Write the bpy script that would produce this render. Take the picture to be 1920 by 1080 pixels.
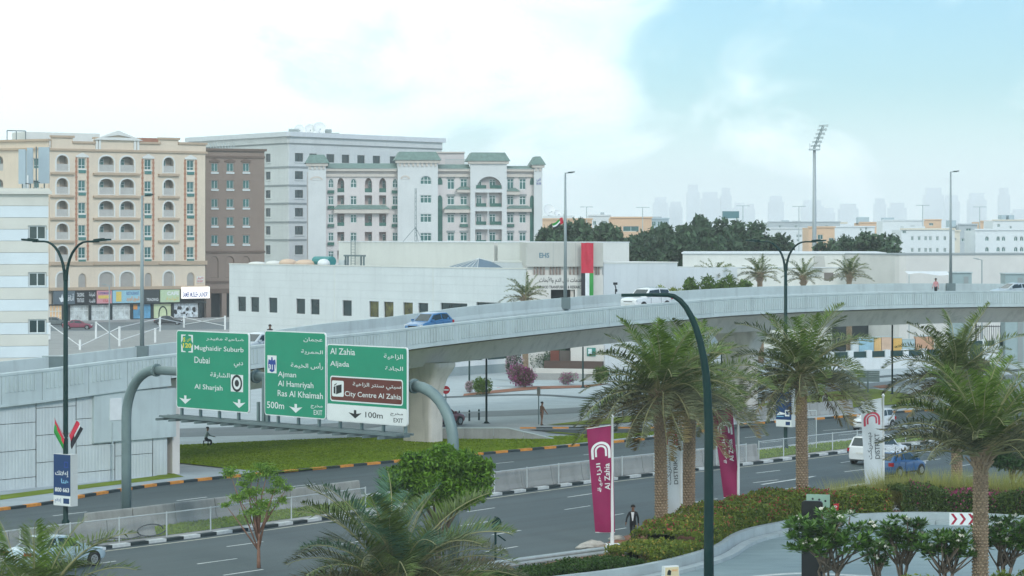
import bpy, bmesh, math, random
import numpy as np
from mathutils import Vector, Matrix, Euler
from mathutils.geometry import tessellate_polygon
R = math.radians
sc = bpy.context.scene
for o in list(bpy.data.objects): bpy.data.objects.remove(o)
col = sc.collection
rnd = random.Random(7)

# ------------------------------------------------------------------ camera
F, H, CX, CY = 5000.0, 14.5, 960.0, 440.0      # focal length in px of a 1920 px wide picture, eye height, horizon
cam_d = bpy.data.cameras.new('camera'); cam = bpy.data.objects.new('camera', cam_d); col.objects.link(cam)
cam.location = (0, 0, H); cam.rotation_euler = (R(90), 0, 0)
cam_d.sensor_width = 36; cam_d.lens = F / 1920 * 36; cam_d.shift_y = -100 / 1920
cam_d.clip_start = 1; cam_d.clip_end = 30000
sc.camera = cam
def G(px, py, z=0.0):
    D = (H - z) * F / (py - CY); return Vector(((px - CX) * D / F, D, z))
def P(px, py, D):
    return Vector(((px - CX) * D / F, D, H - (py - CY) * D / F))
def PX(px, D, z=0.0): return Vector(((px - CX) * D / F, D, z))

# ------------------------------------------------------------------ sky, sun, exposure
SUN_EL, SUN_AZ = 36, 150          # azimuth clockwise from +Y
w = bpy.data.worlds.new('World'); sc.world = w; w.use_nodes = True
nt = w.node_tree; nt.nodes.clear()
def wn(t, **k):
    n = nt.nodes.new(t)
    for a, b in k.items(): setattr(n, a, b)
    return n
out = wn('ShaderNodeOutputWorld'); bg = wn('ShaderNodeBackground'); bg.inputs['Strength'].default_value = 0.1
sky = wn('ShaderNodeTexSky', sky_type='NISHITA', sun_disc=False)
sky.sun_elevation = R(SUN_EL); sky.sun_rotation = R(SUN_AZ); sky.air_density = 1.0; sky.dust_density = 0.6; sky.ozone_density = 2.0
tc = wn('ShaderNodeTexCoord')
mp = wn('ShaderNodeMapping'); mp.inputs['Scale'].default_value = (1.0, 1.0, 1.7); mp.inputs['Rotation'].default_value = (0, R(-38), 0)
mp.inputs['Location'].default_value = (1.1, 2.2, 0.3)
n1 = wn('ShaderNodeTexNoise'); n1.inputs['Scale'].default_value = 12.0; n1.inputs['Detail'].default_value = 6; n1.inputs['Roughness'].default_value = 0.52; n1.inputs['Distortion'].default_value = 0.7
sep = wn('ShaderNodeSeparateXYZ')
bias = wn('ShaderNodeMath', operation='MULTIPLY_ADD'); bias.inputs[1].default_value = -1.25
rmp = wn('ShaderNodeMapRange', interpolation_type='SMOOTHSTEP'); rmp.inputs['From Min'].default_value = 0.29; rmp.inputs['From Max'].default_value = 0.60
mix = wn('ShaderNodeMix', data_type='RGBA')
skym = wn('ShaderNodeMix', data_type='RGBA', blend_type='MULTIPLY'); skym.inputs['Factor'].default_value = 1.0
skym.inputs['B'].default_value = (0.62, 0.96, 1.13, 1)
mix.inputs['B'].default_value = (10.7, 12.5, 12.6, 1)        # cloud
L = nt.links.new
L(tc.outputs['Generated'], mp.inputs['Vector']); L(mp.outputs[0], n1.inputs['Vector'])
L(tc.outputs['Generated'], sep.inputs[0]); L(sep.outputs['X'], bias.inputs[0]); L(n1.outputs['Fac'], bias.inputs[2])
L(bias.outputs[0], rmp.inputs['Value']); 
hzr = wn('ShaderNodeMapRange', interpolation_type='SMOOTHSTEP'); hzr.inputs['From Min'].default_value = 0.0; hzr.inputs['From Max'].default_value = 0.06   # the milky layer above the horizon, all round
hzr.inputs['To Min'].default_value = 0.72; hzr.inputs['To Max'].default_value = 0.0
fmx = wn('ShaderNodeMath', operation='MAXIMUM')
L(sep.outputs['Z'], hzr.inputs['Value']); L(hzr.outputs[0], fmx.inputs[0]); L(rmp.outputs[0], fmx.inputs[1]); L(fmx.outputs[0], mix.inputs['Factor'])
L(sky.outputs[0], skym.inputs['A']); L(skym.outputs['Result'], mix.inputs['A'])
L(mix.outputs['Result'], bg.inputs['Color']); L(bg.outputs[0], out.inputs['Surface'])
sl = bpy.data.lights.new('sun', 'SUN'); sl.energy = 1.3; sl.angle = R(14); sl.color = (1.0, 0.95, 0.88)
sun = bpy.data.objects.new('sun', sl); col.objects.link(sun)
_az = R(SUN_AZ); _el = R(SUN_EL)
sd = Vector((math.sin(_az) * math.cos(_el), math.cos(_az) * math.cos(_el), math.sin(_el)))
sun.rotation_euler = (-sd).to_track_quat('-Z', 'Y').to_euler(); sun.location = (0, 0, 60)
sc.view_settings.view_transform = 'Standard'; sc.view_settings.look = 'None'; sc.view_settings.gamma = 1.0
sc.view_settings.exposure = 0.32
try:
    sc.cycles.use_denoising = True; sc.cycles.volume_bounces = 2; sc.cycles.max_bounces = 6
except Exception: pass

# ------------------------------------------------------------------ materials
def lin(c):
    if isinstance(c, str): c = [int(c[i:i+2], 16) / 255 for i in (0, 2, 4)]
    return tuple(((x / 12.92) if x <= 0.04045 else ((x + 0.055) / 1.055) ** 2.4) for x in c)
MATS = {}
def rot_first(t, src, mpn, ang):
    r = t.nodes.new('ShaderNodeMapping'); r.inputs['Rotation'].default_value = (0, 0, -ang); t.links.new(src, r.inputs[0]); t.links.new(r.outputs[0], mpn.inputs[0])
def mat(name, c, rough=0.75, var=0.12, scale=1.5, bump=0.0, bscale=20.0, metal=0.0, spec=0.35, streak=0.0, coat=0.0, emit=None, trans=0.0, wave=None, alpha=None, stretch=None):
    if name in MATS: return MATS[name]
    m = bpy.data.materials.new(name); m.use_nodes = True; t = m.node_tree; b = t.nodes['Principled BSDF']
    N = t.nodes.new; K = t.links.new
    c = lin(c) if isinstance(c, str) else tuple(c)
    b.inputs['Roughness'].default_value = rough; b.inputs['Metallic'].default_value = metal
    b.inputs['Specular IOR Level'].default_value = spec; b.inputs['Coat Weight'].default_value = coat
    b.inputs['Base Color'].default_value = (*c, 1)
    m.diffuse_color = (*c, 1)
    g = N('ShaderNodeNewGeometry')
    src = g.outputs['Position']
    if var > 0:
        n = N('ShaderNodeTexNoise'); n.inputs['Scale'].default_value = scale; n.inputs['Detail'].default_value = 6; n.inputs['Roughness'].default_value = 0.62
        if stretch:
            mpn = N('ShaderNodeMapping'); mpn.inputs['Scale'].default_value = stretch[:3]; (K(src, mpn.inputs[0]) if len(stretch) < 4 else rot_first(t, src, mpn, stretch[3])); K(mpn.outputs[0], n.inputs['Vector'])
        else: K(src, n.inputs['Vector'])
        mr = N('ShaderNodeMapRange'); mr.inputs['From Min'].default_value = 0.3; mr.inputs['From Max'].default_value = 0.7
        mr.inputs['To Min'].default_value = 1 - var; mr.inputs['To Max'].default_value = 1 + var
        K(n.outputs['Fac'], mr.inputs['Value'])
        mul = N('ShaderNodeVectorMath'); mul.operation = 'SCALE'; mul.inputs[0].default_value = c
        K(mr.outputs[0], mul.inputs['Scale']); last = mul.outputs[0]
        if streak > 0:
            mp2 = N('ShaderNodeMapping'); mp2.inputs['Scale'].default_value = (1.3, 1.3, 0.12); K(src, mp2.inputs[0])
            n2 = N('ShaderNodeTexNoise'); n2.inputs['Scale'].default_value = 1.6; n2.inputs['Detail'].default_value = 5; K(mp2.outputs[0], n2.inputs['Vector'])
            r2 = N('ShaderNodeMapRange'); r2.inputs['From Min'].default_value = 0.5; r2.inputs['From Max'].default_value = 0.75
            r2.inputs['To Min'].default_value = 1.0; r2.inputs['To Max'].default_value = 1 - streak; K(n2.outputs['Fac'], r2.inputs['Value'])
            m2 = N('ShaderNodeVectorMath'); m2.operation = 'SCALE'; K(last, m2.inputs[0]); K(r2.outputs[0], m2.inputs['Scale']); last = m2.outputs[0]
        K(last, b.inputs['Base Color'])
    if bump > 0 or wave:
        bn = N('ShaderNodeBump'); bn.inputs['Strength'].default_value = max(bump, 0.01); bn.inputs['Distance'].default_value = 0.05
        if wave:
            wv = N('ShaderNodeTexWave'); wv.bands_direction = wave[0]; wv.inputs['Scale'].default_value = wave[1]
            K(src, wv.inputs['Vector']); K(wv.outputs['Fac'], bn.inputs['Height'])
        else:
            n3 = N('ShaderNodeTexNoise'); n3.inputs['Scale'].default_value = bscale; n3.inputs['Detail'].default_value = 4; K(src, n3.inputs['Vector'])
            K(n3.outputs['Fac'], bn.inputs['Height'])
        K(bn.outputs[0], b.inputs['Normal'])
    if emit:
        b.inputs['Emission Color'].default_value = (*lin(emit[0]), 1); b.inputs['Emission Strength'].default_value = emit[1]
    if trans > 0: b.inputs['Transmission Weight'].default_value = trans
    if alpha is not None: b.inputs['Alpha'].default_value = alpha
    MATS[name] = m; return m
def leafmat(name, c1, c2, rough=0.55, tr=0.25, scale=0.6):
    """foliage: hue varies from leaf to leaf (random per island) and softly over the crown; a little light comes through"""
    if name in MATS: return MATS[name]
    m = bpy.data.materials.new(name); m.use_nodes = True; t = m.node_tree; b = t.nodes['Principled BSDF']; N = t.nodes.new; K = t.links.new
    g = N('ShaderNodeNewGeometry'); n = N('ShaderNodeTexNoise'); n.inputs['Scale'].default_value = scale; n.inputs['Detail'].default_value = 3
    K(g.outputs['Position'], n.inputs['Vector'])
    ad = N('ShaderNodeMath'); ad.operation = 'ADD'; K(g.outputs['Random Per Island'], ad.inputs[0]); K(n.outputs['Fac'], ad.inputs[1])
    mr = N('ShaderNodeMapRange'); mr.inputs['From Min'].default_value = 0.35; mr.inputs['From Max'].default_value = 1.3; K(ad.outputs[0], mr.inputs['Value'])
    mx = N('ShaderNodeMix'); mx.data_type = 'RGBA'; mx.inputs['A'].default_value = (*lin(c1), 1); mx.inputs['B'].default_value = (*lin(c2), 1)
    K(mr.outputs[0], mx.inputs['Factor']); K(mx.outputs['Result'], b.inputs['Base Color'])
    b.inputs['Roughness'].default_value = rough; b.inputs['Specular IOR Level'].default_value = 0.3
    tb = N('ShaderNodeBsdfTranslucent'); K(mx.outputs['Result'], tb.inputs['Color']); ms = N('ShaderNodeMixShader'); ms.inputs[0].default_value = tr
    o = t.nodes['Material Output']; K(b.outputs[0], ms.inputs[1]); K(tb.outputs[0], ms.inputs[2]); K(ms.outputs[0], o.inputs['Surface'])
    m.diffuse_color = (*lin(c1), 1)
    MATS[name] = m; return m

# ------------------------------------------------------------------ mesh helpers
class MB:
    def __init__(s): s.v = []; s.f = []; s.mi = []; s.m = 0
    def add(s, vs, fs):
        k = len(s.v); s.v += [tuple(v) for v in vs]
        s.f += [tuple(i + k for i in f) for f in fs]; s.mi += [s.m] * len(fs); return s
    def box(s, x0, x1, y0, y1, z0, z1, M=None):
        vs = [Vector(p) for p in ((x0,y0,z0),(x1,y0,z0),(x1,y1,z0),(x0,y1,z0),(x0,y0,z1),(x1,y0,z1),(x1,y1,z1),(x0,y1,z1))]
        if M: vs = [M @ v for v in vs]
        return s.add(vs, [(0,3,2,1),(4,5,6,7),(0,1,5,4),(1,2,6,5),(2,3,7,6),(3,0,4,7)])
    def cbox(s, c, d, M=None):
        return s.box(c[0]-d[0]/2, c[0]+d[0]/2, c[1]-d[1]/2, c[1]+d[1]/2, c[2]-d[2]/2, c[2]+d[2]/2, M)
    def frustum(s, x0, x1, y0, y1, z0, z1, ix, iy):
        vs = [(x0,y0,z0),(x1,y0,z0),(x1,y1,z0),(x0,y1,z0),(x0+ix,y0+iy,z1),(x1-ix,y0+iy,z1),(x1-ix,y1-iy,z1),(x0+ix,y1-iy,z1)]
        return s.add(vs, [(0,3,2,1),(4,5,6,7),(0,1,5,4),(1,2,6,5),(2,3,7,6),(3,0,4,7)])
    def bar(s, a, b, wd, ht=None):
        """rectangular bar from a to b"""
        a = Vector(a); b = Vector(b); ht = ht or wd; d = (b - a)
        if d.length < 1e-6: return s
        z = d.normalized(); x = z.cross(Vector((0,0,1)))
        if x.length < 1e-4: x = Vector((1,0,0))
        x.normalize(); y = x.cross(z)
        vs = []
        for p in (a, b):
            for sx, sy in ((-1,-1),(1,-1),(1,1),(-1,1)): vs.append(p + x*sx*wd/2 + y*sy*ht/2)
        return s.add(vs, [(3,2,1,0),(4,5,6,7),(0,1,5,4),(1,2,6,5),(2,3,7,6),(3,0,4,7)])
    def tube(s, pts, r, n=8, cap=True):
        pts = [Vector(p) for p in pts]; k = len(pts)
        rs = r if isinstance(r, (list, tuple)) else [r] * k
        vs = []; up = None
        for i, p in enumerate(pts):
            d = (pts[min(i+1, k-1)] - pts[max(i-1, 0)]).normalized()
            if up is None: up = Vector((0,1,0)) if abs(d.y) < 0.9 else Vector((1,0,0))
            x = up.cross(d).normalized(); y = d.cross(x); up = y
            for j in range(n):
                a = 2 * math.pi * j / n; vs.append(p + (x * math.cos(a) + y * math.sin(a)) * rs[i])
        fs = [(i*n+j, i*n+(j+1) % n, (i+1)*n+(j+1) % n, (i+1)*n+j) for i in range(k-1) for j in range(n)]
        if cap: fs += [tuple(range(n-1, -1, -1)), tuple((k-1)*n + j for j in range(n))]
        return s.add(vs, fs)
    def lathe(s, prof, c=(0,0,0), n=16):
        vs = [(c[0]+r*math.cos(2*math.pi*j/n), c[1]+r*math.sin(2*math.pi*j/n), c[2]+z) for r, z in prof for j in range(n)]
        k = len(prof)
        fs = [(i*n+j, i*n+(j+1) % n, (i+1)*n+(j+1) % n, (i+1)*n+j) for i in range(k-1) for j in range(n)]
        fs += [tuple(range(n-1, -1, -1)), tuple((k-1)*n + j for j in range(n))]
        return s.add(vs, fs)
    def prism(s, poly, z0, z1):
        """poly: xy ring counter-clockwise"""
        n = len(poly); vs = [(p[0], p[1], z0) for p in poly] + [(p[0], p[1], z1) for p in poly]
        t = tessellate_polygon([[Vector((p[0], p[1], 0)) for p in poly]])
        fs = [tuple(i + n for i in f) for f in t] + [tuple(reversed(f)) for f in t]
        fs += [(i, (i+1) % n, (i+1) % n + n, i + n) for i in range(n)]
        return s.add(vs, fs)
    def plate(s, outer, holes=(), y0=0.0, y1=0.1):
        """upright plate in xz with holes; front at y0, back at y1 (y grows away from the viewer)"""
        rings = [[Vector((p[0], p[1], 0)) for p in r] for r in [outer, *holes]]
        flat = [p for r in rings for p in r]; n = len(flat)
        t = tessellate_polygon(rings)
        def tri(f, flip):
            a, b, c = (flat[i] for i in f); cr = (b - a).cross(c - a).z
            return f if (cr > 0) != flip else tuple(reversed(f))
        vs = [(p.x, y0, p.y) for p in flat] + [(p.x, y1, p.y) for p in flat]
        fs = [tri(f, False) for f in t] + [tuple(i + n for i in tri(f, True)) for f in t]
        k = 0
        for ri, r in enumerate(rings):
            m = len(r); ar = sum(r[i].x * r[(i+1) % m].y - r[(i+1) % m].x * r[i].y for i in range(m))
            for i in range(m):
                a, b = k + i, k + (i+1) % m
                q = (a, a + n, b + n, b)
                if (ar > 0) == (ri == 0): q = tuple(reversed(q))
                fs.append(tuple(reversed(q)) if True else q)
            k += m
        return s.add(vs, fs)
    def mesh(s, name, mats, smooth=False):
        me = bpy.data.meshes.new(name); me.from_pydata(s.v, [], s.f)
        for m in (mats if isinstance(mats, (list, tuple)) else [mats]): me.materials.append(m)
        if any(s.mi): me.polygons.foreach_set('material_index', s.mi)
        if smooth: me.polygons.foreach_set('use_smooth', [True] * len(s.f))
        me.update(); return me
    def build(s, name, mats, parent=None, smooth=False, loc=None):
        o = bpy.data.objects.new(name, s.mesh(name, mats, smooth)); col.objects.link(o)
        if parent is not None: o.parent = parent
        if loc is not None: o.location = loc
        return o
def smooth_by_angle(o, ang=40):
    me = o.data
    bm = bmesh.new(); bm.from_mesh(me)
    for f in bm.faces: f.smooth = True
    for e in bm.edges:
        if len(e.link_faces) == 2 and e.calc_face_angle(0) > R(ang): e.smooth = False
    bm.to_mesh(me); bm.free()
def tag(o, label, cat, group=None):
    o['label'] = label; o['category'] = cat
    if group: o['group'] = group
    return o
def struct(o, label=None): 
    o['kind'] = 'structure'
    if label: o['label'] = label
    return o
def thing(name, label, cat, loc=(0,0,0), rz=0.0, group=None):
    o = bpy.data.objects.new(name, None); col.objects.link(o); o.empty_display_size = 0.3
    o.location = loc; o.rotation_euler = (0, 0, rz); return tag(o, label, cat, group)
def inst(name, me, parent=None, loc=(0,0,0), rot=(0,0,0), scale=(1,1,1)):
    o = bpy.data.objects.new(name, me); col.objects.link(o); o.parent = parent
    o.location = loc; o.rotation_euler = rot; o.scale = scale; return o
def copy_tree(o, parent=None):
    c = o.copy(); col.objects.link(c); c.parent = parent
    for ch in list(o.children): copy_tree(ch, c)
    return c
# ---- paths in plan
def spline(pts, n=12):
    p = [Vector((q[0], q[1], q[2] if len(q) > 2 else 0)) for q in pts]
    p = [p[0]*2 - p[1]] + p + [p[-1]*2 - p[-2]]; o = []
    for i in range(1, len(p) - 2):
        for k in range(n):
            t = k / n; a, b, c, d = p[i-1], p[i], p[i+1], p[i+2]
            o.append(0.5 * ((2*b) + (c-a)*t + (2*a-5*b+4*c-d)*t*t + (3*b-a-3*c+d)*t*t*t))
    o.append(p[-2]); return o
def resample(path, step):
    acc = [0.0]
    for i in range(1, len(path)): acc.append(acc[-1] + (path[i] - path[i-1]).length)
    Lt = acc[-1]; n = max(1, round(Lt / step)); res = []; j = 0
    for i in range(n + 1):
        s = Lt * i / n
        while j < len(acc) - 2 and acc[j+1] < s: j += 1
        t = (s - acc[j]) / max(1e-9, acc[j+1] - acc[j]); res.append(path[j].lerp(path[j+1], t))
    return res
def normals(path):
    ns = []
    for i in range(len(path)):
        d = path[min(i+1, len(path)-1)] - path[max(i-1, 0)]; d.z = 0; d.normalize(); ns.append(Vector((-d.y, d.x, 0)))
    return ns                                  # to the left of travel
def offset(path, d):
    return [p + n * d for p, n in zip(path, normals(path))]
def ribbon(A, B, z, name, m, parent=None):
    b = MB(); n = min(len(A), len(B)); vs = []
    for i in range(n): vs += [(A[i].x, A[i].y, z), (B[i].x, B[i].y, z)]
    b.add(vs, [(2*i, 2*i+1, 2*i+3, 2*i+2) for i in range(n-1)]); o = b.build(name, m, parent)
    flip_up(o); return o
def flip_up(o):
    me = o.data
    bm = bmesh.new(); bm.from_mesh(me)
    for f in bm.faces:
        f.normal_update()
        if f.normal.z < 0: f.normal_flip()
    bm.to_mesh(me); bm.free()
def sheet(poly, z, name, m, parent=None):
    t = tessellate_polygon([[Vector((p[0], p[1], 0)) for p in poly]])
    o = MB().add([(p[0], p[1], z) for p in poly], t).build(name, m, parent); flip_up(o); return o

# ---- a vertical plane standing on the ground between two plan points; maps picture points to it
class Plane:
    def __init__(s, A, B):
        s.A = Vector((A[0], A[1], 0)); s.B = Vector((B[0], B[1], 0)); s.d = (s.B - s.A); s.L = s.d.length; s.d.normalize()
        s.rz = math.atan2(s.d.y, s.d.x)
    def uv(s, px, py):
        rx, rz = (px - CX) / F, -(py - CY) / F
        # (rx*t, t) = A + u d
        den = rx * s.d.y - s.d.x
        t = (s.A.x * s.d.y - s.A.y * s.d.x) / den
        u = (Vector((rx * t, t, 0)) - s.A).dot(s.d)
        return u, H + rz * t
    def rect(s, x0, y0, x1, y1):
        u0, v1 = s.uv(x0, (y0)); u1, v0 = s.uv(x1, y1); return u0, u1, v0, v1
def arch_ring(x0, x1, z0, z1, rise, n=8, point=0.0):
    """opening with an arched head; rise = height of the arch part"""
    zc = z1 - rise; xm = (x0 + x1) / 2; hw = (x1 - x0) / 2; pts = [(x0, z0), (x1, z0)]
    for i in range(n + 1):
        a = math.pi * i / n; c = math.cos(a); sn = math.sin(a)
        pts.append((xm + hw * c, zc + rise * (sn ** (1 - 0.3 * point)) * (1 - point * 0.12 * abs(c))))
    return pts
def rect_ring(x0, x1, z0, z1): return [(x0, z0), (x1, z0), (x1, z1), (x0, z1)]

# ---- lettering: Latin as is, Arabic shaped into its joined forms
_AR = {'ا':(0xFE8D,0),'أ':(0xFE83,0),'إ':(0xFE87,0),'آ':(0xFE81,0),'ب':(0xFE8F,1),'ة':(0xFE93,0),'ت':(0xFE95,1),'ث':(0xFE99,1),'ج':(0xFE9D,1),'ح':(0xFEA1,1),'خ':(0xFEA5,1),
 'د':(0xFEA9,0),'ذ':(0xFEAB,0),'ر':(0xFEAD,0),'ز':(0xFEAF,0),'س':(0xFEB1,1),'ش':(0xFEB5,1),'ص':(0xFEB9,1),'ض':(0xFEBD,1),'ط':(0xFEC1,1),'ظ':(0xFEC5,1),'ع':(0xFEC9,1),'غ':(0xFECD,1),
 'ف':(0xFED1,1),'ق':(0xFED5,1),'ك':(0xFED9,1),'ل':(0xFEDD,1),'م':(0xFEE1,1),'ن':(0xFEE5,1),'ه':(0xFEE9,1),'و':(0xFEED,0),'ى':(0xFEEF,0),'ي':(0xFEF1,1)}
def arabic(s):
    out = []; i = 0
    def joins_prev(k): return k > 0 and s[k-1] in _AR and _AR[s[k-1]][1]
    while i < len(s):
        ch = s[i]
        if ch not in _AR: out.append(ch); i += 1; continue
        pj = joins_prev(i)
        if ch == 'ل' and i + 1 < len(s) and s[i+1] in 'اأإ':
            base = {'أ':0xFEF7,'إ':0xFEF9,'ا':0xFEFB}[s[i+1]]; out.append(chr(base + (1 if pj else 0))); i += 2; continue
        c, d = _AR[ch]; nj = d and i + 1 < len(s) and s[i+1] in _AR
        out.append(chr(c + (3 if pj and nj else 2 if nj else 1 if pj else 0))); i += 1
    return ''.join(reversed(out))
_tx = {}
def text_mesh(s, bold=0.0, ar=False):
    k = (s, bold, ar)
    if k in _tx: return _tx[k]
    c = bpy.data.curves.new('t', 'FONT'); c.body = arabic(s) if ar else s; c.resolution_u = 3; c.offset = bold; c.fill_mode = 'FRONT'
    o = bpy.data.objects.new('t', c)
    me = bpy.data.meshes.new_from_object(o); bpy.data.objects.remove(o); bpy.data.curves.remove(c)
    vs = np.array([v.co for v in me.vertices]); fs = [tuple(p.vertices) for p in me.polygons]; bpy.data.meshes.remove(me)
    _tx[k] = (vs, fs); return _tx[k]
def lettering(s, u0, u1, v0, v1, y, m, parent, ar=False, bold=0.008, name='lettering', turn=0, thick=0.004):
    """text stretched to fill the box u0..u1 x v0..v1 on a board whose front is y=const (viewer at -y); turn=1: reads upward"""
    vs, fs = text_mesh(s, bold, ar)
    if len(vs) == 0: return None
    a = vs[:, :2]; lo = a.min(0); hi = a.max(0); q = (a - lo) / (hi - lo)
    if turn: q = np.stack([1 - q[:, 1], q[:, 0]], 1)
    X = u0 + q[:, 0] * (u1 - u0); Z = v0 + q[:, 1] * (v1 - v0)
    b = MB().add([(x, y - thick, z) for x, z in zip(X, Z)], fs)
    o = b.build(name, m, parent)
    bm = bmesh.new(); bm.from_mesh(o.data)
    for f in bm.faces:
        f.normal_update()
        if f.normal.y > 0: f.normal_flip()
    bm.to_mesh(o.data); bm.free(); return o
# ================================================================== the ground and the roads
m_ground = mat('ground_sand_paving', '8d908e', 0.9, 0.10, 0.25, 0.15, 6)
m_asph = mat('asphalt', (0.040, 0.062, 0.066), 0.62, 0.26, 1.0, 0.2, 40, spec=0.45, stretch=(0.035, 0.75, 1.0, math.atan2(.785, .62)))
m_asph2 = mat('asphalt_worn', (0.058, 0.080, 0.083), 0.7, 0.26, 1.0, 0.2, 40, spec=0.4, stretch=(0.035, 0.7, 1.0, math.atan2(.785, .62)))
m_pave = mat('pavers_pale_grey', (0.37, 0.42, 0.43), 0.85, 0.10, 0.5, 0.12, 14)
m_pave2 = mat('pavers_warm_grey', (0.33, 0.33, 0.32), 0.85, 0.12, 0.6, 0.12, 14)
m_white = mat('paint_white_road', (0.62, 0.64, 0.62), 0.7, 0.2, 3)
m_yel = mat('paint_cream_road', (0.55, 0.52, 0.42), 0.7, 0.2, 3)
m_kb = mat('kerb_black', (0.025, 0.04, 0.043), 0.6, 0.3, 3)
m_kw = mat('kerb_white', (0.55, 0.58, 0.57), 0.7, 0.15, 4)
m_ko = mat('kerb_orange', (0.62, 0.25, 0.045), 0.7, 0.2, 4)
m_kg = mat('kerb_concrete', (0.42, 0.45, 0.45), 0.8, 0.12, 3)
m_grass = mat('lawn_green', (0.16, 0.22, 0.010), 0.9, 0.22, 0.45, 0.6, 30)
m_grassd = mat('lawn_olive', (0.13, 0.16, 0.03), 0.9, 0.25, 0.5, 0.6, 30)
m_blade = leafmat('grass_blades', '587411', '849a22', 0.7, 0.3, 0.4)
m_conc = mat('concrete_pale', (0.475, 0.55, 0.545), 0.85, 0.09, 0.5, 0.12, 18, streak=0.14)
m_concd = mat('concrete_barrier', (0.30, 0.305, 0.29), 0.9, 0.16, 0.8, 0.2, 14, streak=0.22)
m_girder = mat('concrete_girder', (0.62, 0.585, 0.54), 0.85, 0.08, 0.3, 0.1, 10, streak=0.2)
m_galv = mat('galvanised_steel', (0.42, 0.48, 0.48), 0.5, 0.1, 3, metal=0.1)
m_galvd = mat('steel_grey_paint', (0.15, 0.20, 0.205), 0.5, 0.08, 2, metal=0.2)
m_dgreen = mat('pole_dark_green', (0.006, 0.032, 0.030), 0.5, 0.1, 2, spec=0.2)
m_dark = mat('near_black', (0.02, 0.024, 0.026), 0.5, 0.1, 3)
m_whitep = mat('white_paint', (0.72, 0.74, 0.73), 0.5, 0.05, 2)

b = MB(); Z0 = -0.02
b.add([(-900, 20, Z0), (900, 20, Z0), (9000, 9500, Z0), (-9000, 9500, Z0)], [(0, 1, 2, 3)])
struct(b.build('ground', m_ground))

# median kerb of the near carriageway, measured along the picture
KP = [G(*q) for q in ((140,1037),(430,1000),(935,929),(1163,899),(1420,870),(1570,851),(1780,827.6),(1900,818))]
KP = [Vector((-46, 88, 0)), Vector((-32, 105.5, 0))] + KP + [Vector((52, 210, 0)), Vector((80, 241, 0)), Vector((125, 287, 0))]
K = resample(spline(KP), 1.15)
FK = [G(*q) for q in ((0,958),(180,929),(350,905),(640,877),(920,851.5),(1240,822),(1400,798),(1560,785),(1690,774),(1920,760))]
FK = [Vector((-62, 88, 0)), Vector((-44, 118, 0))] + FK + [Vector((62, 244, 0)), Vector((100, 280, 0))]
FK = resample(spline(FK), 1.2)
UE = offset(K, 5.6)                                      # near edge of the far carriageway
NE = offset(K, -19.4)                                    # near edge of the near carriageway
near_road = struct(ribbon(K, NE, 0.004, 'near_road', m_asph))
def match(A, B):                                         # nearest partners so that a ribbon between two paths stays square
    return [min(B, key=lambda q: (q - p).length_squared) for p in A]
far_road = struct(ribbon(UE, match(UE, FK), 0.006, 'far_road', m_asph2))
median = struct(ribbon(offset(K, 0.3), offset(K, 5.45), 0.10, 'median_strip', m_pave2))

def dash_row(path, off, start, dash, gap, wd, z, parent, m, name='lane_mark', lo=None, hi=None):
    p = resample(offset(path, off), 0.5); i = int(start / 0.5); n = int(dash / 0.5); g = int(gap / 0.5)
    while i + n < len(p):
        seg = p[i:i+n+1]
        if (lo is None or seg[0].y > lo) and (hi is None or seg[-1].y < hi):
            A = offset(seg, wd/2); B = offset(seg, -wd/2); ribbon(A, B, z, name, m, parent)
        i += n + g
for o_, st in ((-3.7, 1), (-7.3, 5), (-10.9, 3), (-14.6, 7)):
    dash_row(K, o_, st, 2.5, 7.0, 0.13, 0.010, near_road, m_white, hi=235, lo=100)
ribbon(offset(K, -0.55), offset(K, -0.70), 0.010, 'edge_line', m_yel, near_road)
ribbon(offset(K, -18.4), offset(K, -18.55), 0.010, 'edge_line', m_white, near_road)
for o_, st in ((3.5, 2), (7.1, 5)):
    dash_row(UE, o_, st, 2.5, 7.0, 0.13, 0.012, far_road, m_white, hi=260, lo=100)
ribbon(offset(UE, 0.5), offset(UE, 0.63), 0.012, 'edge_line', m_white, far_road)
# painted gore arrows near the right end of the near carriageway
for px, py in ((1490, 899), (1590, 912)):
    c = G(px, py); d = (K[60] - K[50]).normalized(); n = Vector((-d.y, d.x, 0))
    pts = [c - d*4 - n*0.1, c + d*0.6 - n*0.1, c + d*0.6 - n*0.35, c + d*2.8, c + d*0.6 + n*0.35, c + d*0.6 + n*0.1, c - d*4 + n*0.1]
    sheet([(p.x, p.y) for p in pts], 0.011, 'arrow_mark', m_white, near_road)

def kerb(path, name, ms, wd=0.32, ht=0.15, per=1, parent=None, lo=0, hi=1e9, side=1, label=None):
    """painted kerb stones, one mesh each, along a path resampled at a stone's length"""
    root = parent or struct(thing(name, '', '')); 
    if parent is None:
        for k in ('label', 'category'):
            if k in root: del root[k]
    P0 = path; Q = offset(path, wd * side); k = 0
    for i in range(len(path) - 1):
        if not (lo < path[i].y < hi): continue
        a, c2, d, e = P0[i].lerp(P0[i+1], 0.012), P0[i].lerp(P0[i+1], 0.988), Q[i].lerp(Q[i+1], 0.988), Q[i].lerp(Q[i+1], 0.012)
        poly = [(p.x, p.y) for p in (a, c2, d, e)]
        if side < 0: poly.reverse()
        MB().prism(poly, 0.0, ht + rnd.uniform(-0.006, 0.006)).build('kerb_stone', ms[(i // per) % len(ms)], root)
    return root
kerb(K, 'median_kerb', (m_kb, m_kw), lo=112, hi=235)
kerb(FK, 'far_kerb', (m_ko, m_kb), lo=125, hi=250)
UEk = resample(UE, 1.2); kerb(UEk, 'median_far_kerb', (m_kg,), side=-1, lo=112, hi=255, wd=0.25)

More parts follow.
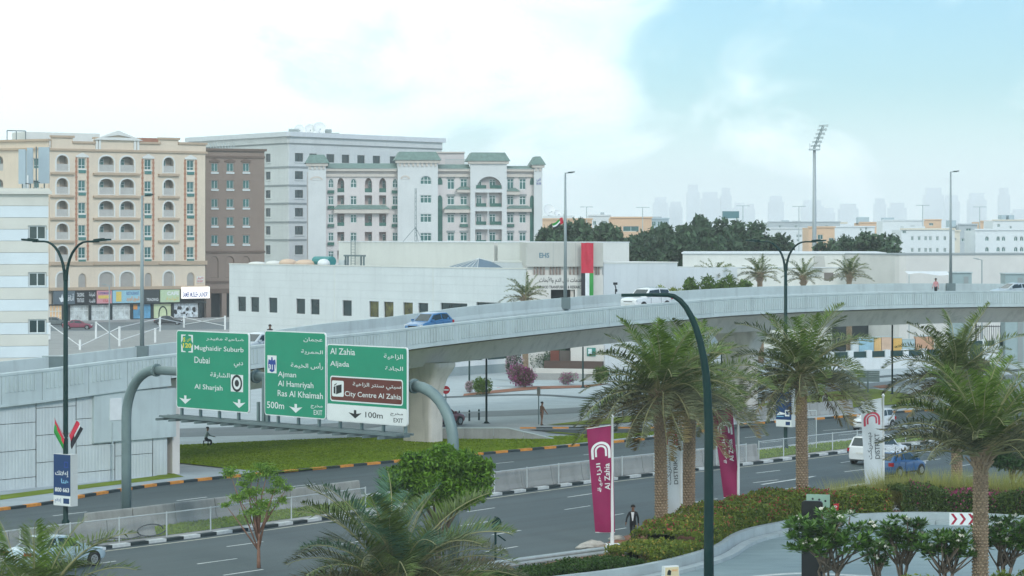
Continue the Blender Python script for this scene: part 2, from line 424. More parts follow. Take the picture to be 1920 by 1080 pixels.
# grass in the median where it shows, lawns beyond the far carriageway
def px_sheet(pts, z, name, m): return sheet([(G(*q).x, G(*q).y) for q in pts], z, name, m)
# pavement behind the far kerb, wide pale paving under and beyond the flyover
FKo = offset(FK, 0.32); FKp = offset(FK, 3.2)
struct(ribbon(FKo, FKp, 0.10, 'pavement', m_pave))
pl = [(-80,150),(-60,380),(130,420),(150,260)] 
apron = struct(sheet([(-75,118),(-48,117)] + [(p.x, p.y) for p in FKp if 118 < p.y < 270] + [(170,300),(170,420),(-75,420)], 0.05, 'paved_forecourt', m_pave))
lawn_z = 0.11
lawns = [px_sheet(q, lawn_z, 'lawn', m) for q, m in (
    ([(318,838),(560,827),(760,820),(1040,821),(1110,822),(1190,819),(1228,812),(1225,818),(1090,833),(960,846),(820,858),(640,877),(512,890),(318,869)], m_grass),
    ([(0,932),(150,913),(290,896),(316,888),(345,897),(180,917),(0,941)], m_grass),
    ([(1025,799),(1120,788),(1240,776),(1330,768),(1400,771),(1330,778),(1240,788),(1130,798)], m_grass),
    ([(1412,762),(1560,736),(1640,731),(1716,743),(1712,758),(1600,766),(1520,756),(1412,770)], m_grass),
    ([(1020,813),(1240,808),(1310,800),(1312,803),(1242,812),(1100,819)], m_grass))]
for o in lawns: struct(o)
mg = struct(ribbon(offset(K, 1.2), offset(K, 4.6), 0.115, 'median_grass', m_grassd))
# grass blades on the nearest lawns: ground cover nobody could count
def blades(name, poly, n, h, seed, z):
    rg = np.random.default_rng(seed); xs = [p[0] for p in poly]; ys = [p[1] for p in poly]
    pts = []
    from mathutils.geometry import intersect_point_tri_2d
    tris = tessellate_polygon([[Vector((p[0], p[1], 0)) for p in poly]])
    ar = []
    for t in tris:
        a, b_, c = (Vector(poly[i][:2]) for i in t); ar.append(abs((b_-a).cross(c-a)) / 2)
    tot = sum(ar); V = []; Fc = []
    for t, s in zip(tris, ar):
        a, b_, c = (np.array(poly[i][:2]) for i in t); k = int(n * s / tot)
        r1 = np.sqrt(rg.random(k)); r2 = rg.random(k)
        q = (1-r1)[:, None]*a + (r1*(1-r2))[:, None]*b_ + (r1*r2)[:, None]*c
        pts.append(q)
    q = np.concatenate(pts); n = len(q); an = rg.random(n) * 6.283; hh = h * (0.5 + rg.random(n)); wdt = 0.05 + 0.05*rg.random(n)
    le = (rg.random((n, 2)) - 0.5) * 0.1
    A = np.c_[q - np.c_[np.cos(an), np.sin(an)]*wdt[:, None], np.full(n, z)]; B_ = np.c_[q + np.c_[np.cos(an), np.sin(an)]*wdt[:, None], np.full(n, z)]
    C_ = np.c_[q + le, z + hh]
    v = np.stack([A, B_, C_], 1).reshape(-1, 3)
    me = bpy.data.meshes.new(name); me.from_pydata(v.tolist(), [], np.arange(3*n).reshape(-1, 3).tolist()); me.materials.append(m_blade)
    o = bpy.data.objects.new(name, me); col.objects.link(o); o['kind'] = 'stuff'; o['label'] = 'short mown grass blades on the lawn by the flyover'; o['category'] = 'grass'; return o
def gp(pts): return [(G(*q).x, G(*q).y) for q in pts]
blades('lawn_grass', gp([(318,838),(560,827),(760,820),(1040,821),(1228,812),(1225,818),(1090,833),(960,846),(820,858),(640,877),(512,890),(318,869)]), 70000, 0.04, 1, lawn_z)
g2 = [(p.x, p.y) for p in offset(K, 1.2) if 120 < p.y < 215]; g3 = [(p.x, p.y) for p in offset(K, 4.6) if 120 < p.y < 215]
blades('median_grass_blades', g2 + g3[::-1], 30000, 0.10, 2, 0.115)['label'] = 'scruffy grass growing along the road median'

# slip road and side roads beyond the flyover
m_asphl = mat('asphalt_pale', (0.15, 0.175, 0.18), 0.75, 0.12, 0.4, 0.15, 30)
def road_px(a, c, z, name, m):
    A = spline([G(*q) for q in a], 6); B = spline([G(*q) for q in c], 6); return struct(ribbon(A, B, z, name, m))
road_px([(985,808),(1240,806),(1420,796)], [(1100,817),(1240,814),(1420,801)], 0.118, 'slip_road', m_asph2)
road_px([(300,806),(620,795),(820,776),(1100,764),(1460,735),(1720,712),(1990,700)], [(300,822),(620,812),(820,788),(1100,775),(1460,749),(1720,722),(1990,712)], 0.06, 'service_road', m_asphl)
road_px([(820,745),(1000,740),(1200,748),(1460,724),(1700,702),(1990,690)], [(820,748),(1000,743),(1200,752),(1460,728),(1700,706),(1990,694)], 0.064, 'channel_strip', m_asph2)
slk = resample(spline([G(975,805),G(1100,804.6),G(1240,804),G(1330,797),G(1420,790)]), 1.25)
kerb(slk, 'slip_road_kerb', (m_ko, m_kb), side=1)
# parking yard behind the flyover at the left
road_px([(-60,607),(90,606),(260,605),(440,604),(600,604)], [(-60,622),(90,622),(260,620),(440,618),(600,617)], 0.058, 'parking_yard', m_asphl)
road_px([(-60,622),(90,622),(260,620),(440,618),(600,617)], [(-60,700),(90,700),(260,700),(440,700),(600,700)], 0.054, 'sandy_verge', mat('sand_verge', (0.29, 0.295, 0.28), 0.95, 0.15, 0.4, 0.2, 12))
# ================================================================== the flyover
NP = [(0,150,701),(81,152.5,692.5),(162,155,682),(240,157.5,672.6),(460,165,650),(613,171,631),(725,176,620),(820,180,608.7),(950,186.5,595),(1143,197,576),(1260,203.5,566.5),(1390,211,557),(1600,222,549),(1738,228.5,546),(1920,237,545)]
near3 = [P(px, y, D) for px, D, y in NP]
FP = [(0,170,678),(120,174,666),(240,178,652),(400,185,633),(525,191,618),(613,195,606),(725,201,595),(857,208,577),(953,213,567),(1050,218.5,559),(1143,224,552),(1260,229.5,546),(1400,237,538.5),(1530,243.5,535),(1670,249,531.5),(1920,257,532)]
far3 = [P(px, y, D) for px, D, y in FP]
a0 = near3[0]; d0 = (near3[0] - near3[2]).normalized()
near3 = [a0 + d0*26, a0 + d0*12] + near3; near3 += [near3[-1] + Vector((17, 6.5, -0.1)), near3[-1] + Vector((36, 11, -0.3))]
d0 = (far3[0] - far3[2]).normalized(); a0 = far3[0]
far3 = [a0 + d0*26, a0 + d0*12] + far3; far3 += [far3[-1] + Vector((17, 5.5, -0.1)), far3[-1] + Vector((36, 9, -0.3))]
FN = resample(spline(near3), 0.5); FF_ = resample(spline(far3), 0.5)
flyover = thing('flyover', 'long pale concrete flyover with ribbed parapets climbing from left to right', 'bridge')
PH = 1.15                                                   # parapet height above the deck
def nearest_i(path, p): return min(range(len(path)), key=lambda i: (path[i].x - p.x)**2 + (path[i].y - p.y)**2)
def i_at_px(path, px): return min(range(len(path)), key=lambda i: abs(path[i].x / path[i].y * F + CX - px))
# deck between the parapets
m_deck = mat('asphalt_deck', (0.11, 0.125, 0.13), 0.75, 0.12, 0.4, 0.1, 30)
fa = [FF_[nearest_i(FF_, p)] for p in FN]
b = MB(); vs = []
for p, q in zip(FN, fa): vs += [(p.x, p.y, p.z - PH), (q.x, q.y, q.z - PH), (p.x, p.y, p.z - PH - 0.35), (q.x, q.y, q.z - PH - 0.35)]
fs = []
for i in range(len(FN) - 1):
    k = 4 * i
    fs += [(k, k+4, k+5, k+1), (k+2, k+3, k+7, k+6)]
deck = b.add(vs, fs).build('deck', m_deck, flyover)
def section_strip(pathA, prof, i0, i1, name, m, step=2, parent=flyover, caps=True):
    """sweep a profile [(offset to the left of travel, dz)] along pathA between two indices"""
    idx = list(range(i0, i1, step)) + [i1]; ns = normals(pathA); n = len(prof); vs = []
    for i in idx:
        for o_, dz in prof: vs.append(pathA[i] + ns[i] * o_ + Vector((0, 0, dz)))
    fs = [(a*n + j, a*n + (j+1) % n, (a+1)*n + (j+1) % n, (a+1)*n + j) for a in range(len(idx) - 1) for j in range(n)]
    if caps: fs += [tuple(range(n-1, -1, -1)), tuple((len(idx)-1)*n + j for j in range(n))]
    return MB().add(vs, fs).build(name, m, parent)
# near parapet: precast fascia panels with fine vertical ribs
cuts_px = [-170,-80,0,81,162,240,322,405,490,575,660,760,860,953,1143,1333,1530,1738,1930,2150]
cuts = [max(0, min(len(FN) - 1, i_at_px(FN, c))) for c in cuts_px]; cuts[0] = 0
abut = i_at_px(FN, 318)
nsn = normals(FN)
def fascia(i0, i1, low):
    g = 0.02
    prof = [(-0.12, 0), (0.28, 0), (0.28, -PH), (-0.02, -PH), (-0.02, -low), (-0.12, -low)]
    idx = list(range(i0, i1, 4)) + [i1]; n = len(prof); vs = []
    for k, i in enumerate(idx):
        e = (FN[min(i+1, len(FN)-1)] - FN[max(i-1, 0)]).normalized() * (g if k == 0 else -g if k == len(idx)-1 else 0)
        for o_, dz in prof: vs.append(FN[i] + e + nsn[i] * o_ + Vector((0, 0, dz)))
    bb = MB(); bb.add(vs, [(a*n+j, a*n+(j+1) % n, (a+1)*n+(j+1) % n, (a+1)*n+j) for a in range(len(idx)-1) for j in range(n)] + [tuple(range(n-1, -1, -1)), tuple((len(idx)-1)*n+j for j in range(n))])
    seg = [FN[i] for i in range(i0, i1 + 1)]
    L_ = (seg[-1] - seg[0]).length; cnt = int((L_ - 0.5) / 0.30)
    for k in range(cnt):
        t = (0.35 + 0.30 * k) / L_; fi = i0 + t * (i1 - i0); i = int(fi); p = FN[i].lerp(FN[min(i+1, len(FN)-1)], fi - i); n_ = nsn[i]
        e = (FN[min(i+1, len(FN)-1)] - FN[i]).normalized()
        o1 = p - n_ * 0.12; vs = []
        for sx in (-0.075, 0.075):
            for oy in (0.02, -0.05):
                for z in (-0.22, -1.10): vs.append(o1 + e*sx + n_*oy + Vector((0, 0, z)))
        bb.add(vs, [(0,1,3,2), (4,6,7,5), (2,3,7,6), (0,2,6,4), (1,5,7,3)])
    for z0, z1, pr in ((0.0, -0.14, 0.04), (-low + 0.14, -low, 0.03)):
        vs = []
        for i in idx:
            for oy, z in ((-0.11, z0+0.001), (-0.12 - pr, z0), (-0.12 - pr, z1), (-0.11, z1)): vs.append(FN[i] + nsn[i]*oy + Vector((0,0,z)))
        bb.add(vs, [(a*4+j, a*4+(j+1) % 4, (a+1)*4+(j+1) % 4, (a+1)*4+j) for a in range(len(idx)-1) for j in range(4)])
    return bb.build('parapet_panel', m_conc, flyover)
for i0, i1 in zip(cuts[:-1], cuts[1:]):
    if i1 > i0: fascia(i0, i1, 1.88 if i1 <= abut + 6 else 1.42)
# far parapet: plain panels seen from inside
fcuts = [max(0, min(len(FF_) - 1, i_at_px(FF_, c))) for c in (-170,0,90,230,300,400,500,600,700,857,1048,1085,1215,1400,1615,1820,2000,2200)]; fcuts[0] = 0
for i0, i1 in zip(fcuts[:-1], fcuts[1:]):
    if i1 > i0 + 1: section_strip(FF_, [(-0.14, 0), (0.14, 0), (0.14, -PH-0.3), (-0.22, -PH-0.3), (-0.22, -PH+0.2), (-0.14, -PH+0.45)], i0, i1, 'parapet_panel', m_conc, 4).scale = (1,1,1)
# box girder under the deck from the abutment to the right
ga = abut + 2; ge = len(FN) - 1
idx = list(range(ga, ge, 3)) + [ge]; vs = []
for i in idx:
    p, q = FN[i], fa[i]; d = (q - p); d.z = 0; W = d.length; d.normalize()
    top = -PH - 0.30
    for o_, dz in ((0.1, top), (2.6, top - 0.28), (3.5, top - 1.55), (W - 3.5, top - 1.55), (W - 2.6, top - 0.28), (W - 0.1, top)):
        zz = p.z + (q.z - p.z) * o_ / W; vs.append((p.x + d.x*o_, p.y + d.y*o_, zz + dz))
n = 6
fs = [(a*n+j, a*n+(j+1) % n, (a+1)*n+(j+1) % n, (a+1)*n+j) for a in range(len(idx)-1) for j in range(n)] + [tuple(range(n-1, -1, -1)), tuple((len(idx)-1)*n+j for j in range(n))]
gird = MB().add(vs, fs).build('girder', m_girder, flyover)
# piers with flared heads
def pier(px, py, wpx, ipt):
    base = G(px, py); i = nearest_i(FN, FN[i_at_px(FN, ipt)]); 
    e = (FN[i+4] - FN[i-4]); e.z = 0; e.normalize(); rz = math.atan2(e.y, e.x)
    j = nearest_i(FN, base); W = (fa[j] - FN[j]).length; zt = FN[j].z - PH - 0.30 - 1.55
    w_ = wpx * base.y / F / 2; bb = MB()
    # section ring: rounded rectangle across the bridge (y) by along (x)
    def ring(hx, hy, z):
        r = min(hx, hy) * 0.35; pts = []
        for cx_, cy_, a0 in ((hx-r, hy-r, 0), (-hx+r, hy-r, 90), (-hx+r, -hy+r, 180), (hx-r, -hy+r, 270)):
            for k in range(4): a = R(a0 + 30*k); pts.append((cx_ + r*math.cos(a), cy_ + r*math.sin(a), z))
        return pts
    prof = [(0.75, w_, -0.1), (0.75, w_, zt - 2.6), (0.80, w_*1.05, zt - 1.9), (0.92, w_*1.25, zt - 1.1), (1.05, w_*1.6, zt - 0.45), (1.1, w_*1.72, zt - 0.2), (1.1, w_*1.72, zt + 0.05)]
    rs = [ring(*q) for q in prof]; m = len(rs[0]); vs = [v for r in rs for v in r]
    fs = [(a*m+k, a*m+(k+1) % m, (a+1)*m+(k+1) % m, (a+1)*m+k) for a in range(len(rs)-1) for k in range(m)] + [tuple((len(rs)-1)*m+k for k in range(m))]
    bb.add(vs, fs)
    o = bb.build('pier', mat('concrete_pier', (0.58, 0.55, 0.50), 0.85, 0.12, 0.5, 0.12, 10, streak=0.3), flyover, loc=base); o.rotation_euler = (0, 0, rz); smooth_by_angle(o)
    # expansion groove and pier foot slab
    return o
pier(793, 830, 70, 800); pier(1388, 768, 62, 1390)
pier(1990, 742, 62, 1920)
# approach ramp at the left: interlocking ribbed wall panels and a solid core
m_panel = mat('ribbed_wall_panel', (0.52, 0.57, 0.57), 0.85, 0.07, 0.6, 0.0, streak=0.10)
WB = [p - n_ * -0.18 for p, n_ in zip(FN, nsn)]
core = section_strip(FN, [(0.45, -PH-0.3), (9.0, -PH-0.3), (9.0, -11), (0.45, -11)], 0, abut, 'ramp_core', m_concd, 4)
wl = 3.0
def wall_panel(s0, s1, z0, z1, path, inset):
    """ribbed precast panel between two arc positions"""
    def at(s):
        i = max(0, min(len(path)-2, int(s / 0.5))); return path[i].lerp(path[i+1], s/0.5 - i), nsn[i]
    g = 0.018; bb = MB(); m = max(2, int((s1 - s0) / 0.25)); vs = []
    n_ = m + 1
    prof = []
    for k in range(m):
        sa = s0 + g + (s1 - s0 - 2*g) * k / m; sb = s0 + g + (s1 - s0 - 2*g) * (k + 1) / m
        c = (sb - sa) * 0.36
        for s, o_ in ((sa, 0.014), (sa + c*0.5, 0.0), (sb - c*0.5 - 0.02, 0.0), (sb - 0.02, 0.014)): prof.append((s, o_))
    for s, o_ in prof:
        p, nn = at(s)
        q = p + nn * (inset + o_)
        zt = min(z1 - g, p.z - 1.70)
        vs += [(q.x, q.y, z0 + g), (q.x, q.y, max(zt, z0 + g + 0.01))]
    k = len(prof); fs = [(2*i, 2*i+2, 2*i+3, 2*i+1) for i in range(k-1)]
    p0, n0 = at(s0 + g); p1, n1 = at(s1 - g)
    return bb.add(vs, fs).build('wall_panel', m_panel, flyover)
S_end = abut * 0.5
s = S_end - 1.2 - 8 * 3.0; k = 0
wall_panel(S_end - 1.2, S_end, -0.1, 7, FN, 0.16)
while s > -wl:
    pass; break
k = 0; s = S_end - 1.2
while s - wl > 0:
    z = -0.1 - (0.78 if k % 2 else 0.0)
    while z < 6.2:
        top = FN[min(len(FN)-1, int((s - wl/2) / 0.5))].z - 1.75
        if z + 0.05 < top and z + 1.56 > 0: wall_panel(s - wl, s, max(z, -0.1), z + 1.56, FN, 0.16)
        z += 1.56
    s -= wl; k += 1
# abutment block with its white plate
ab = thing('abutment', '', ''); del ab['label']; del ab['category']; ab.parent = flyover
A = FN[abut - 12]; B = FN[abut + 1]; e = (B - A); e.z = 0; e.normalize(); rz = math.atan2(e.y, e.x); Lb = (B - A).length
ab.location = (A.x, A.y, 0); ab.rotation_euler = (0, 0, rz)
MB().box(0, Lb, -0.02, 12, 2.35, A.z - 1.75).build('abutment_wall', m_conc, ab)
MB().box(1.2, 2.1, -0.06, -0.02, 3.6, 4.9).build('cover_plate', m_whitep, ab)
MB().box(1.35, 1.42, -0.07, -0.025, 0.0, 3.5).build('conduit', m_galv, ab)
MB().box(Lb, Lb + 0.6, 0.3, 11.6, 0, A.z - 2.8).build('abutment_return', m_girder, ab)
# ================================================================== buildings
m_glass = mat('window_glass_teal', (0.035, 0.13, 0.125), 0.12, 0.25, 0.5, spec=0.6)
m_glassd = mat('window_glass_dark', (0.02, 0.045, 0.048), 0.1, 0.3, 0.4, spec=0.6)
m_fr = mat('window_frame_white', (0.62, 0.66, 0.65), 0.5, 0.05, 2)
m_frd = mat('window_frame_dark', (0.05, 0.06, 0.06), 0.5, 0.05, 2)
m_roof = mat('flat_roof', (0.33, 0.34, 0.33), 0.9, 0.12, 0.4)
m_shade = mat('shutter_beige', (0.36, 0.34, 0.31), 0.8, 0.08, 1, wave=None)
_wm = {}
def window(root, u0, u1, v0, v1, y=0.16, fr=m_fr, gl=m_glass, mull=1, transom=0.0, ring=None, frame=0.07, sill=None, low=None, curtain=None):
    """window > pane; low = height of a solid strip under the glass"""
    w_, h_ = u1 - u0, v1 - v0; key = (round(w_, 2), round(h_, 2), fr.name, gl.name, mull, transom, ring is not None and ring, frame)
    if key not in _wm:
        f = MB(); g = MB()
        outer = rect_ring(0, w_, 0, h_) if not ring else arch_ring(0, w_, 0, h_, ring * h_, 8)
        inner = rect_ring(frame, w_-frame, frame, h_-frame) if not ring else arch_ring(frame, w_-frame, frame, h_-frame, ring * h_ - frame * 0.3, 8)
        f.plate(outer, [inner], 0, 0.06)
        for k in range(mull):
            x = w_ * (k + 1) / (mull + 1); f.box(x - frame*0.5, x + frame*0.5, 0.004, 0.055, frame, h_ - frame - (ring or 0)*h_*0.2)
        if transom: f.box(frame, w_-frame, 0.006, 0.053, h_*transom - frame*0.5, h_*transom + frame*0.5)
        g.plate(inner, [], 0.045, 0.05)
        _wm[key] = (f.mesh('window', fr), g.mesh('pane', gl))
    a, p = _wm[key]
    o = inst('window', a, root, (u0, y, v0)); inst('pane', p, o)
    return o
class House:
    """a building seen from its front: local x along the facade, y away from the viewer, z up"""
    def __init__(s, name, label, plane, depth, cat='building', group=None):
        s.p = plane; s.root = thing(name, label, cat, (plane.A.x, plane.A.y, 0), plane.rz, group); s.h = []; s.depth = depth
        s.todo = []
    def rect(s, x0, y0, x1, y1): return s.p.rect(x0, y0, x1, y1)
    def box(s, u0, u1, y0, y1, z0, z1, name, m, parent=None):
        return MB().box(u0, u1, y0, y1, z0, z1).build(name, m, parent or s.root)
    def win(s, u0, u1, v0, v1, ring=None, **k):
        s.h.append(rect_ring(u0, u1, v0, v1) if not ring else arch_ring(u0, u1, v0, v1, ring * (v1 - v0), 8))
        s.todo.append(('w', u0, u1, v0, v1, ring, k))
    def balc(s, u0, u1, v0, v1, ring=None, rail=0.32, m_in=None, m_rail=None, door=0.45, deep=1.3, m_door=None, side=0):
        s.h.append(rect_ring(u0, u1, v0, v1) if not ring else arch_ring(u0, u1, v0, v1, ring * (v1 - v0), 8))
        s.todo.append(('b', u0, u1, v0, v1, ring, dict(rail=rail, m_in=m_in, m_rail=m_rail, door=door, deep=deep, m_door=m_door, side=side)))
    def front(s, outer, m, name='wall', thick=0.28, m_in=None):
        o = MB().plate(outer, s.h, 0, thick).build(name, m, s.root)
        for t in s.todo:
            k_, u0, u1, v0, v1, ring, k = t
            if k_ == 'w': window(s.root, u0, u1, v0, v1, ring=ring, **k)
            else:
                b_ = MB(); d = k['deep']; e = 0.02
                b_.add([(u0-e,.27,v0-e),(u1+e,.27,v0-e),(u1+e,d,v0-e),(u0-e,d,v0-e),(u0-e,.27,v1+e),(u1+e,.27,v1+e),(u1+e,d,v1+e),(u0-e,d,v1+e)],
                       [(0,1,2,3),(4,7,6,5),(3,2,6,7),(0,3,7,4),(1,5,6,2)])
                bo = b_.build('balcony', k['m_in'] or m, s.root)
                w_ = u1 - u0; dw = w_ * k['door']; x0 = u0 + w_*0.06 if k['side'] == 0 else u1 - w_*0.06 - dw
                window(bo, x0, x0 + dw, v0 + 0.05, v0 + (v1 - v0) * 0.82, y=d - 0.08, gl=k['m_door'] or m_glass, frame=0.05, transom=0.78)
                if k['rail'] > 0:
                    zt = v0 + (v1 - v0) * k['rail']
                    MB().box(u0 + .01, u1 - .01, 0.05, 0.17, v0 + .01, zt).box(u0 + .005, u1 - .005, 0.03, 0.19, zt, zt + 0.06).build('balustrade', k['m_rail'] or m, bo)
        s.h = []; s.todo = []; return o
    def shell(s, u0, u1, z1, m, y0=0.28, roof=True, z0=-0.1):
        d = s.depth; b_ = MB()
        b_.box(u0, u0 + .25, y0, d, z0, z1); b_.box(u1 - .25, u1, y0, d, z0, z1); b_.box(u0 + .25, u1 - .25, d - .25, d, z0, z1)
        o = b_.build('wall', m, s.root)
        if roof: MB().box(u0 + .25, u1 - .25, y0, d - .25, z1 - 0.9, z1 - 0.6).build('roof', m_roof, s.root)
        return o

# ---------------------------------------------------------------- cream apartment block with arched balconies
def D_at(px, D): return ((px - CX) * D / F, D)
m_cream = mat('render_cream', (0.68, 0.57, 0.445), 0.85, 0.06, 0.25, 0.05, 20, streak=0.06)
m_creamd = mat('moulding_tan', (0.46, 0.35, 0.25), 0.85, 0.08, 0.5)
m_creaml = mat('plaster_offwhite', (0.68, 0.68, 0.64), 0.8, 0.05, 0.5)
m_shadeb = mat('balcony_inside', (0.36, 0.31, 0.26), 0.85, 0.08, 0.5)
m_rail = mat('balustrade_grey', (0.45, 0.44, 0.41), 0.8, 0.08, 1)
m_red = mat('brick_red_strip', (0.42, 0.20, 0.12), 0.85, 0.15, 2)
pc = Plane(D_at(93, 440), D_at(385, 458))
h = House('apartment_block', 'cream apartment block with arched balconies and shops at street level', pc, 22)
top_z = pc.uv(93, 282)[1]; par_z = pc.uv(93, 268)[1]
rows = [(291,320),(334,363),(376,405),(419,448),(461,490)]
acols = [(106,127.5),(186,213),(225.6,251),(306.6,325.6)]; wcols = [(147,160.5),(271,283.5),(350.6,363.5)]
wrows = [(296.6,316),(338,358),(380,400),(422,442),(463.6,484)]
RZ = [(pc.uv(116, a)[1], pc.uv(116, b_)[1]) for a, b_ in rows]; WZ = [(pc.uv(150, a)[1], pc.uv(150, b_)[1]) for a, b_ in wrows]
ac = [(pc.uv(a, 400)[0], pc.uv(b_, 400)[0]) for a, b_ in acols]; wc = [(pc.uv(a, 400)[0], pc.uv(b_, 400)[0]) for a, b_ in wcols]
for k, (zt, zb) in enumerate(RZ):
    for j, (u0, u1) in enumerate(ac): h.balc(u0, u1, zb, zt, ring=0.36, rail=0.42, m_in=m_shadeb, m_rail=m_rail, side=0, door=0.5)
for k, (zt, zb) in enumerate(WZ):
    for u0, u1 in wc: h.win(u0, u1, zb, zt, transom=0.3)
mz = (pc.uv(116, 510.7)[1], pc.uv(116, 540)[1])
for u0, u1 in ac: h.win(u0, u1, mz[1], mz[0], ring=0.36, gl=m_shade, fr=m_creaml, mull=0)
for u0, u1 in wc: h.win(u0, u1 + 0.15, mz[1], mz[0] - 0.2, ring=0.36, gl=m_shade, fr=m_creamd, mull=0)
zsh = pc.uv(93, 545)[1]                       # top of the shop storey
L_ = pc.L
h.front(rect_ring(0, L_, zsh, top_z), m_cream)
h.shell(0, L_, top_z, m_cream, z0=zsh)
# raised parapet pieces, cornices, ledges
def bandz(x0, y0, x1, y1, y, out_, name, m):
    u0, u1, v0, v1 = pc.rect(x0, y0, x1, y1); return h.box(u0, u1, -out_, y, v0, v1, name, m)
h.box(-0.3, L_ + .3, -0.35, 0.3, top_z, top_z + 0.35, 'cornice', m_creamd)
for x0, x1, yt in ((97,137,258),(137,177,269),(177,262,262),(262,299,270),(299,335,262),(335,386,271)):
    u0, _ = pc.uv(x0, 280); u1, _ = pc.uv(x1, 280); zt = pc.uv((x0+x1)/2, yt)[1]
    h.box(u0, u1, 0, 0.4, top_z + 0.35, zt, 'parapet', m_cream); h.box(u0 - .15, u1 + .15, -0.3, 0.5, zt, zt + 0.35, 'parapet_cornice', m_creamd)
u0, _ = pc.uv(177, 270); u1, _ = pc.uv(262, 270); zt = pc.uv(219, 245)[1]; zb = pc.uv(219, 263)[1]
MB().plate([(u0 - .4, zb), (u1 + .4, zb), ((u0+u1)/2, zt)], [[(u0 + 1.6, zb + .45), (u1 - 1.6, zb + .45), ((u0+u1)/2, zt - .75)]], -0.5, 0.3).build('pediment', m_creaml, h.root)
MB().plate([(u0 + 1.2, zb + .3), (u1 - 1.2, zb + .3), ((u0+u1)/2, zt - .5)], [], 0.0, 0.25).build('pediment_field', m_cream, h.root)
for x in (180.5, 186, 252, 258): 
    u, _ = pc.uv(x, 270); h.box(u - .2, u + .2, -0.25, -0.005, top_z + .36, zb, 'pilaster', m_creaml)
for (zt, zb) in RZ:
    for a, b_ in ((94,138.5),(174,261.5),(296,335)):
        u0, _ = pc.uv(a, 400); u1, _ = pc.uv(b_, 400); h.box(u0, u1, -0.5, -0.004, zb - 0.62, zb - 0.28, 'ledge', m_creamd)
    for u0, u1 in ac:                            # white surrounds of the arches
        MB().plate(arch_ring(u0 - .28, u1 + .28, zb - .15, zt + .28, 0.36*(zt-zb) + .28), [arch_ring(u0 - .01, u1 + .01, zb - .01, zt + .01, 0.36*(zt-zb))], -0.08, -0.003).build('arch_surround', m_creaml, h.root)
for u0, u1 in ac:
    zt, zb = mz; MB().plate(arch_ring(u0 - .28, u1 + .28, zb - .15, zt + .28, 0.36*(zt-zb) + .28), [arch_ring(u0 - .01, u1 + .01, zb - .01, zt + .01, 0.36*(zt-zb))], -0.08, -0.003).build('arch_surround', m_creaml, h.root)
for u0, u1 in wc:                                # brick-red stepped strips beside the windows, small pediments over the top ones
    for x in (u0 - 0.55, u1 + 0.25):
        b_ = MB(); z = WZ[-1][1] - .4; k = 0
        while z < WZ[0][0] - 0.1:
            b_.box(x - (0.06 if k % 2 else 0), x + .3 + (0.06 if k % 2 else 0), -0.06, -0.002, z, z + .42); z += .44; k += 1
        b_.build('quoin_strip', m_red, h.root)
    zt = WZ[0][0]; um = (u0 + u1)/2
    MB().plate([(u0 - .5, zt + .15), (u1 + .5, zt + .15), (u1 + .5, zt + .4), (um, zt + .95), (u0 - .5, zt + .4)], [], -0.2, -0.003).build('window_pediment', m_creaml, h.root)
    for zt, zb in WZ: h.box(u0, u1, -0.12, -0.004, zb - .75, zb - .25, 'sill_panel', mat('panel_green', (0.06, 0.19, 0.17), 0.5, 0.1, 2)); h.box(u0-.1, u1+.1, -.15, -.002, zb - .24, zb - .06, 'sill', m_creaml)
zc = pc.uv(93, 496)[1]; h.box(-.2, L_ + .2, -.35, -.004, zc - .2, zc + .45, 'string_course', m_creamd)
h.box(-.2, L_ + .3, -.45, -.004, zsh, zsh + .5, 'string_course', m_creamd)
# shops: sign boards and glazed fronts
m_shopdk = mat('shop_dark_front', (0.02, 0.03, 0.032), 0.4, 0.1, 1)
shz = pc.uv(93, 572)[1]
h.box(0.25, L_ - .25, 0.6, 0.8, 0, zsh, 'shop_back', m_shopdk)
h.box(0, L_, -0.3, 0.55, shz - .1, shz + .12, 'shop_beam', m_shopdk)
signs = [(97.8,139,'sign_slate',(0.10,0.13,0.15)),(140,178,'sign_black',(0.02,0.022,0.024)),(179,208,'sign_pink',(0.62,0.28,0.30)),(208.4,261,'sign_pale_blue',(0.30,0.52,0.60)),(262,296.5,'sign_charcoal',(0.045,0.055,0.055)),(298,335,'sign_pale_green',(0.50,0.62,0.40))]
m_gold = mat('sign_gold', (0.70, 0.52, 0.12), 0.5, 0.05, 2); m_wl = mat('lettering_white', (0.75, 0.77, 0.76), 0.5, 0.0); m_bl = mat('lettering_black', (0.015, 0.018, 0.02), 0.5, 0.0)
m_nav = mat('lettering_blue', (0.03, 0.07, 0.28), 0.5, 0.0); m_orr = mat('lettering_orange', (0.72, 0.30, 0.08), 0.5, 0.0); m_rd = mat('lettering_red', (0.5, 0.06, 0.05), 0.5, 0.0)
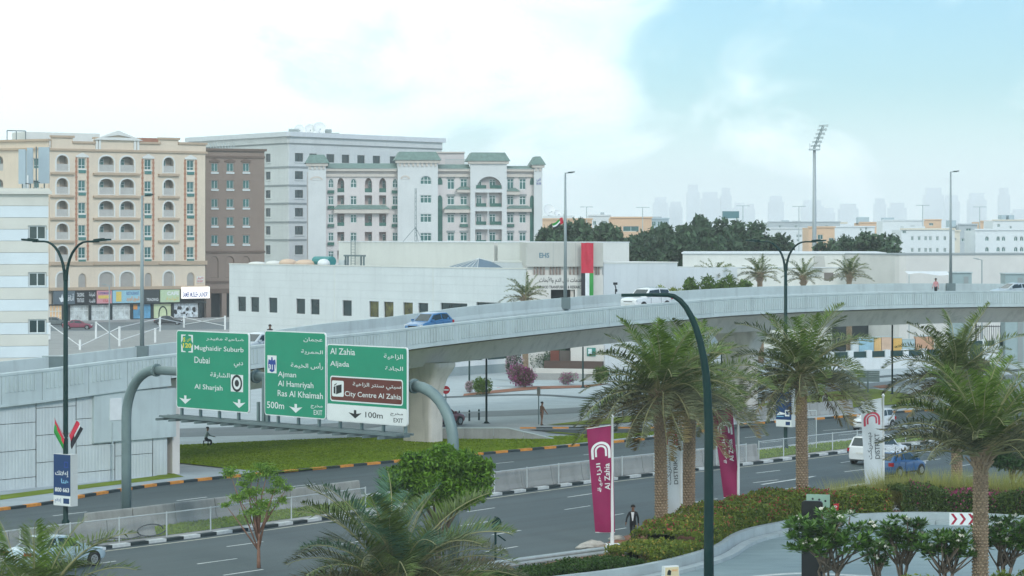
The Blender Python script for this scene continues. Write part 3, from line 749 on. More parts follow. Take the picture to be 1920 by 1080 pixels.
for i, (a, b_, n_, c_) in enumerate(signs):
    u0, _ = pc.uv(a, 560); u1, _ = pc.uv(b_, 560); zb, zt = shz + .14, zsh - .1
    so = h.box(u0 + .05, u1 - .05, -0.42, -0.1, zb, zt, 'sign_board', mat(n_, c_, 0.5, 0.04, 1)); hh = zt - zb; ww = u1 - u0
    if i == 0: lettering('أناقة', u0 + ww*.55, u1 - .3, zb + hh*.25, zt - hh*.2, -0.43, m_wl, so, True); MB().plate([(u0+ww*.25, zb+hh*.5),(u0+ww*.34, zb+hh*.15),(u0+ww*.48, zb+hh*.2),(u0+ww*.4, zb+hh*.8),(u0+ww*.35, zb+hh*.5)], [], -.432, -.425).build('emblem', m_wl, so)
    if i == 1: 
        lettering('TAILORING', u0 + .2, u0 + ww*.4, zb + hh*.55, zt - hh*.15, -.43, m_wl, so); lettering('TEXTILES', u0 + .2, u0 + ww*.4, zb + hh*.12, zb + hh*.42, -.43, m_wl, so)
        lettering('للخياطة', u0 + ww*.65, u1 - .2, zb + hh*.5, zt - hh*.12, -.43, m_wl, so, True); lettering('الأقمشة', u0 + ww*.65, u1 - .2, zb + hh*.08, zb + hh*.4, -.43, m_wl, so, True)
    if i == 2:
        h.box(u0 + .3, u1 - .3, -.46, -.425, zb + hh*.38, zb + hh*.62, 'sign_band', m_gold, so); lettering('SUPERMARKET', u0 + .3, u1 - .2, zb + hh*.7, zt - hh*.1, -.43, m_nav, so); lettering('بقالة', u0 + ww*.4, u1 - ww*.2, zb + hh*.04, zb + hh*.33, -.43, m_rd, so, True)
    if i == 3:
        h.box(u0 + ww*.13, u0 + ww*.32, -.46, -.425, zb + hh*.12, zt - hh*.1, 'sign_band', m_gold, so); lettering('السوق الجديد', u0 + ww*.5, u1 - .2, zb + hh*.08, zb + hh*.52, -.43, m_orr, so, True, 0.03); lettering('RESTAURANT', u0 + ww*.5, u1 - .3, zb + hh*.62, zt - hh*.12, -.43, m_nav, so)
    if i == 4: lettering('TRADING', u0 + ww*.3, u1 - .2, zb + hh*.12, zb + hh*.35, -.43, m_wl, so)
    if i == 5: lettering('CAFE', u0 + ww*.35, u1 - .2, zb + hh*.55, zb + hh*.85, -.43, m_wl, so, bold=0.04); lettering('الواحة', u0 + ww*.3, u1 - .3, zb + hh*.08, zb + hh*.42, -.43, m_gold, so, True)
u0, u1, v0, v1 = pc.rect(337, 538, 389, 559)
so = h.box(u0, u1, -0.75, -0.45, v0, v1, 'sign_board', mat('sign_lit_white', (0.8, 0.8, 0.78), 0.4, 0.0, emit=('fff8ee', 0.55)))
lettering('SAMER MUSLEH LAUNDRY', u0 + .2, u1 - .2, v0 + (v1-v0)*.12, v0 + (v1-v0)*.55, -0.76, m_nav, so, bold=0.02)
u0, u1, v0, v1 = pc.rect(368, 518, 381, 530); so = h.box(u0, u1, -.15, -.02, v0, v1, 'notice_board', m_creaml); lettering('FOR RENT', u0+.1, u1-.1, v0+.08, v0+.42, -.155, m_rd, so, bold=.03); lettering('للايجار', u0+.1, u1-.1, v0+.5, v1-.08, -.155, m_rd, so, True, .03)
# glazed shop fronts
m_warm = mat('shop_interior_warm', (0.35, 0.26, 0.18), 0.6, 0.5, 1.2, emit=('ffd9a0', 0.3)); m_cool = mat('shop_interior_cool', (0.36, 0.40, 0.40), 0.6, 0.6, 1.0, emit=('e8f4f4', 0.12))
m_bluep = mat('poster_blue', (0.12, 0.33, 0.50), 0.5, 0.35, 0.8); m_greenp = mat('poster_green', (0.50, 0.58, 0.36), 0.5, 0.1, 0.8, emit=('e6f0c0', 0.08)); m_whitepo = mat('poster_black_white', (0.45, 0.5, 0.52), 0.5, 0.7, 1.4, emit=('f0f4ff', 0.05))
for a, b_, m_, nm in ((94,117,m_warm,4),(131,167,m_cool,4),(172,207,m_cool,4),(210,246,m_cool,3),(250,284,m_bluep,1),(288,322,m_greenp,1),(326,373,m_whitepo,1)):
    u0, _ = pc.uv(a, 590); u1, _ = pc.uv(b_, 590)
    so = MB().box(u0, u1, 0.30, 0.36, 0.35, shz - .15).build('shop_front', m_, h.root)
    if nm > 1:
        f = MB()
        for k in range(nm + 1): x = u0 + (u1-u0)*k/nm; f.box(x - .05, x + .05, 0.2, 0.295, 0.3, shz - .15)
        f.box(u0, u1, .21, .29, shz - 1.1, shz - .98).box(u0, u1, .19, .297, .2, .34); f.build('shop_frame', m_fr, so)
    elif m_ is m_greenp:
        MB().plate(arch_ring(u0 + 1.1, u1 - .7, .4, shz - .5, 1.2), [arch_ring(u0 + 1.3, u1 - .9, .4, shz - .7, 1.1)], .26, .295).build('shop_frame', m_dgreen, so)
    elif m_ is m_bluep: MB().box(u0, u0 + .9, .2, .29, shz - 1.0, shz - .15).build('orange_panel', m_orr, so)
    else:
        rg = random.Random(5); f = MB()
        for k in range(16): x, z = rg.uniform(u0+.3, u1-.6), rg.uniform(.8, shz-.8); r = rg.uniform(.1, .38); f.plate([(x+r*math.cos(t*.785), z+r*math.sin(t*.785)) for t in range(8)], [], .28, .298)
        f.build('print_dots', m_bl, so)
for a in (119, 129, 169, 208.5, 247.5, 286, 324, 375): u, _ = pc.uv(a, 590); h.box(u - .22, u + .22, -.05, .58, 0, shz - .1, 'shop_column', m_shopdk)
h.box(-.2, L_ + 6, -2.4, 0.59, -0.1, 0.22, 'shop_step', m_pave2)
# roof-top rooms behind the parapet
for x0, y0, x1, y1, dy, m_ in ((48,247,187,275,9,m_creaml),(250,258,325,280,6,mat('roof_tile_red',(0.36,0.17,0.11),0.8,.1,1)),(325,262,335,280,7,m_cream)):
    q = Plane((pc.A + Vector((-pc.d.y, pc.d.x, 0))*dy)[:2], (pc.B + Vector((-pc.d.y, pc.d.x, 0))*dy)[:2]); u0, u1, v0, v1 = q.rect(x0, y0, x1, y1)
    h.box(u0, u1, dy, dy + 5, v0, v1, 'roof_room', m_)
b_ = MB(); q = pc; u0, _ = pc.uv(58, 250); u1, _ = pc.uv(93, 250); zt = pc.uv(70, 242)[1]
for x in (u0, (u0+u1)/2, u1): b_.tube([(x, 8.6, top_z), (x, 8.6, zt)], .09, 6)
b_.tube([(u0, 8.6, zt), (u1, 8.6, zt)], .09, 6); b_.build('roof_pipes', m_galvd, h.root)
# left wing turned towards the viewer's left
pw = Plane(D_at(-70, 449), D_at(92.5, 439.8))
h2 = House('apartment_wing', 'cream block wing behind the striped white building at the left edge', pw, 16)
Lw = pw.L; tw = pw.uv(60, 281)[1]
for y0, y1 in wrows: u0, u1, v0, v1 = pw.rect(62, y0, 73, y1); h2.win(u0, u1, v0, v1, transom=.3)
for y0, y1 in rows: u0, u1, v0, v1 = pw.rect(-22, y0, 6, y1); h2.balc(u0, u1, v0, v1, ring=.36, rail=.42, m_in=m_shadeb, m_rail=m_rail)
h2.front(rect_ring(0, Lw - .3, 0, tw), m_cream); h2.shell(0, Lw - .3, tw, m_cream)
h2.box(-.2, Lw, -.35, .3, tw, tw + .35, 'cornice', m_creamd); zz = pw.uv(60, 265)[1]; h2.box(0, Lw - .3, 0, .4, tw + .35, zz, 'parapet', m_cream); h2.box(-.2, Lw, -.35, .5, zz, zz + .35, 'parapet_cornice', m_creamd)

# ---------------------------------------------------------------- brown block
m_brown = mat('render_brown', (0.255, 0.195, 0.16), 0.85, 0.06, 0.3, streak=0.06); m_brownd = mat('moulding_brown', (0.16, 0.115, 0.09), 0.85, .06, 1)
pb = Plane(D_at(386, 466), D_at(496, 471))
hb = House('brown_apartment_block', 'dark brown apartment block between the cream and grey buildings', pb, 20)
tz = pb.uv(440, 294)[1]
for x0, x1 in ((396.5,408.5),(425,438),(455.5,467.5)):
    for k, y0 in enumerate((306,338,373,407,441)):
        u0, u1, v0, v1 = pb.rect(x0, y0, x1, y0 + 15.5); hb.win(u0, u1, v0, v1)
        hb.box(u0 - .1, u1 + .1, -.14, -.003, v0 - .42, v0 - .12, 'sill', m_fr)
    u0, u1, v0, v1 = pb.rect(x0 - 2, 480, x1 + 1, 521); hb.win(u0, u1, v0, v1, ring=.25, mull=0, gl=m_brown, fr=m_brownd)
    u0, u1, v0, v1 = pb.rect(x0 - 4, 297, x1 + 3, 304); MB().plate([(u0, v0), (u1, v0), (u1, v0+.25), ((u0+u1)/2, v1), (u0, v0+.25)], [], -.18, -.003).build('window_pediment', m_brownd, hb.root)
zs = pb.uv(440, 541)[1]
hb.front(rect_ring(0, pb.L, zs, tz), m_brown); hb.shell(0, pb.L, tz, m_brown, z0=zs)
zz = pb.uv(440, 283)[1]; hb.box(0, pb.L, 0, .4, tz, zz, 'parapet', m_brown); hb.box(-.3, pb.L + .3, -.4, .5, zz, zz + .4, 'parapet_cornice', m_brownd)
for y in (294, 472, 528): zc = pb.uv(440, y)[1]; hb.box(-.05, pb.L + .05, -.2, -.003, zc - .2, zc + .15, 'string_course', m_brownd)
hb.box(.25, pb.L - .25, 3, 3.2, 0, zs, 'ground_floor_back', m_shopdk); hb.box(0, pb.L, 0, .4, zs - .8, zs, 'beam', m_brownd)
for x in (386.8, 416, 447, 488): u, _ = pb.uv(x, 560); hb.box(max(0, u), u + .9, .05, 1, 0, zs - .8, 'column', m_brown)
b_ = MB()
for k in range(9): b_.tube([(2 + k*.55, 3, tz), (2 + k*.55, 3, zz + 1.2 + .2*(k % 3))], .06, 5)
b_.box(1.5, 7.5, 2.9, 3.1, zz + .2, zz + .35); b_.build('roof_pipes', m_galv, hb.root)

# ---------------------------------------------------------------- large pale grey block with a corner towards us
m_grey = mat('render_pale_grey', (0.60, 0.62, 0.605), 0.85, 0.06, 0.2, streak=0.08); m_greyd = mat('groove_grey', (0.26, 0.29, 0.29), 0.8, .05, 1)
pgL = Plane(D_at(355, 552), D_at(541, 520)); pgR = Plane(D_at(541, 520), D_at(828, 556))
hg = House('grey_apartment_block', 'large pale grey apartment block with satellite dishes on its flat roof', pgR, 0.6)
zt = pgR.uv(541, 247)[1]; zc = pgR.uv(541, 270)[1]
def grey_front(hh, pl, cols, frac=0):
    for x0, x1 in cols:
        for k, (y0, y1) in enumerate(((287,303),(321,336),(356,371),(390,406),(424,440),(460,477))):
            um0, _ = pl.uv(x0, 400); um1, _ = pl.uv(x1, 400); v1 = pgR.uv(560, y0)[1]; v0 = pgR.uv(560, y1)[1]
            hh.win(um0, um1, v0, v1, fr=m_frd, gl=m_glassd)
            hh.box(um0 - .12, um1 + .12, -.15, -.003, v0 - .25, v0 - .05, 'sill', m_grey)
    hh.front(rect_ring(0, pl.L, 0, zc), m_grey)
    hh.box(0.02, pl.L - .02, -.25, .3, zc + .25, zt - .9, 'attic', m_grey); hh.box(-.1, pl.L + .1, -.12, .3, zc, zc + .25, 'groove', m_greyd)
    hh.box(-.4, pl.L + .5, -.8, .4, zt - .9, zt, 'cornice', mat('cornice_grey', (0.62, 0.65, 0.66), .8, .05, 1))
    for y in (313, 347.5, 381.5, 416.5, 450): z = pgR.uv(541, y)[1]; hh.box(-.02, pl.L + .02, -.1, -.003, z - .18, z + .18, 'groove', m_greyd)
grey_front(hg, pgR, ((553,568.5),(580,594.5),(612,627),(641,655),(670,684),(699,713),(731,745)))
hg2 = hg
class Sub(House):
    def __init__(s, parent, plane, depth):
        s.p = plane; s.depth = depth; s.h = []; s.todo = []
        s.root = bpy.data.objects.new('side_front', None); col.objects.link(s.root); s.root.parent = parent
        s.root.matrix_world = Matrix.Translation((plane.A.x, plane.A.y, 0)) @ Matrix.Rotation(plane.rz, 4, 'Z')
bpy.context.view_layer.update()
hgl = House('grey_block_side', 'plain left side of the pale grey block above the brown building', pgL, .6)
grey_front(hgl, pgL, ((498,507),))
nR = Vector((-pgR.d.y, pgR.d.x, 0))
b_ = MB(); A_, B_, C_ = pgL.A + Vector((0, .4, 0)), pgL.B + Vector((0, .5, 0)), pgR.B + Vector((0, .4, 0))
b_.prism([(B_.x, B_.y), (C_.x, C_.y), (C_.x - 25, C_.y + 40), (A_.x - 3, A_.y + 40), (A_.x, A_.y)], zc - 2, zt - 1.2)
bb = b_.build('roof', m_roof, hg.root); bb.matrix_world = Matrix.Identity(4)
bpy.context.view_layer.update(); bb.matrix_parent_inverse = hg.root.matrix_world.inverted()
# right end wall of the grey block
b_ = MB(); b_.box(pgR.L - .3, pgR.L, .3, 35, 0, zt - .9); b_.build('wall', m_grey, hg.root)
# ---------------------------------------------------------------- white block with green tiled roofs
m_wp = mat('render_white_pink', (0.60, 0.555, 0.54), 0.85, 0.05, 0.25, streak=0.05); m_wg = mat('render_white_cool', (0.60, 0.615, 0.61), 0.85, 0.05, 0.3, streak=0.05)
m_gtile = mat('roof_tiles_green', (0.15, 0.225, 0.20), 0.7, 0.2, 1.5, 0.3, 12); m_gpan = mat('glazed_green', (0.05, 0.135, 0.11), 0.3, 0.2, 1)
m_eave = mat('eave_beige', (0.55, 0.50, 0.45), .8, .05, 1)
pg = Plane(D_at(578, 470), D_at(1016, 474))
hh = House('green_roofed_block', 'white five storey apartment block with green tiled roofs and arched top windows', pg, 22)
gz = lambda y, x=800: pg.uv(x, y)[1]
gu = lambda x: pg.uv(x, 400)[0]
eave = gz(319)
R5 = [(335,355),(367.5,384),(402,418),(436,452),(470.7,486)]
for k, (y0, y1) in enumerate(R5):
    zt_, zb_ = gz(y0), gz(y1)
    arch = 0.45 if k == 0 else None
    for x0, x1 in ((615.5,625.5),(657,668.7),(735.7,746)):
        hh.win(gu(x0), gu(x1), zb_ if k else zb_ + .25, zt_, ring=arch, transom=0.68 if k else 0.5, frame=0.1, fr=m_fr, gl=m_glass)
        if x0 != 657 and k < 4: hh.box(gu(x0) - .1, gu(x1) + .1, -.35, -.003, zb_ - .75, zb_ - .2, 'planter', m_gpan)
    for x0, x1 in ((632.5,645.5),(684,697.5),(711,724)):
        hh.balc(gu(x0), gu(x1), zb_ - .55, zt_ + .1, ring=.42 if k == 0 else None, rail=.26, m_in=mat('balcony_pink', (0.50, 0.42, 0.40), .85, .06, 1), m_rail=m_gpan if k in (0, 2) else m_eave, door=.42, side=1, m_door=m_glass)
    for x0, x1 in ((838.7,852),(863,876),(950.7,963),(973.7,986)):
        hh.win(gu(x0), gu(x1), zb_, zt_, transom=.72, frame=.1)
        if (x0 in (863, 950.7) and k == 2) or (k == 3 and x0 > 940): hh.box(gu(x0) - .1, gu(x1) + .1, -.3, -.003, zb_ - .7, zb_ - .2, 'planter', m_gpan)
        hh.box(gu(x0) - .12, gu(x1) + .12, -.12, -.003, zt_ + .05, zt_ + .35, 'lintel', m_greyd)
u_l, u_r = gu(611), gu(1002)
tow1, tow2, tow3 = (gu(745), gu(820)), (gu(881), gu(949)), (gu(1000), gu(1017))
hh.front(rect_ring(0.2, pg.L - .2, 0, eave), m_wp)
hh.shell(0.2, pg.L - .2, eave, m_wp)
# projecting towers
def tower(x0, x1, ytop, out_, wins, m, bigarch=None, name='tower'):
    a, c = gu(x0), gu(x1); ztp = gz(ytop); holes = []
    for (wx0, wx1, wy0, wy1, ring) in wins:
        r = arch_ring(gu(wx0), gu(wx1), gz(wy1), gz(wy0), ring*(gz(wy0)-gz(wy1)), 8) if ring else rect_ring(gu(wx0), gu(wx1), gz(wy1), gz(wy0)); holes.append(r)
    t = MB().plate(rect_ring(a, c, 0, ztp), holes, -out_, -out_ + .3).box(a, a + .25, -out_ + .3, -.003, 0, ztp).box(c - .25, c, -out_ + .3, -.003, 0, ztp).build(name, m, hh.root)
    for (wx0, wx1, wy0, wy1, ring) in wins: window(t, gu(wx0), gu(wx1), gz(wy1), gz(wy0), y=-out_ + .15, ring=ring, mull=2, transom=.7 if not ring else .5, frame=.1)
    MB().box(a - .35, c + .35, -out_ - .35, .4, ztp, ztp + .5).build('eave', m_eave, t)
    for k in range(int((c - a) / .7)): 
        pass
    f = MB(); n = max(2, int((c - a) / .75))
    for k in range(n): x = a + (c - a) * (k + .5) / n; f.box(x - .16, x + .16, -out_ - .2, -out_ - .003, ztp - .6, ztp)
    f.build('corbels', m_eave, t)
    MB().frustum(a - .6, c + .6, -out_ - .6, 5.5, ztp + .5, gz(ytop) + .5 + 1.5, .9, .9).build('tiled_roof', m_gtile, t)
    return t
tower(577.5, 611, 312, 1.2, [], m_wg); tower(745, 820, 306, 1.4, [(787,808,330,346,.5),(787,808,366,381,None),(787,808,401,417,None),(787,808,436.5,452,None)], m_wg)
tower(1000.5, 1016, 314, .9, [], m_wg)
# bay with the great arch and recessed balconies
a, c = gu(881), gu(949); ztp = gz(307); o_ = 1.2
bay = MB().plate(rect_ring(a, c, 0, ztp), [arch_ring(gu(893), gu(940), gz(354), gz(331), gz(331)-gz(354)-.05, 12)] + [rect_ring(gu(x0), gu(x1), gz(y1), gz(y0)) for y0, y1 in ((361,388),(396,422),(430,457)) for x0, x1 in ((890,913.3),(915,940))], -o_, -o_ + .3).build('bay', m_wg, hh.root)
MB().box(a, a + .25, -o_ + .3, -.003, 0, ztp).box(c - .25, c, -o_ + .3, -.003, 0, ztp).build('bay_side', m_wg, bay)
MB().box(a - .35, c + .35, -o_ - .35, .4, ztp, ztp + .5).build('eave', m_eave, bay); MB().frustum(a - .6, c + .6, -o_ - .6, 5.5, ztp + .5, ztp + 2.0, .9, .9).build('tiled_roof', m_gtile, bay)
for y0, y1 in ((331,354),(361,388),(396,422),(430,457)):
    for x0, x1, sd in ((893,903,0),(917,929,0)):
        window(bay, gu(x0), gu(x1), gz(y1) + .3, gz(y0) - .5, y=-.12, transom=.75, frame=.1)
    for x0, x1 in ((890,912),(916,940)): MB().box(gu(x0) + .15, gu(x1) - .15, -o_ - .12, -o_ - .004, gz(y1) + .05, gz(y1) + .65).build('balustrade', m_gpan if y0 > 340 else m_gpan, bay)
    MB().box(a + .3, c - .3, -o_ + .31, -.01, gz(y1) - .35, gz(y1) - .05).build('balcony_floor', m_wp, bay)
# roofs and canopies
def canopy(x0, y0, x1, y1, out_, name='tiled_roof', flat=.5):
    a, c = gu(x0), gu(x1); zt_, zb_ = gz(y0), gz(y1); hgt = (zt_ - zb_)
    b_ = MB(); zm = zb_ + hgt * (1 - flat)
    b_.add([(a, -out_, zm), (c, -out_, zm), (c - out_*.8, -.004, zt_), (a + out_*.8, -.004, zt_), (a, -.004, zm), (c, -.004, zm)], [(0,1,2,3), (0,3,4), (1,5,2), (0,4,5,1)])
    o = b_.build('canopy_roof', m_gtile, hh.root); MB().box(a + .15, c - .15, -out_ + .12, -.005, zb_, zm - .004).build('canopy_base', m_eave, o); return o
for q in ((624.5,384.5,731,400),(831,385,885,399),(855,349.5,885,361),(947.5,352,975,365),(947.5,385,997.5,397)): canopy(*q, 1.0)
for x0, x1, y0 in ((611,744.5,306),(820.5,881,307.5),(949.5,1001,310)):
    a, c = gu(x0), gu(x1); z1 = gz(y0); 
    MB().add([(a, -.9, eave + .25), (c, -.9, eave + .25), (c, 2, z1), (a, 2, z1)], [(0,1,2,3)]).build('tiled_roof', m_gtile, hh.root); MB().box(a, c, -.75, .3, eave - .2, eave + .22).build('eave', m_eave, hh.root)
    MB().box(a, c, -.3, -.004, eave - 1.2, eave - .7).build('string_course', m_eave, hh.root)
for x0, x1 in ((819.5,829.5),(993.7,1001)):
    a, c = gu(x0), gu(x1)
    MB().plate(arch_ring(a, c, gz(500), gz(366), .8), [], -.12, -.004).build('green_glazing', m_gpan, hh.root); MB().plate(arch_ring(a, c, gz(346), gz(333), .8), [], -.12, -.004).build('green_glazing', m_gpan, hh.root)
for x0, x1, y in ((581,605,335),(750,768,333)):
    o_ = 1.2 if x0 < 600 else 1.4
    MB().plate(arch_ring(gu(x0), gu(x1), gz(y + 3), gz(y - 4), gz(y-4) - gz(y+3) - .02), [arch_ring(gu(x0) + .3, gu(x1) - .3, gz(y+3) - .02, gz(y - 4) - .3, gz(y-4) - gz(y+3) - .32)], -o_ - .06, -o_ - .003).build('plaster_arch', m_eave, hh.root)
u0, u1, v0, v1 = pg.rect(1005, 333, 1013, 347); lettering('N H', u0, u1, v0, v0 + .5, -.93, m_nav, hh.root, bold=.03); lettering('نهى', u0, u1, v0 + .6, v1, -.93, m_nav, hh.root, True, .02)
MB().box(gu(822), gu(878), 9, 16, eave, gz(284)).build('roof_room', m_wp, hh.root); MB().box(gu(821), gu(879), 8.7, 16.3, gz(284), gz(281.5)).build('roof_room_cap', m_eave, hh.root)
b_ = MB()
for k in range(26): x = gu(838) + k*.17; b_.box(x, x + .05, 4, 4.05, eave, gz(297))
b_.box(gu(838), gu(838) + 26*.17, 3.98, 4.07, gz(298), gz(297)); b_.build('roof_railing', m_galv, hh.root)

# satellite dishes and plant on the grey block
def dish(loc, r, az, label):
    t = thing('satellite_dish', label, 'satellite dish', loc, az, 'satellite dishes on the grey roof')
    b_ = MB(); n = 14; vs = []
    for i, rr in enumerate((0, .4, .75, 1.0)):
        for j in range(n): a_ = 2*math.pi*j/n; vs.append((rr*r*math.cos(a_), -rr*rr*r*.28, rr*r*math.sin(a_)))
    b_.add(vs, [(i*n+j, i*n+(j+1) % n, (i+1)*n+(j+1) % n, (i+1)*n+j) for i in range(3) for j in range(n)])
    b_.add([(v[0], v[1] + .05, v[2]) for v in vs], [((i+1)*n+j, (i+1)*n+(j+1) % n, i*n+(j+1) % n, i*n+j) for i in range(3) for j in range(n)])
    d_ = b_.build('reflector', m_whitep, t); d_.rotation_euler = (R(-28), 0, 0); d_.location = (0, 0, r + 1.2)
    MB().tube([(0, .15, 0), (0, .15, r + 1.2)], .09, 6).bar((-.6, .15, .05), (.6, .15, .05), .1).bar((0, -.5, .05), (0, .8, .05), .1).build('mast', m_galvd, t)
    MB().bar((0, -.1, r*.8 + 1), (0, -r*.9, r + .9), .05).cbox((0, -r*.9, r + .95), (.16, .16, .2)).build('feed_arm', m_galvd, t); return t
rz_ = zt - 1.2
for px, r, l in ((561,1.0,'leftmost small dish on the pale grey roof'),(581,1.05,'middle dish on the pale grey roof, beside a duct'),(599,1.25,'rightmost and biggest dish on the pale grey roof')):
    dish(PX(px, 534, rz_), r, .2, l)
for x0, x1, D_, hh_, nm, lb in ((541,560,533,2.3,'air_conditioner','pale roof plant box left of the dishes on the grey block'),(609,621,535,2.3,'air_conditioner','rooftop duct unit right of the dishes'),(621,635,536,1.6,'air_conditioner','low rooftop unit furthest right on the grey block')):
    a = PX(x0, D_, rz_); c = PX(x1, D_, rz_); t = thing(nm, lb, 'air conditioner', (a.x, D_, rz_)); wx = c.x - a.x
    MB().box(0, wx, 0, 1.6, .25, hh_).build('casing', m_galv, t); MB().box(.1, .3, .2, 1.4, 0, .25).box(wx - .3, wx - .1, .2, 1.4, 0, .25).build('feet', m_dark, t)
    g_ = MB()
    for k in range(5): g_.box(.15, wx - .15, -.04, -.003, .5 + k*(hh_-.6)/5, .5 + k*(hh_-.6)/5 + .12)
    g_.build('grille', m_greyd, t)

# ---------------------------------------------------------------- white building with pale bands at the left edge
m_ban1 = mat('cladding_cream', (0.60, 0.59, 0.53), .7, .05, .5); m_ban2 = mat('cladding_cool_white', (0.62, 0.68, 0.70), .7, .05, .5)
pl_ = Plane(D_at(-120, 198.2), D_at(91, 200))
hs = House('striped_white_building', 'white building with alternating cream and cool bands at the left edge', pl_, 14)
zt_ = pl_.uv(50, 364)[1]; lo_ = 3.2
ys = [364] + [386 + 21.9*k for k in range(0, 19)]
zs_ = [pl_.uv(50, y)[1] for y in ys]
wl_ = []
for y0 in (335, 423, 511, 599, 687): u0, u1, v0, v1 = pl_.rect(53, y0, 87, y0 + 26); wl_.append((u0, u1, v0, v1))
for k in range(len(zs_) - 1):
    z1, z0 = zs_[k], zs_[k+1]
    if z0 < 0: break
    segs = [(0, pl_.L)]
    for u0, u1, v0, v1 in wl_:
        lo2, hi2 = max(v0, z0), min(v1, z1)
        if lo2 < hi2: segs = [(0, u0, z0, z1), (u1, pl_.L, z0, z1)] + ([(u0, u1, hi2, z1)] if z1 - hi2 > .05 else []) + ([(u0, u1, z0, lo2)] if lo2 - z0 > .05 else []); break
    b_ = MB()
    for sg in segs:
        if len(sg) == 2: b_.box(sg[0], sg[1], 0, .3, z0 + .012, z1 - .012)
        else: b_.box(sg[0], sg[1], 0, .3, sg[2] + .012, sg[3] - .012)
    b_.build('cladding_panel', m_ban2 if k % 2 else m_ban1, hs.root)
hs.box(.05, pl_.L - .05, .3, .5, 0, zt_, 'wall', m_greyd)
for u0, u1, v0, v1 in wl_[1:]: window(hs.root, u0 + .03, u1 - .03, v0, v1, y=.12, fr=m_fr, gl=m_glassd, frame=.08)
hs.shell(0, pl_.L, zt_, m_ban1, y0=.5)
hs.box(-.2, pl_.L + .25, -.3, .5, zt_, zt_ + .25, 'cornice', m_ban1); z2 = pl_.uv(50, 353)[1]; hs.box(-.1, pl_.L + .1, -.15, .5, zt_ + .25, z2, 'parapet', m_ban1)
# telecom masts on its roof
for k, (px, y0, ht, wd) in enumerate(((42,280,0,.16),(49,283,0,.0),(57,277,0,.14),(68,275,0,.0),(83,276,0,.26))):
    b0 = PX(px, 203 + k*.6, zt_ - .6); ztop = P(px, y0, 203 + k*.6).z
    t = thing('telecom_mast', ('leftmost antenna mast','second antenna mast from the left','antenna mast with a square box','slim dark antenna mast with brackets','rightmost antenna mast with a tall pale panel')[k] + ' on the striped building roof', 'antenna', b0)
    hm = ztop - b0.z
    MB().tube([(0, 0, 0), (0, 0, hm)], .05, 6).box(-.3, .3, -.3, .3, 0, .1).build('mast', m_galvd if k != 1 else m_galv, t)
    if wd: MB().box(-wd*1.6, wd*1.6, -.22, -.06, hm*.35, hm).build('antenna_panel', mat('antenna_grey', (0.38, 0.46, 0.50), .5, .05, 2), t)
    if k == 2: MB().box(-.55, -.1, -.3, -.05, hm*.25, hm*.5).build('radio_box', m_whitep, t)
    f = MB()
    for q in range(3): f.bar((-.25, 0, hm*(.15 + .12*q)), (.3, -.1, hm*(.12 + .12*q)), .05)
    f.build('brackets', m_dark, t)
# ---------------------------------------------------------------- long white health building behind the flyover
m_ehs = mat('cladding_white', (0.66, 0.69, 0.695), 0.7, 0.05, 0.3, 0.0, streak=0.07); m_ehs2 = mat('render_warm_white', (0.68, 0.68, 0.635), .8, .04, .3, streak=.05)
m_stone = mat('stone_grey_beige', (0.47, 0.465, 0.43), .8, .06, .5, streak=.06); m_stonel = mat('stone_pale', (0.60, 0.58, 0.545), .8, .06, .5)
pe = Plane(D_at(430, 330), D_at(986, 282))
he = House('health_building', 'long low white clinic building with small square dark windows', pe, 30)
zr = pe.uv(430, 495.5)[1]; w1, w0 = pe.uv(450, 556)[1], pe.uv(450, 583.5)[1]
m_glassy = mat('window_glass_yellow_reflection', (0.09, 0.085, 0.02), .15, .9, 1.2, spec=.6)
for k, (x0, x1) in enumerate(((445.5,461),(469.8,485.7),(503.8,519.8),(555,572),(582,599),(641.8,659.4),(692,710),(719.3,737.8),(755.7,774),(784,802.7))):
    he.win(pe.uv(x0, 570)[0], pe.uv(x1, 570)[0], w0, w1, fr=m_frd, gl=m_glassy if k in (6, 7, 8) else m_glassd, mull=0, frame=.06)
for x0, x1, y in ((826,876,567.5),(893,945,566)): he.win(pe.uv(x0, 570)[0], pe.uv(x1, 570)[0], .9, pe.uv(x0, y)[1], fr=m_frd, gl=m_glassd, mull=2, frame=.06)
he.front(rect_ring(0, pe.L, 0, zr), m_ehs); he.shell(0, pe.L, zr, m_ehs)
he.box(-.05, pe.L + .05, -.05, .35, zr, zr + .12, 'coping', m_ehs2)
b_ = MB()
for z in np.arange(.9, zr, .9):                   # cladding joints
    if not (w0 - .1 < z < w1 + .1): b_.box(.02, pe.L - .02, -.012, -.002, z, z + .02)
b_.build('joint_lines', mat('joint_grey', (0.5, 0.52, 0.52), .8, .05, 1), he.root)
for x in (627, 812): u, _ = pe.uv(x, 560); he.box(u - .03, u + .03, -.03, -.002, 0, zr, 'downpipe', m_ehs2)
nE = Vector((-pe.d.y, pe.d.x, 0))
pe2 = Plane((pe.A + nE*13)[:2], (pe.B + nE*13)[:2])
for x0, x1, y in ((635,926,454),(933,989,455)):
    u0, u1, _, v1 = pe2.rect(x0, y, x1, 500); he.box(u0, u1, 13, 28, zr - 1, v1, 'upper_block', m_ehs2); he.box(u0 - .05, u1 + .05, 12.93, 28.05, v1, v1 + .1, 'coping', m_ehs)
u0, u1, v0, v1 = pe2.rect(926, 470, 933, 500); he.box(u0, u1, 15, 15.3, v0, v1 + 1, 'dark_gap', m_greyd)
for y in (466, 478): u0, u1, v0, v1 = pe2.rect(926.5, y, 932.5, y + 6); he.box(u0, u1, 14, 14.4, v0, v1, 'gap_panel', m_ehs)
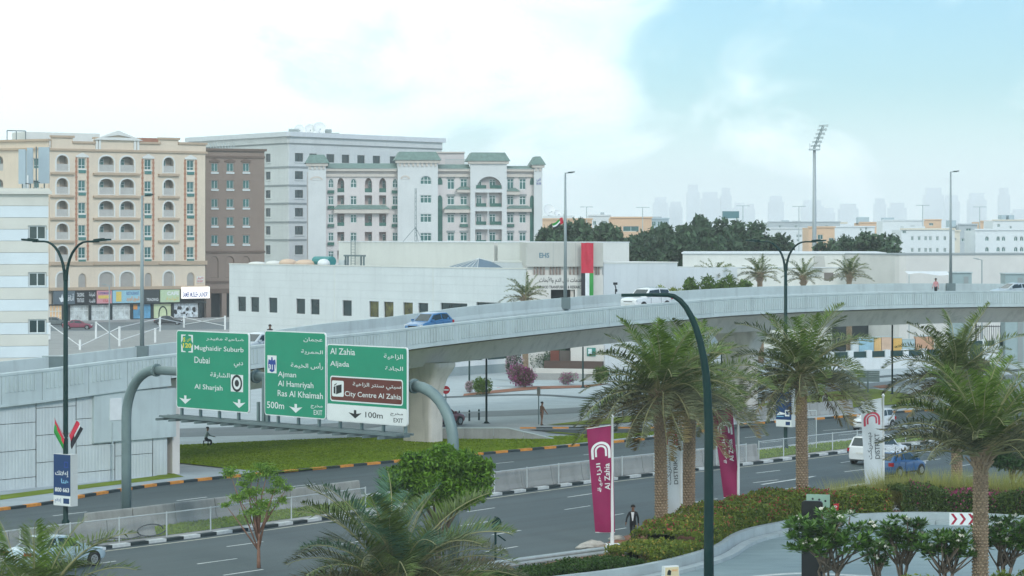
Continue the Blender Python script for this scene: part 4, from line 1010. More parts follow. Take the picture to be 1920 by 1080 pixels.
# glass roof pyramid
pq = Plane((pe.A + nE*6)[:2], (pe.B + nE*6)[:2]); u0, u1, v0, v1 = pq.rect(855, 484, 929, 501); um = (u0+u1)/2; z0_ = zr - .3
sk = thing('roof_skylight', 'low glass pyramid skylight on the white clinic roof', 'skylight', (pe.A + nE*6 + pe.d*um)[:] , pe.rz)
sk.location.z = z0_; hw = (u1 - u0)/2; hz = v1 - z0_
MB().add([(-hw, -2.5, 0), (hw, -2.5, 0), (hw, 4, 0), (-hw, 4, 0), (0, .5, hz)], [(0,1,4), (1,2,4), (2,3,4), (3,0,4)]).build('glazing', mat('skylight_glass', (0.10, 0.16, 0.21), .35, .1, .5, spec=.25), sk)
f = MB(); top_ = Vector((0, .45, hz + .03))
for x in (-1, -.6, -.25, .25, .6, 1): f.bar((hw*x, -2.52, .02), top_, .05)
f.bar((-hw, 4, 0), top_, .08).bar((hw, 4, 0), top_, .08).bar((-hw, -2.52, .03), (hw, -2.52, .03), .12); f.build('glazing_bars', m_fr, sk)
# roof clutter: domes, tank, ladder, pipe frame
def roofpt(px, dy): 
    q = Plane((pe.A + nE*dy)[:2], (pe.B + nE*dy)[:2]); u, _ = q.uv(px, 490); return pe.A + nE*dy + pe.d*u
for k, (px, r, hgt, m_, lb) in enumerate(((482,1.1,.35,m_ehs2,'leftmost low white dome on the clinic roof'),(513,1.0,.5,m_ehs2,'second low white dome on the clinic roof'),(540,1.1,.75,mat('dome_peach',(0.62,0.46,0.34),.8,.06,1),'larger peach roof dome on the clinic roof'),(573,1.3,.7,mat('dome_peach',(0,0,0)),'flat peach tank housing on the clinic roof'),(607,.75,.8,m_whitep,'small white round dome near the roof ladder'))):
    c = roofpt(px, 4); t = tag(MB().lathe([(r, 0), (r, hgt*.4), (r*.9, hgt*.65), (r*.6, hgt*.9), (r*.15, hgt)], n=14).build('roof_dome', m_, None, True, (c.x, c.y, zr - .05)), lb, 'dome')
c = roofpt(592, 5); t = thing('water_tank', 'teal water tank lying on the clinic roof', 'water tank', (c.x, c.y, zr - .3), pe.rz)
MB().tube([(0,0,.75),(3.6,0,.75)], .6, 12).build('tank_body', mat('tank_teal',(0.03,0.22,0.22),.5,.1,1), t); MB().box(.3,.6,-.5,.5,0,.5).box(3,3.3,-.5,.5,0,.5).build('cradle', m_galvd, t)
c = roofpt(662, 12.5); t = thing('roof_ladder', 'caged steel ladder up to the upper clinic roof', 'ladder', (c.x, c.y, zr - .6), pe.rz); b_ = MB(); hl = pe2.uv(660, 452)[1] - zr + 1.2
for x in (-.45, .45): b_.tube([(x, 0, 0), (x, 0, hl)], .05, 6); 
b_.build('rails', m_galvd, t); b_ = MB()
for k in range(int(hl/.35)): b_.bar((-.45, 0, .3 + k*.35), (.45, 0, .3 + k*.35), .04)
b_.build('rungs', m_galvd, t)
c = roofpt(648, 6); t = thing('pipe_frame', 'low steel pipe frame beside the roof ladder', 'pipe frame', (c.x, c.y, zr - .6), pe.rz); b_ = MB()
for x in (0, .5, 3.3, 3.9): b_.bar((x, 0, 0), (x, 0, 1.7), .16)
b_.bar((-.3, 0, 1.75), (4.2, 0, 1.75), .2); b_.build('frame', m_galvd, t); MB().cbox((-.8, .3, .6), (1.1, .8, 1.2)).build('pump_box', m_ehs, t)
c = roofpt(779, 16); zb_ = pe2.uv(779, 455)[1]; t = thing('roof_mast', 'thin lattice mast with stays on the upper clinic roof', 'mast', (c.x, c.y, zb_)); hm = P(779, 353, c.y).z - zb_; b_ = MB()
for a in range(3): b_.tube([(.14*math.cos(a*2.1), .14*math.sin(a*2.1), 0), (.10*math.cos(a*2.1), .10*math.sin(a*2.1), hm)], .03, 4)
for k in range(int(hm/.35)): b_.bar((.13*math.cos(k*2.1), .13*math.sin(k*2.1), k*.35), (.13*math.cos(k*2.1 + 2.1), .13*math.sin(k*2.1 + 2.1), k*.35 + .3), .03)
b_.build('lattice', m_galvd, t); [MB().tube([(0, 0, hm*.28), (x, y, 0)], .03, 4).build('stay', m_galvd, t) for x, y in ((-1.6, -.5), (1.0, -.8), (.3, 1.5))]
# entrance block with lettering and hanging flag
pn = Plane(D_at(987, 279), D_at(1131, 279.2))
hn = House('entrance_block', 'stone entrance block with EHS letters and a slotted band, flag hung in front', pn, 26)
nz = lambda y: pn.uv(1050, y)[1]; nu = lambda x: pn.uv(x, 500)[0]
hn.box(0, pn.L, 0, 26, nz(500), nz(455), 'upper_wall', m_stone)
hn.box(.1, pn.L - .1, .4, 26, nz(516), nz(500), 'slot_band', m_stonel)
for x in (1001,1007,1013,1019,1031,1037,1043,1049,1068,1075,1082,1117,1122): hn.box(nu(x), nu(x) + .14, .2, .39, nz(515), nz(500.5), 'slot_fin', mat('slot_rust', (0.25, 0.19, 0.165), .8, .1, 1))
hn.box(0, pn.L, .05, 26, nz(543), nz(516), 'lettering_wall', m_stonel)
hn.box(0, nu(1033), .05, 26, 0, nz(543), 'lower_wall', m_stonel); hn.box(nu(1078), pn.L, .05, 26, 0, nz(543), 'lower_wall', m_stonel); hn.box(nu(1033), nu(1078), 2.5, 26, 0, nz(543), 'entrance_recess', m_shopdk)
hn.box(nu(1070), nu(1076), .3, 1, 0, nz(543), 'entrance_column', m_eave)
b_ = MB()
for x in (1037, 1079, 1108): b_.box(nu(x), nu(x) + .03, -.01, -.002, nz(500), nz(455))
b_.build('joint_lines', m_greyd, hn.root)
lettering('EHS', nu(1011), nu(1030), nz(483.5), nz(474), 0, mat('lettering_steel_blue', (0.08, 0.17, 0.22), .5, 0), hn.root, bold=.03)
lettering('خدمات نقل الدم والأبحاث', nu(1011), nu(1092), nz(533), nz(519), .05, m_bl, hn.root, True, .02)
lettering('BLOOD TRANSFUSION & RESEARCH', nu(1011), nu(1093), nz(541), nz(535.5), .05, m_bl, hn.root, bold=.03)
pr = Plane(D_at(1131.8, 285), D_at(1270, 292))
hr = House('clinic_right_wing', 'plain windowless white wing right of the entrance block', pr, 20); z_ = pr.uv(1200, 494)[1]
hr.box(0, pr.L, 0, 20, 0, z_, 'wall', m_ehs); hr.box(-.03, pr.L + .06, -.06, 20.1, z_, z_ + .15, 'coping', m_ehs2)
# small stone wall with plaques seen under the flyover
pz = Plane(D_at(1070, 266), D_at(1132, 265)); hz_ = House('plaque_wall', 'pale stone wall with a green plaque under the flyover', pz, .5, 'wall')
hz_.box(0, pz.L, 0, .5, 0, pz.uv(1100, 648)[1], 'wall', m_stonel); hz_.box(-2.6, pz.L, -.6, -.01, pz.uv(1100, 691)[1], pz.uv(1100, 677)[1], 'planter_band', mat('stone_dark_brown', (0.09, 0.06, 0.05), .7, .1, 1)); hz_.box(-3.4, pz.L + .4, -.9, -.01, 0, pz.uv(1100, 691)[1] - .004, 'step', m_stonel); hz_.box(-4.2, pz.L + .8, -1.5, -.91, 0, pz.uv(1100, 700)[1], 'step', m_pave2)
u0, u1, v0, v1 = pz.rect(1101, 652, 1117, 668); hz_.box(u0, u1, -.08, -.004, v0, v1, 'plaque', mat('plaque_teal', (0.04, 0.22, 0.18), .4, .1, 1)); hz_.box(u0 + .12, u0 + .5, -.09, -.081, v0 + .2, v1 - .1, 'plaque_print', m_ban2)
hz_.box(-2.2, -1.3, .3, .5, 0, 2.9, 'door', mat('door_brown', (0.16, 0.05, 0.035), .6, .1, 1)); hz_.box(-1.25, -.02, .3, .5, 0, 2.9, 'dark_panel', mat('panel_brown_grey', (0.10, 0.085, 0.075), .7, .1, 1))

# ---------------------------------------------------------------- low pale buildings to the right
p6 = Plane(D_at(1280, 338), D_at(1660, 336)); h6 = House('low_cream_hall', 'long low cream hall with a flat cornice and two tapered wind cowls', p6, 24); z6 = p6.uv(1460, 476)[1]; z6b = p6.uv(1460, 502)[1]
h6.box(0, p6.L, 0, 24, 0, z6, 'wall', m_ehs2); h6.box(-.15, p6.L + .15, -.2, 24.1, z6, z6 + .18, 'cornice', m_ehs)
h6.box(.3, p6.L - 1.5, -.5, -.004, 0, z6b, 'lower_wall', m_ehs2); h6.box(.2, p6.L - 1.4, -.6, -.002, z6b, z6b + .12, 'ledge', m_ehs)
for x0, x1 in ((1545,1562),(1620,1640)): u0, u1, v0, v1 = p6.rect(x0, 511, x1, 526); h6.box(u0, u1, -.56, -.505, v0, v1, 'door', mat('door_grey_brown', (0.20,0.18,0.16), .7, .1, 1))
for k, px in enumerate((1536, 1611)):
    c = PX(px, 335.2, p6.uv(px, 508)[1]); t = thing('wind_cowl', ('left' if k == 0 else 'right') + ' tapered grey cowl on the low cream hall', 'wind cowl', (c.x, c.y, z6b))
    MB().frustum(-.75, .75, -.5, .5, 0, 1.5, .18, .1).build('cowl_body', m_stone, t); MB().box(-.8, .8, -.52, .52, 0, .12).build('cowl_base', m_ehs, t)
p7 = Plane(D_at(1682, 322), D_at(2050, 330)); h7 = House('curved_end_hall', 'plain pale hall with a rounded corner at the right edge', p7, 20); z7 = p7.uv(1800, 478.5)[1]
ring = [(1.2, 0), (p7.L, 0), (p7.L, 20), (0, 20), (0, 1.6), (.12, .9), (.45, .35)]
MB().prism(ring, 0, z7).build('wall', m_stonel, h7.root); MB().prism([(x*1.003 - .05, y - .06) for x, y in ring], z7, z7 + .15).build('coping', m_greyd, h7.root)
# cabins and canopy at the foot of that hall
for k, (x0, x1, y0, D_) in enumerate(((1787,1822,512,300),(1885,1925,514,300))):
    a, c = PX(x0, D_), PX(x1, D_); zt2 = P(x0, y0, D_).z; t = thing('site_cabin', ('left' if k == 0 else 'right') + ' of two grey-blue cabins by the curved hall', 'cabin', (a.x, D_, 0)); wx = c.x - a.x
    MB().box(0, wx, 0, 3, 0, zt2).build('cabin_wall', mat('cabin_blue_grey', (0.28,0.36,0.37), .6, .08, 1), t); MB().box(-.1, wx + .1, -.15, 3.1, zt2, zt2 + .12).build('cabin_roof', m_galv, t); MB().box(wx*.58, wx*.82, -.05, -.004, 0, zt2 - .4).build('cabin_door', m_greyd, t)
t = thing('shade_canopy', 'low pale canopy on posts beside the tall flyover lamp', 'canopy', PX(1740, 306)); zt2 = P(1740, 514, 306).z; b_ = MB()
for k in range(7): b_.add([(-2.4 + k*.7, -1, zt2 + .35*math.sin(k*.9)*.4), (-1.7 + k*.7, -1, zt2 + .35*math.sin(k*.9 + .9)*.4), (-1.7 + k*.7, 2, zt2 + .3), (-2.4 + k*.7, 2, zt2 + .3)], [(0,1,2,3)])
b_.build('canopy_cloth', m_whitep, t); MB().tube([(-2.3,-.9,0),(-2.3,-.9,zt2)], .06, 6).tube([(2.3,-.9,0),(2.3,-.9,zt2)], .06, 6).build('posts', m_galv, t)

# ---------------------------------------------------------------- boundary walls under and beyond the flyover
m_rail_d = mat('railing_dark_green', (0.015, 0.05, 0.05), .5, .1, 2)
def railing_wall(name, label, A, B, z0, z1, bays, post=.5, low=None):
    pl = Plane(A, B); t = thing(name, label, 'wall', (pl.A.x, pl.A.y, 0), pl.rz); n = bays; L_ = pl.L
    MB().box(0, L_, 0, .35, 0, z0).build('wall_base', m_ehs, t)
    if low: MB().box(-.01, L_ + .01, -.04, -.002, 0, low).build('plinth', mat('plinth_blue_grey', (0.27, 0.33, 0.34), .8, .08, .6), t)
    for k in range(n + 1): x = L_ * k / n; MB().box(x - post/2, x + post/2, -.05, .4, z0, z1 + .12).build('post', m_ehs, t)
    for k in range(n):
        x0, x1 = L_*k/n + post/2, L_*(k+1)/n - post/2; r = MB(); r.box(x0, x1, .1, .2, z0 + .05, z1).build('railing_panel', m_rail_d, t)
    return t
railing_wall('clinic_boundary_wall', 'white boundary wall with dark railing panels in front of the clinic', D_at(700, 262), D_at(958, 281), 1.45, 3.1, 5, .9, .95)
railing_wall('villa_boundary_wall', 'long white boundary wall with dark green inset panels at the right', D_at(1560, 283), D_at(1766, 291), 1.3, 2.0, 6, .7)
railing_wall('gate_side_wall', 'short white wall with two dark panels right of the big palm crown', D_at(1843, 300), D_at(1896, 302), 1.9, 2.55, 2, .6)
t = thing('metal_gate', 'dark green metal gate in the white boundary wall', 'gate', PX(1818, 299), 0.0); MB().box(0, 1.45, 0, .1, .2, 2.6).build('gate_leaf', m_rail_d, t); [MB().box(x, x + .25, -.1, .2, 0, 2.8).build('gate_post', m_ehs, t) for x in (-.25, 1.45)]
# hoardings and containers behind that wall
for k, (x0, x1, y0, c_, lb) in enumerate(((1598,1611,641,(0.55,0.60,0.62),'narrow white hoarding panel'),(1611,1639,634,(0.30,0.48,0.58),'pale blue container'),(1639,1653,633,(0.66,0.44,0.20),'yellow hoarding left of the pink one'),(1653,1675,632,(0.62,0.45,0.34),'pink hoarding panel'),(1675,1692,634,(0.66,0.42,0.13),'amber hoarding right of the pole'),(1692,1716,637,(0.42,0.54,0.58),'pale grey-blue container'),(1717,1752,631,(0.55,0.33,0.22),'terracotta hoarding panel beside the palm'))):
    a, c = PX(x0, 297), PX(x1, 297); zt2 = P(x0, y0, 297).z; t = thing('hoarding_panel', lb + ' behind the white wall', 'hoarding', (a.x, 297, 0)); wx = c.x - a.x - .05
    m_ = mat('hoarding_%d' % k, c_, .7, .12, .8); b_ = MB(); b_.box(0, wx, 0, 1.5, 0, zt2)
    for q in range(int(wx/.22)): b_.box(.05 + q*.22, .13 + q*.22, -.04, -.002, .1, zt2 - .08)
    b_.build('panel_sheet', m_, t); MB().box(-.02, wx + .02, -.06, 1.52, zt2, zt2 + .08).build('top_rail', m_galv, t)
# far hall glimpsed under the deck at the right
pt_ = Plane(D_at(1560, 330), D_at(2060, 330)); hq = House('distant_yard_hall', 'pale yard hall glimpsed under the right end of the flyover', pt_, .6, 'building'); hq.box(0, pt_.L, 0, .6, 0, 4.0, 'wall', m_stonel); hq.box(0, 8, -.3, -.003, 0, 3.8, 'dark_opening', m_shopdk)
t = thing('yard_fence', 'dark upright-bar fence above the white wall under the flyover', 'fence', PX(1830, 304)); b_ = MB()
for k in range(22): b_.box(k*.25, k*.25 + .05, 0, .05, 1.8, 4.2)
b_.build('bars', m_dark, t); MB().box(0, 5.4, -.01, .06, 4.0, 4.08).box(0, 5.4, -.01, .06, 2.0, 2.08).build('rails', m_dark, t); [MB().box(x, x + .16, -.05, .1, 0, 4.4).build('end_post', m_dark, t) for x in (-.08, 5.3)]

# ---------------------------------------------------------------- far low-rise houses
FC = {'w': mat('villa_white', (0.66, 0.70, 0.71), .8, .05, .1), 'g': mat('villa_grey', (0.42, 0.47, 0.49), .8, .05, .1), 'p': mat('villa_peach', (0.64, 0.44, 0.29), .8, .05, .1), 'c': mat('villa_cream', (0.66, 0.62, 0.52), .8, .05, .1), 'b': mat('villa_blue', (0.40, 0.50, 0.54), .8, .05, .1)}
def far_house(label, x0, x1, ytop, D_, c_, wins=(), cap=None, arch=False, extra=()):
    pl = Plane(D_at(x0, D_), D_at(x1, D_)); hf = House('far_house', label, pl, 14, group='low houses far behind'); zt2 = pl.uv((x0+x1)/2, ytop)[1]
    for (wx0, wx1, wy0, wy1) in wins: u0, u1, v0, v1 = pl.rect(wx0, wy0, wx1, wy1); hf.win(u0, u1, v0, v1, ring=.4 if arch else None, frame=.1)
    hf.front(rect_ring(0, pl.L, 0, zt2), FC[c_]); hf.shell(0, pl.L, zt2, FC[c_]); hf.box(-.2, pl.L + .2, -.25, .4, zt2, zt2 + .35, 'cornice', FC[cap or c_])
    for (ex0, ex1, ey, c2) in extra: u0, _ = pl.uv(ex0, 430); u1, _ = pl.uv(ex1, 430); hf.box(u0, u1, 4, 9, zt2 - .5, pl.uv(ex0, ey)[1], 'roof_room', FC[c2])
    return hf
far_house('peach house furthest left above the dark trees', 1017, 1110, 412, 640, 'p', ((1085,1092,418,426),), extra=((1019,1078,404,'w'),))
far_house('tall white house between two peach houses', 1104, 1145, 405, 680, 'w', ((1112,1118,414,422),(1130,1136,414,422)), extra=((1128,1134,398,'g'),))
far_house('peach and white house left of the blue one', 1145, 1222, 409, 650, 'p', ((1168,1198,424,434),), extra=((1168,1198,406,'w'),))
far_house('blue-grey glazed house above the trees', 1219, 1254, 411, 690, 'b', ((1222,1230,415,424),(1233,1241,415,424),(1244,1251,415,424)), extra=((1219,1242,406,'g'),))
far_house('white house right of the blue-grey one', 1232, 1262, 428, 620, 'w', ((1240,1246,432,438),))
far_house('long pale grey house behind the stadium mast', 1440, 1575, 417, 900, 'g', ((1460,1464,422,428),(1490,1494,422,428),(1548,1552,422,428)), extra=((1470,1482,413,'b'),(1490,1504,414,'g'),(1571,1592,416,'c')))
far_house('white house with clustered windows left of the stadium mast', 1427, 1518, 429, 700, 'w', ((1493,1497,440,445),(1499,1503,440,445),(1505,1509,443,449),(1494,1498,448,453)))
far_house('peach house right behind the stadium mast', 1516, 1565, 427, 660, 'p', ((1533,1543,440,449),(1554,1563,446,452)))
far_house('pale blue-white house left of the round tree', 1563, 1640, 426, 730, 'w', ((1612,1616,428,433),(1622,1626,426,431)))
far_house('peach-topped house behind the round tree', 1612, 1656, 418, 860, 'p', (), extra=((1612,1633,407,'b'),))
far_house('white upper house with one teal window', 1655, 1732, 414, 820, 'w', ((1707,1715,423,429),), extra=((1660,1680,408,'b'),))
far_house('small peach roof house above the white villa', 1731, 1765, 413, 840, 'p', ((1742,1750,418,423),))
far_house('white villa with two rows of small dark windows', 1690, 1790, 431, 560, 'w', [(x, x + 5, y, y + 8) for x in (1708,1721,1733,1742,1755,1769) for y in (443, 465)] + [(1659+33,1699,432,438)], cap='c', extra=((1700,1740,424,'w'),))
far_house('cream narrow house beside the tall lamp', 1788, 1800, 434, 600, 'c', ((1790,1793,446,451),))
far_house('grey house between the two white villas', 1798, 1832, 422, 640, 'g', ((1811,1821,428,434),(1803,1811,447,453)), extra=((1785,1798,413,'b'),))
far_house('white arched villa near the right edge', 1829, 1925, 432, 570, 'w', [(x, x + 7, y, y + 9) for x in (1847,1868,1878,1901,1912) for y in (443, 463)], arch=True)
far_house('orange low house at the right edge', 1838, 1866, 416, 760, 'p', ())
far_house('cream-corniced house in the far right corner', 1862, 1985, 414, 700, 'w', ((1870,1875,420,426),(1893,1897,424,429)), cap='c', extra=((1883,1892,403,'b'),(1897,1907,403,'b')))
t = thing('roof_billboard', 'dark teal boxy billboard above the dark trees', 'billboard', PX(1355, 600, 0)); zt2 = P(1355, 396, 600).z; MB().box(0, 3.7, 0, 1.2, zt2 - 1.6, zt2).build('board', mat('board_teal', (0.09, 0.20, 0.22), .5, .08, 1), t); MB().box(.4, .6, .4, .6, 0, zt2 - 1.6).box(3.1, 3.3, .4, .6, 0, zt2 - 1.6).build('posts', m_galv, t)
for px, r_, l_ in ((1029, 1.6, 'larger round satellite dish above the leftmost peach house'), (1045, .9, 'smaller dish beside the larger one above the peach house')): d_ = dish(PX(px, 645, 17.5), r_, .5, l_); d_['group'] = 'dishes above the peach house'
# hazy towers on the horizon
m_tow = mat('tower_blue_grey', (0.55, 0.63, 0.67), .6, .15, .02)  # part of the distance haze is put into this pale colour
rt = random.Random(3)
LBT = ('left of the tall central pair','just right of the leftmost tower','slim and tallest of the middle cluster','broad and right of the tallest middle tower','narrow, left of the boxy billboard','low, behind the boxy billboard','left of the stadium mast, broad','thin and low between billboard and stadium mast','wide, directly behind the stadium mast','low, right of the stadium mast','above the round dark tree','right of the round dark tree','tall, left of the tall lamp','beside the tall lamp, on its left','right of the tall lamp','slim, near the right edge','lowest, at the very right edge','low, close right of the stadium mast')
for k, (x0, x1, y) in enumerate(((1225,1253,370),(1255,1280,378),(1288,1312,346),(1315,1350,360),(1352,1372,352),(1375,1400,380),(1442,1470,367),(1400,1416,382),(1505,1545,375),(1575,1610,382),(1640,1662,372),(1668,1700,380),(1735,1770,352),(1772,1800,366),(1818,1850,362),(1874,1894,352),(1900,1935,392),(1545,1566,390))):
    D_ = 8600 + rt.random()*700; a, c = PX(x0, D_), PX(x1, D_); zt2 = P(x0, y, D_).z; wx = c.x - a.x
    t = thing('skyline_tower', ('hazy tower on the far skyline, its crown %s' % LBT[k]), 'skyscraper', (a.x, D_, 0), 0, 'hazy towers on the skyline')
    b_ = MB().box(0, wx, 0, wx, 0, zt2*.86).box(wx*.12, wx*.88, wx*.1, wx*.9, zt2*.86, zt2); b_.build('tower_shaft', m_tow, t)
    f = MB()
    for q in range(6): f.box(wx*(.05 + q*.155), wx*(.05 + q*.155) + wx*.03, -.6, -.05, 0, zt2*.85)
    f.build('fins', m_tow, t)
# ================================================================== plants
def quads_mesh(name, C, U, W, m, tri=False):
    """one small leaf per row: centre C, half axes U and W; folded along its middle"""
    n = len(C); Nn = np.cross(U, W); Nn /= np.linalg.norm(Nn, axis=1, keepdims=True) + 1e-9
    ln = np.linalg.norm(W, axis=1, keepdims=True)
    v = np.stack([C - U, C + W + Nn*ln*.35, C + U, C - W + Nn*ln*.35], 1).reshape(-1, 3)
    me = bpy.data.meshes.new(name); k = np.arange(n)[:, None]*4
    f = np.concatenate([k + np.array([[0, 1, 2]]), k + np.array([[0, 2, 3]])], 0)
    me.from_pydata(v.tolist(), [], f.tolist()); me.materials.append(m); return me
def stf(*a, **k):
    o = inst(*a, **k); o['kind'] = 'stuff'; return o
def rand_dirs(rg, n):
    d = rg.normal(size=(n, 3)); return d / np.linalg.norm(d, axis=1, keepdims=True)
def crown_mesh(name, lobes, n, leaf, m, seed, asp=.45, inner=.25, droop=0.0, up=.0):
    """leaves spread through a set of lobes (cx,cy,cz,rx,ry,rz)"""
    rg = np.random.default_rng(seed); lb = np.array(lobes); wt = lb[:, 3]*lb[:, 4]*lb[:, 5]; wt = wt**.75; wt /= wt.sum()
    ix = rg.choice(len(lb), n, p=wt); d = rand_dirs(rg, n); r = 1 - inner*rg.random(n)**.6*1.6; r = np.clip(r + rg.normal(size=n)*.07, .15, 1.15)
    C = lb[ix, :3] + d*r[:, None]*lb[ix, 3:]
    a = rand_dirs(rg, n) + d*.5; a[:, 2] -= droop; a /= np.linalg.norm(a, axis=1, keepdims=True)
    b_ = np.cross(a, rand_dirs(rg, n) + np.array([0, 0, up])); b_ /= np.linalg.norm(b_, axis=1, keepdims=True) + 1e-9
    L_ = leaf*(.6 + .8*rg.random(n))
    return quads_mesh(name, C, a*L_[:, None]*.5, b_*(L_*asp)[:, None]*.5, m)
def lobes_for(rg, rx, ry, rz, z0, k, s=.5):
    o = []
    for i in range(k):
        a = rg.uniform(0, 6.283); q = math.sqrt(rg.random())*.75; zz = rg.uniform(-.6, .75)
        q *= math.sqrt(max(.1, 1 - zz*zz)); f = rg.uniform(.75, 1.15)*s
        o.append((rx*q*math.cos(a), ry*q*math.sin(a), z0 + rz*zz, rx*f, ry*f, rz*f*.85))
    return o
m_bark = mat('bark_grey_brown', (0.16, 0.125, 0.095), .9, .2, 4, .5, 12)
def trunk_mesh(name, ht, r, limbs, seed, m=m_bark, lean=0.0):
    rg = random.Random(seed); b_ = MB(); pts = [(0, 0, -.1)]
    for k in range(1, 5): pts.append((lean*k/4 + rg.uniform(-.06, .06)*ht*.1, rg.uniform(-.06, .06)*ht*.1, ht*k/4))
    b_.tube(pts, [r*(1.25 - .15*k) for k in range(5)], 7)
    for (x, y, z) in limbs:
        s = Vector(pts[rg.randint(2, 4)]); e = Vector((x, y, z)); mid = s.lerp(e, .5) + Vector((rg.uniform(-.1, .1), rg.uniform(-.1, .1), .12))*(e - s).length
        b_.tube([s, mid, e], [r*.55, r*.36, r*.12], 5)
    return b_.mesh(name, m, True)
def tree(name, label, loc, tm, cm, rz=0, s=1, cat='tree', group=None):
    t = thing(name, label, cat, loc, rz, group); inst('trunk', tm, t, scale=(s, s, s)); inst('crown', cm, t, scale=(s, s, s)); return t
lm_far = leafmat('leaves_dark_evergreen', '2a4232', '4c6548', .6, .15, .25)
lm_bushy = leafmat('leaves_mid_green', '2e4d16', '5d7a26', .55, .25, .5)
lm_bright = leafmat('leaves_bright_green', '2f5512', '74962e', .5, .3, .6)
lm_olive = leafmat('leaves_hedge', '385018', '76852e', .55, .25, .8)
# row of dark evergreen trees behind the clinic
protos = []
for k in range(4):
    rg = random.Random(20 + k); rx = 3.6 + .4*k; lb = lobes_for(rg, rx, rx*.9, 3.1, 5.6, 13, .42)
    lb += [(x*.5, y*.5, z + 2.2, 1.0, 1.0, 1.5) for x, y, z, *_ in lb[:4]]
    protos.append((trunk_mesh('trunk', 4.5, .28, [q[:3] for q in lb[:6]], k), crown_mesh('crown', lb, 5200, .62, lm_far, 40 + k, .5, .3)))
row = [(1022,428,378),(1040,425,386),(1060,416,380),(1083,415,388),(1103,420,378),(1120,419,386),(1140,424,380),(1162,431,376),(1185,433,384),(1208,432,378),(1232,429,388),(1256,425,382),(1278,417,388),(1300,412,384),(1322,410,380),(1345,414,388),(1368,412,382),(1390,412,378),(1412,421,384),(1440,440,388),(1465,442,382),(1155,445,362),(1195,447,360),(1245,445,362),(1290,440,362),(1330,438,364),(1100,440,364),(1055,440,366),(1375,440,366),(1545,446,395),(1572,446,392),(1600,444,396),(1620,440,390),(1645,434,386),(1668,445,380),(1682,462,372)]
side_lb = ['behind the clinic roof','behind the stone entrance block','behind the clinic right wing','behind the low cream hall','at the gap between the low halls']
ORD = ['leftmost','second','third','fourth','fifth','sixth','seventh','eighth','ninth','tenth','eleventh','twelfth','thirteenth','fourteenth','fifteenth','sixteenth','seventeenth','eighteenth']
row.sort(); cnt_ = {}
for k, (px, yt, D_) in enumerate(row):
    ztop = P(px, yt, D_).z; s = ztop / 10.9; tm, cm = protos[k % 4]
    what = side_lb[0] if px < 1030 else side_lb[1] if px < 1131 else side_lb[2] if px < 1275 else side_lb[3] if px < 1655 else side_lb[4]
    q_ = cnt_[what] = cnt_.get(what, -1) + 1; od = ORD[q_] if q_ == 0 else ORD[q_] + ' from left'
    tree('evergreen_tree', 'dense dark evergreen tree ' + what + ', ' + od, PX(px, D_), tm, cm, k*1.7, s, 'tree', 'dark evergreen trees ' + what)

# ---- date palms
m_ptrunk = mat('palm_trunk', (0.21, 0.155, 0.105), .9, .25, 5, .4, 15); m_pscale = mat('palm_leaf_bases', (0.33, 0.245, 0.165), .9, .25, 5)
pal = {'g': leafmat('palm_leaflets_green', '304418', '64753a', .5, .12, 1.2), 'y': leafmat('palm_leaflets_fresh', '38561a', '6c8534', .5, .2, 1.2), 'b': leafmat('palm_leaflets_grey', '343e26', '6c7052', .55, .1, 1.2), 'd': leafmat('palm_leaflets_dry', '54492a', '857650', .6, .15, 1.2), 't': leafmat('palm_leaflets_blue_green', '30503c', '5d7f62', .45, .2, 1.2)}  # green and grey kinds darkened to paint in the shaded underside of the crowns
m_rach = mat('palm_rachis', (0.27, 0.26, 0.12), .6, .1, 3)
_fr = {}
def frond_mesh(L_, droop, pitch, kind, seed, nl=44, wid=1.0, leaf=.46, lw=.014):
    """a pinnate frond leaving the origin along +x at the given pitch and bending down along its length"""
    key = (round(L_, 2), round(droop, 2), round(pitch, 2), kind, seed, nl)
    if key in _fr: return _fr[key]
    rg = np.random.default_rng(seed); n = 12; pts = []; p = np.zeros(3); a = pitch
    for i in range(n + 1):
        pts.append(p.copy()); a_ = a - droop*(i/n)**1.5; p = p + np.array([math.cos(a_), .05*math.sin(i*.6 + seed), math.sin(a_)])*L_/n
    pts = np.array(pts); b_ = MB(); b_.tube([Vector(q) for q in pts], [.035*(1 - .85*i/n) + .006 for i in range(n + 1)], 4)
    b_.m = 1; V = []; Fc = []
    for i in range(nl):
        t = .16 + .84*(i + .5)/nl; f = t*n; j = min(int(f), n - 1); q = pts[j] + (pts[j+1] - pts[j])*(f - j); d = pts[j+1] - pts[j]; d /= np.linalg.norm(d)
        up = np.array([-d[2], 0, d[0]]); up /= np.linalg.norm(up)
        ln = leaf*L_/2.8*(math.sin(math.pi*min(1, .18 + .82*t))**.55*.9 + .22)*rg.uniform(.8, 1.12)*wid
        for sd in (-1, 1):
            fw = .62 + .55*t + rg.normal()*.12; el = .42 + rg.normal()*.22
            dr = d*math.cos(1.05)*fw + np.array([0, sd, 0])*math.sin(1.05) + up*el; dr /= np.linalg.norm(dr)
            tip = q + dr*ln + np.array([0, 0, -1])*ln*rg.uniform(.0, .28); mid = q + dr*ln*.45; w_ = np.cross(dr, up); w_ /= np.linalg.norm(w_) + 1e-9
            w_ = w_*.6 + d*.6; hw = lw*rg.uniform(.8, 1.2)*L_/2.8*1.5
            k = len(V); V += [q, mid + w_*hw, tip, mid - w_*hw]; Fc += [(k, k+1, k+2, k+3)]
    b_.add([tuple(v) for v in V], Fc); me = b_.mesh('frond', [m_rach, pal[kind]]); _fr[key] = me; return me
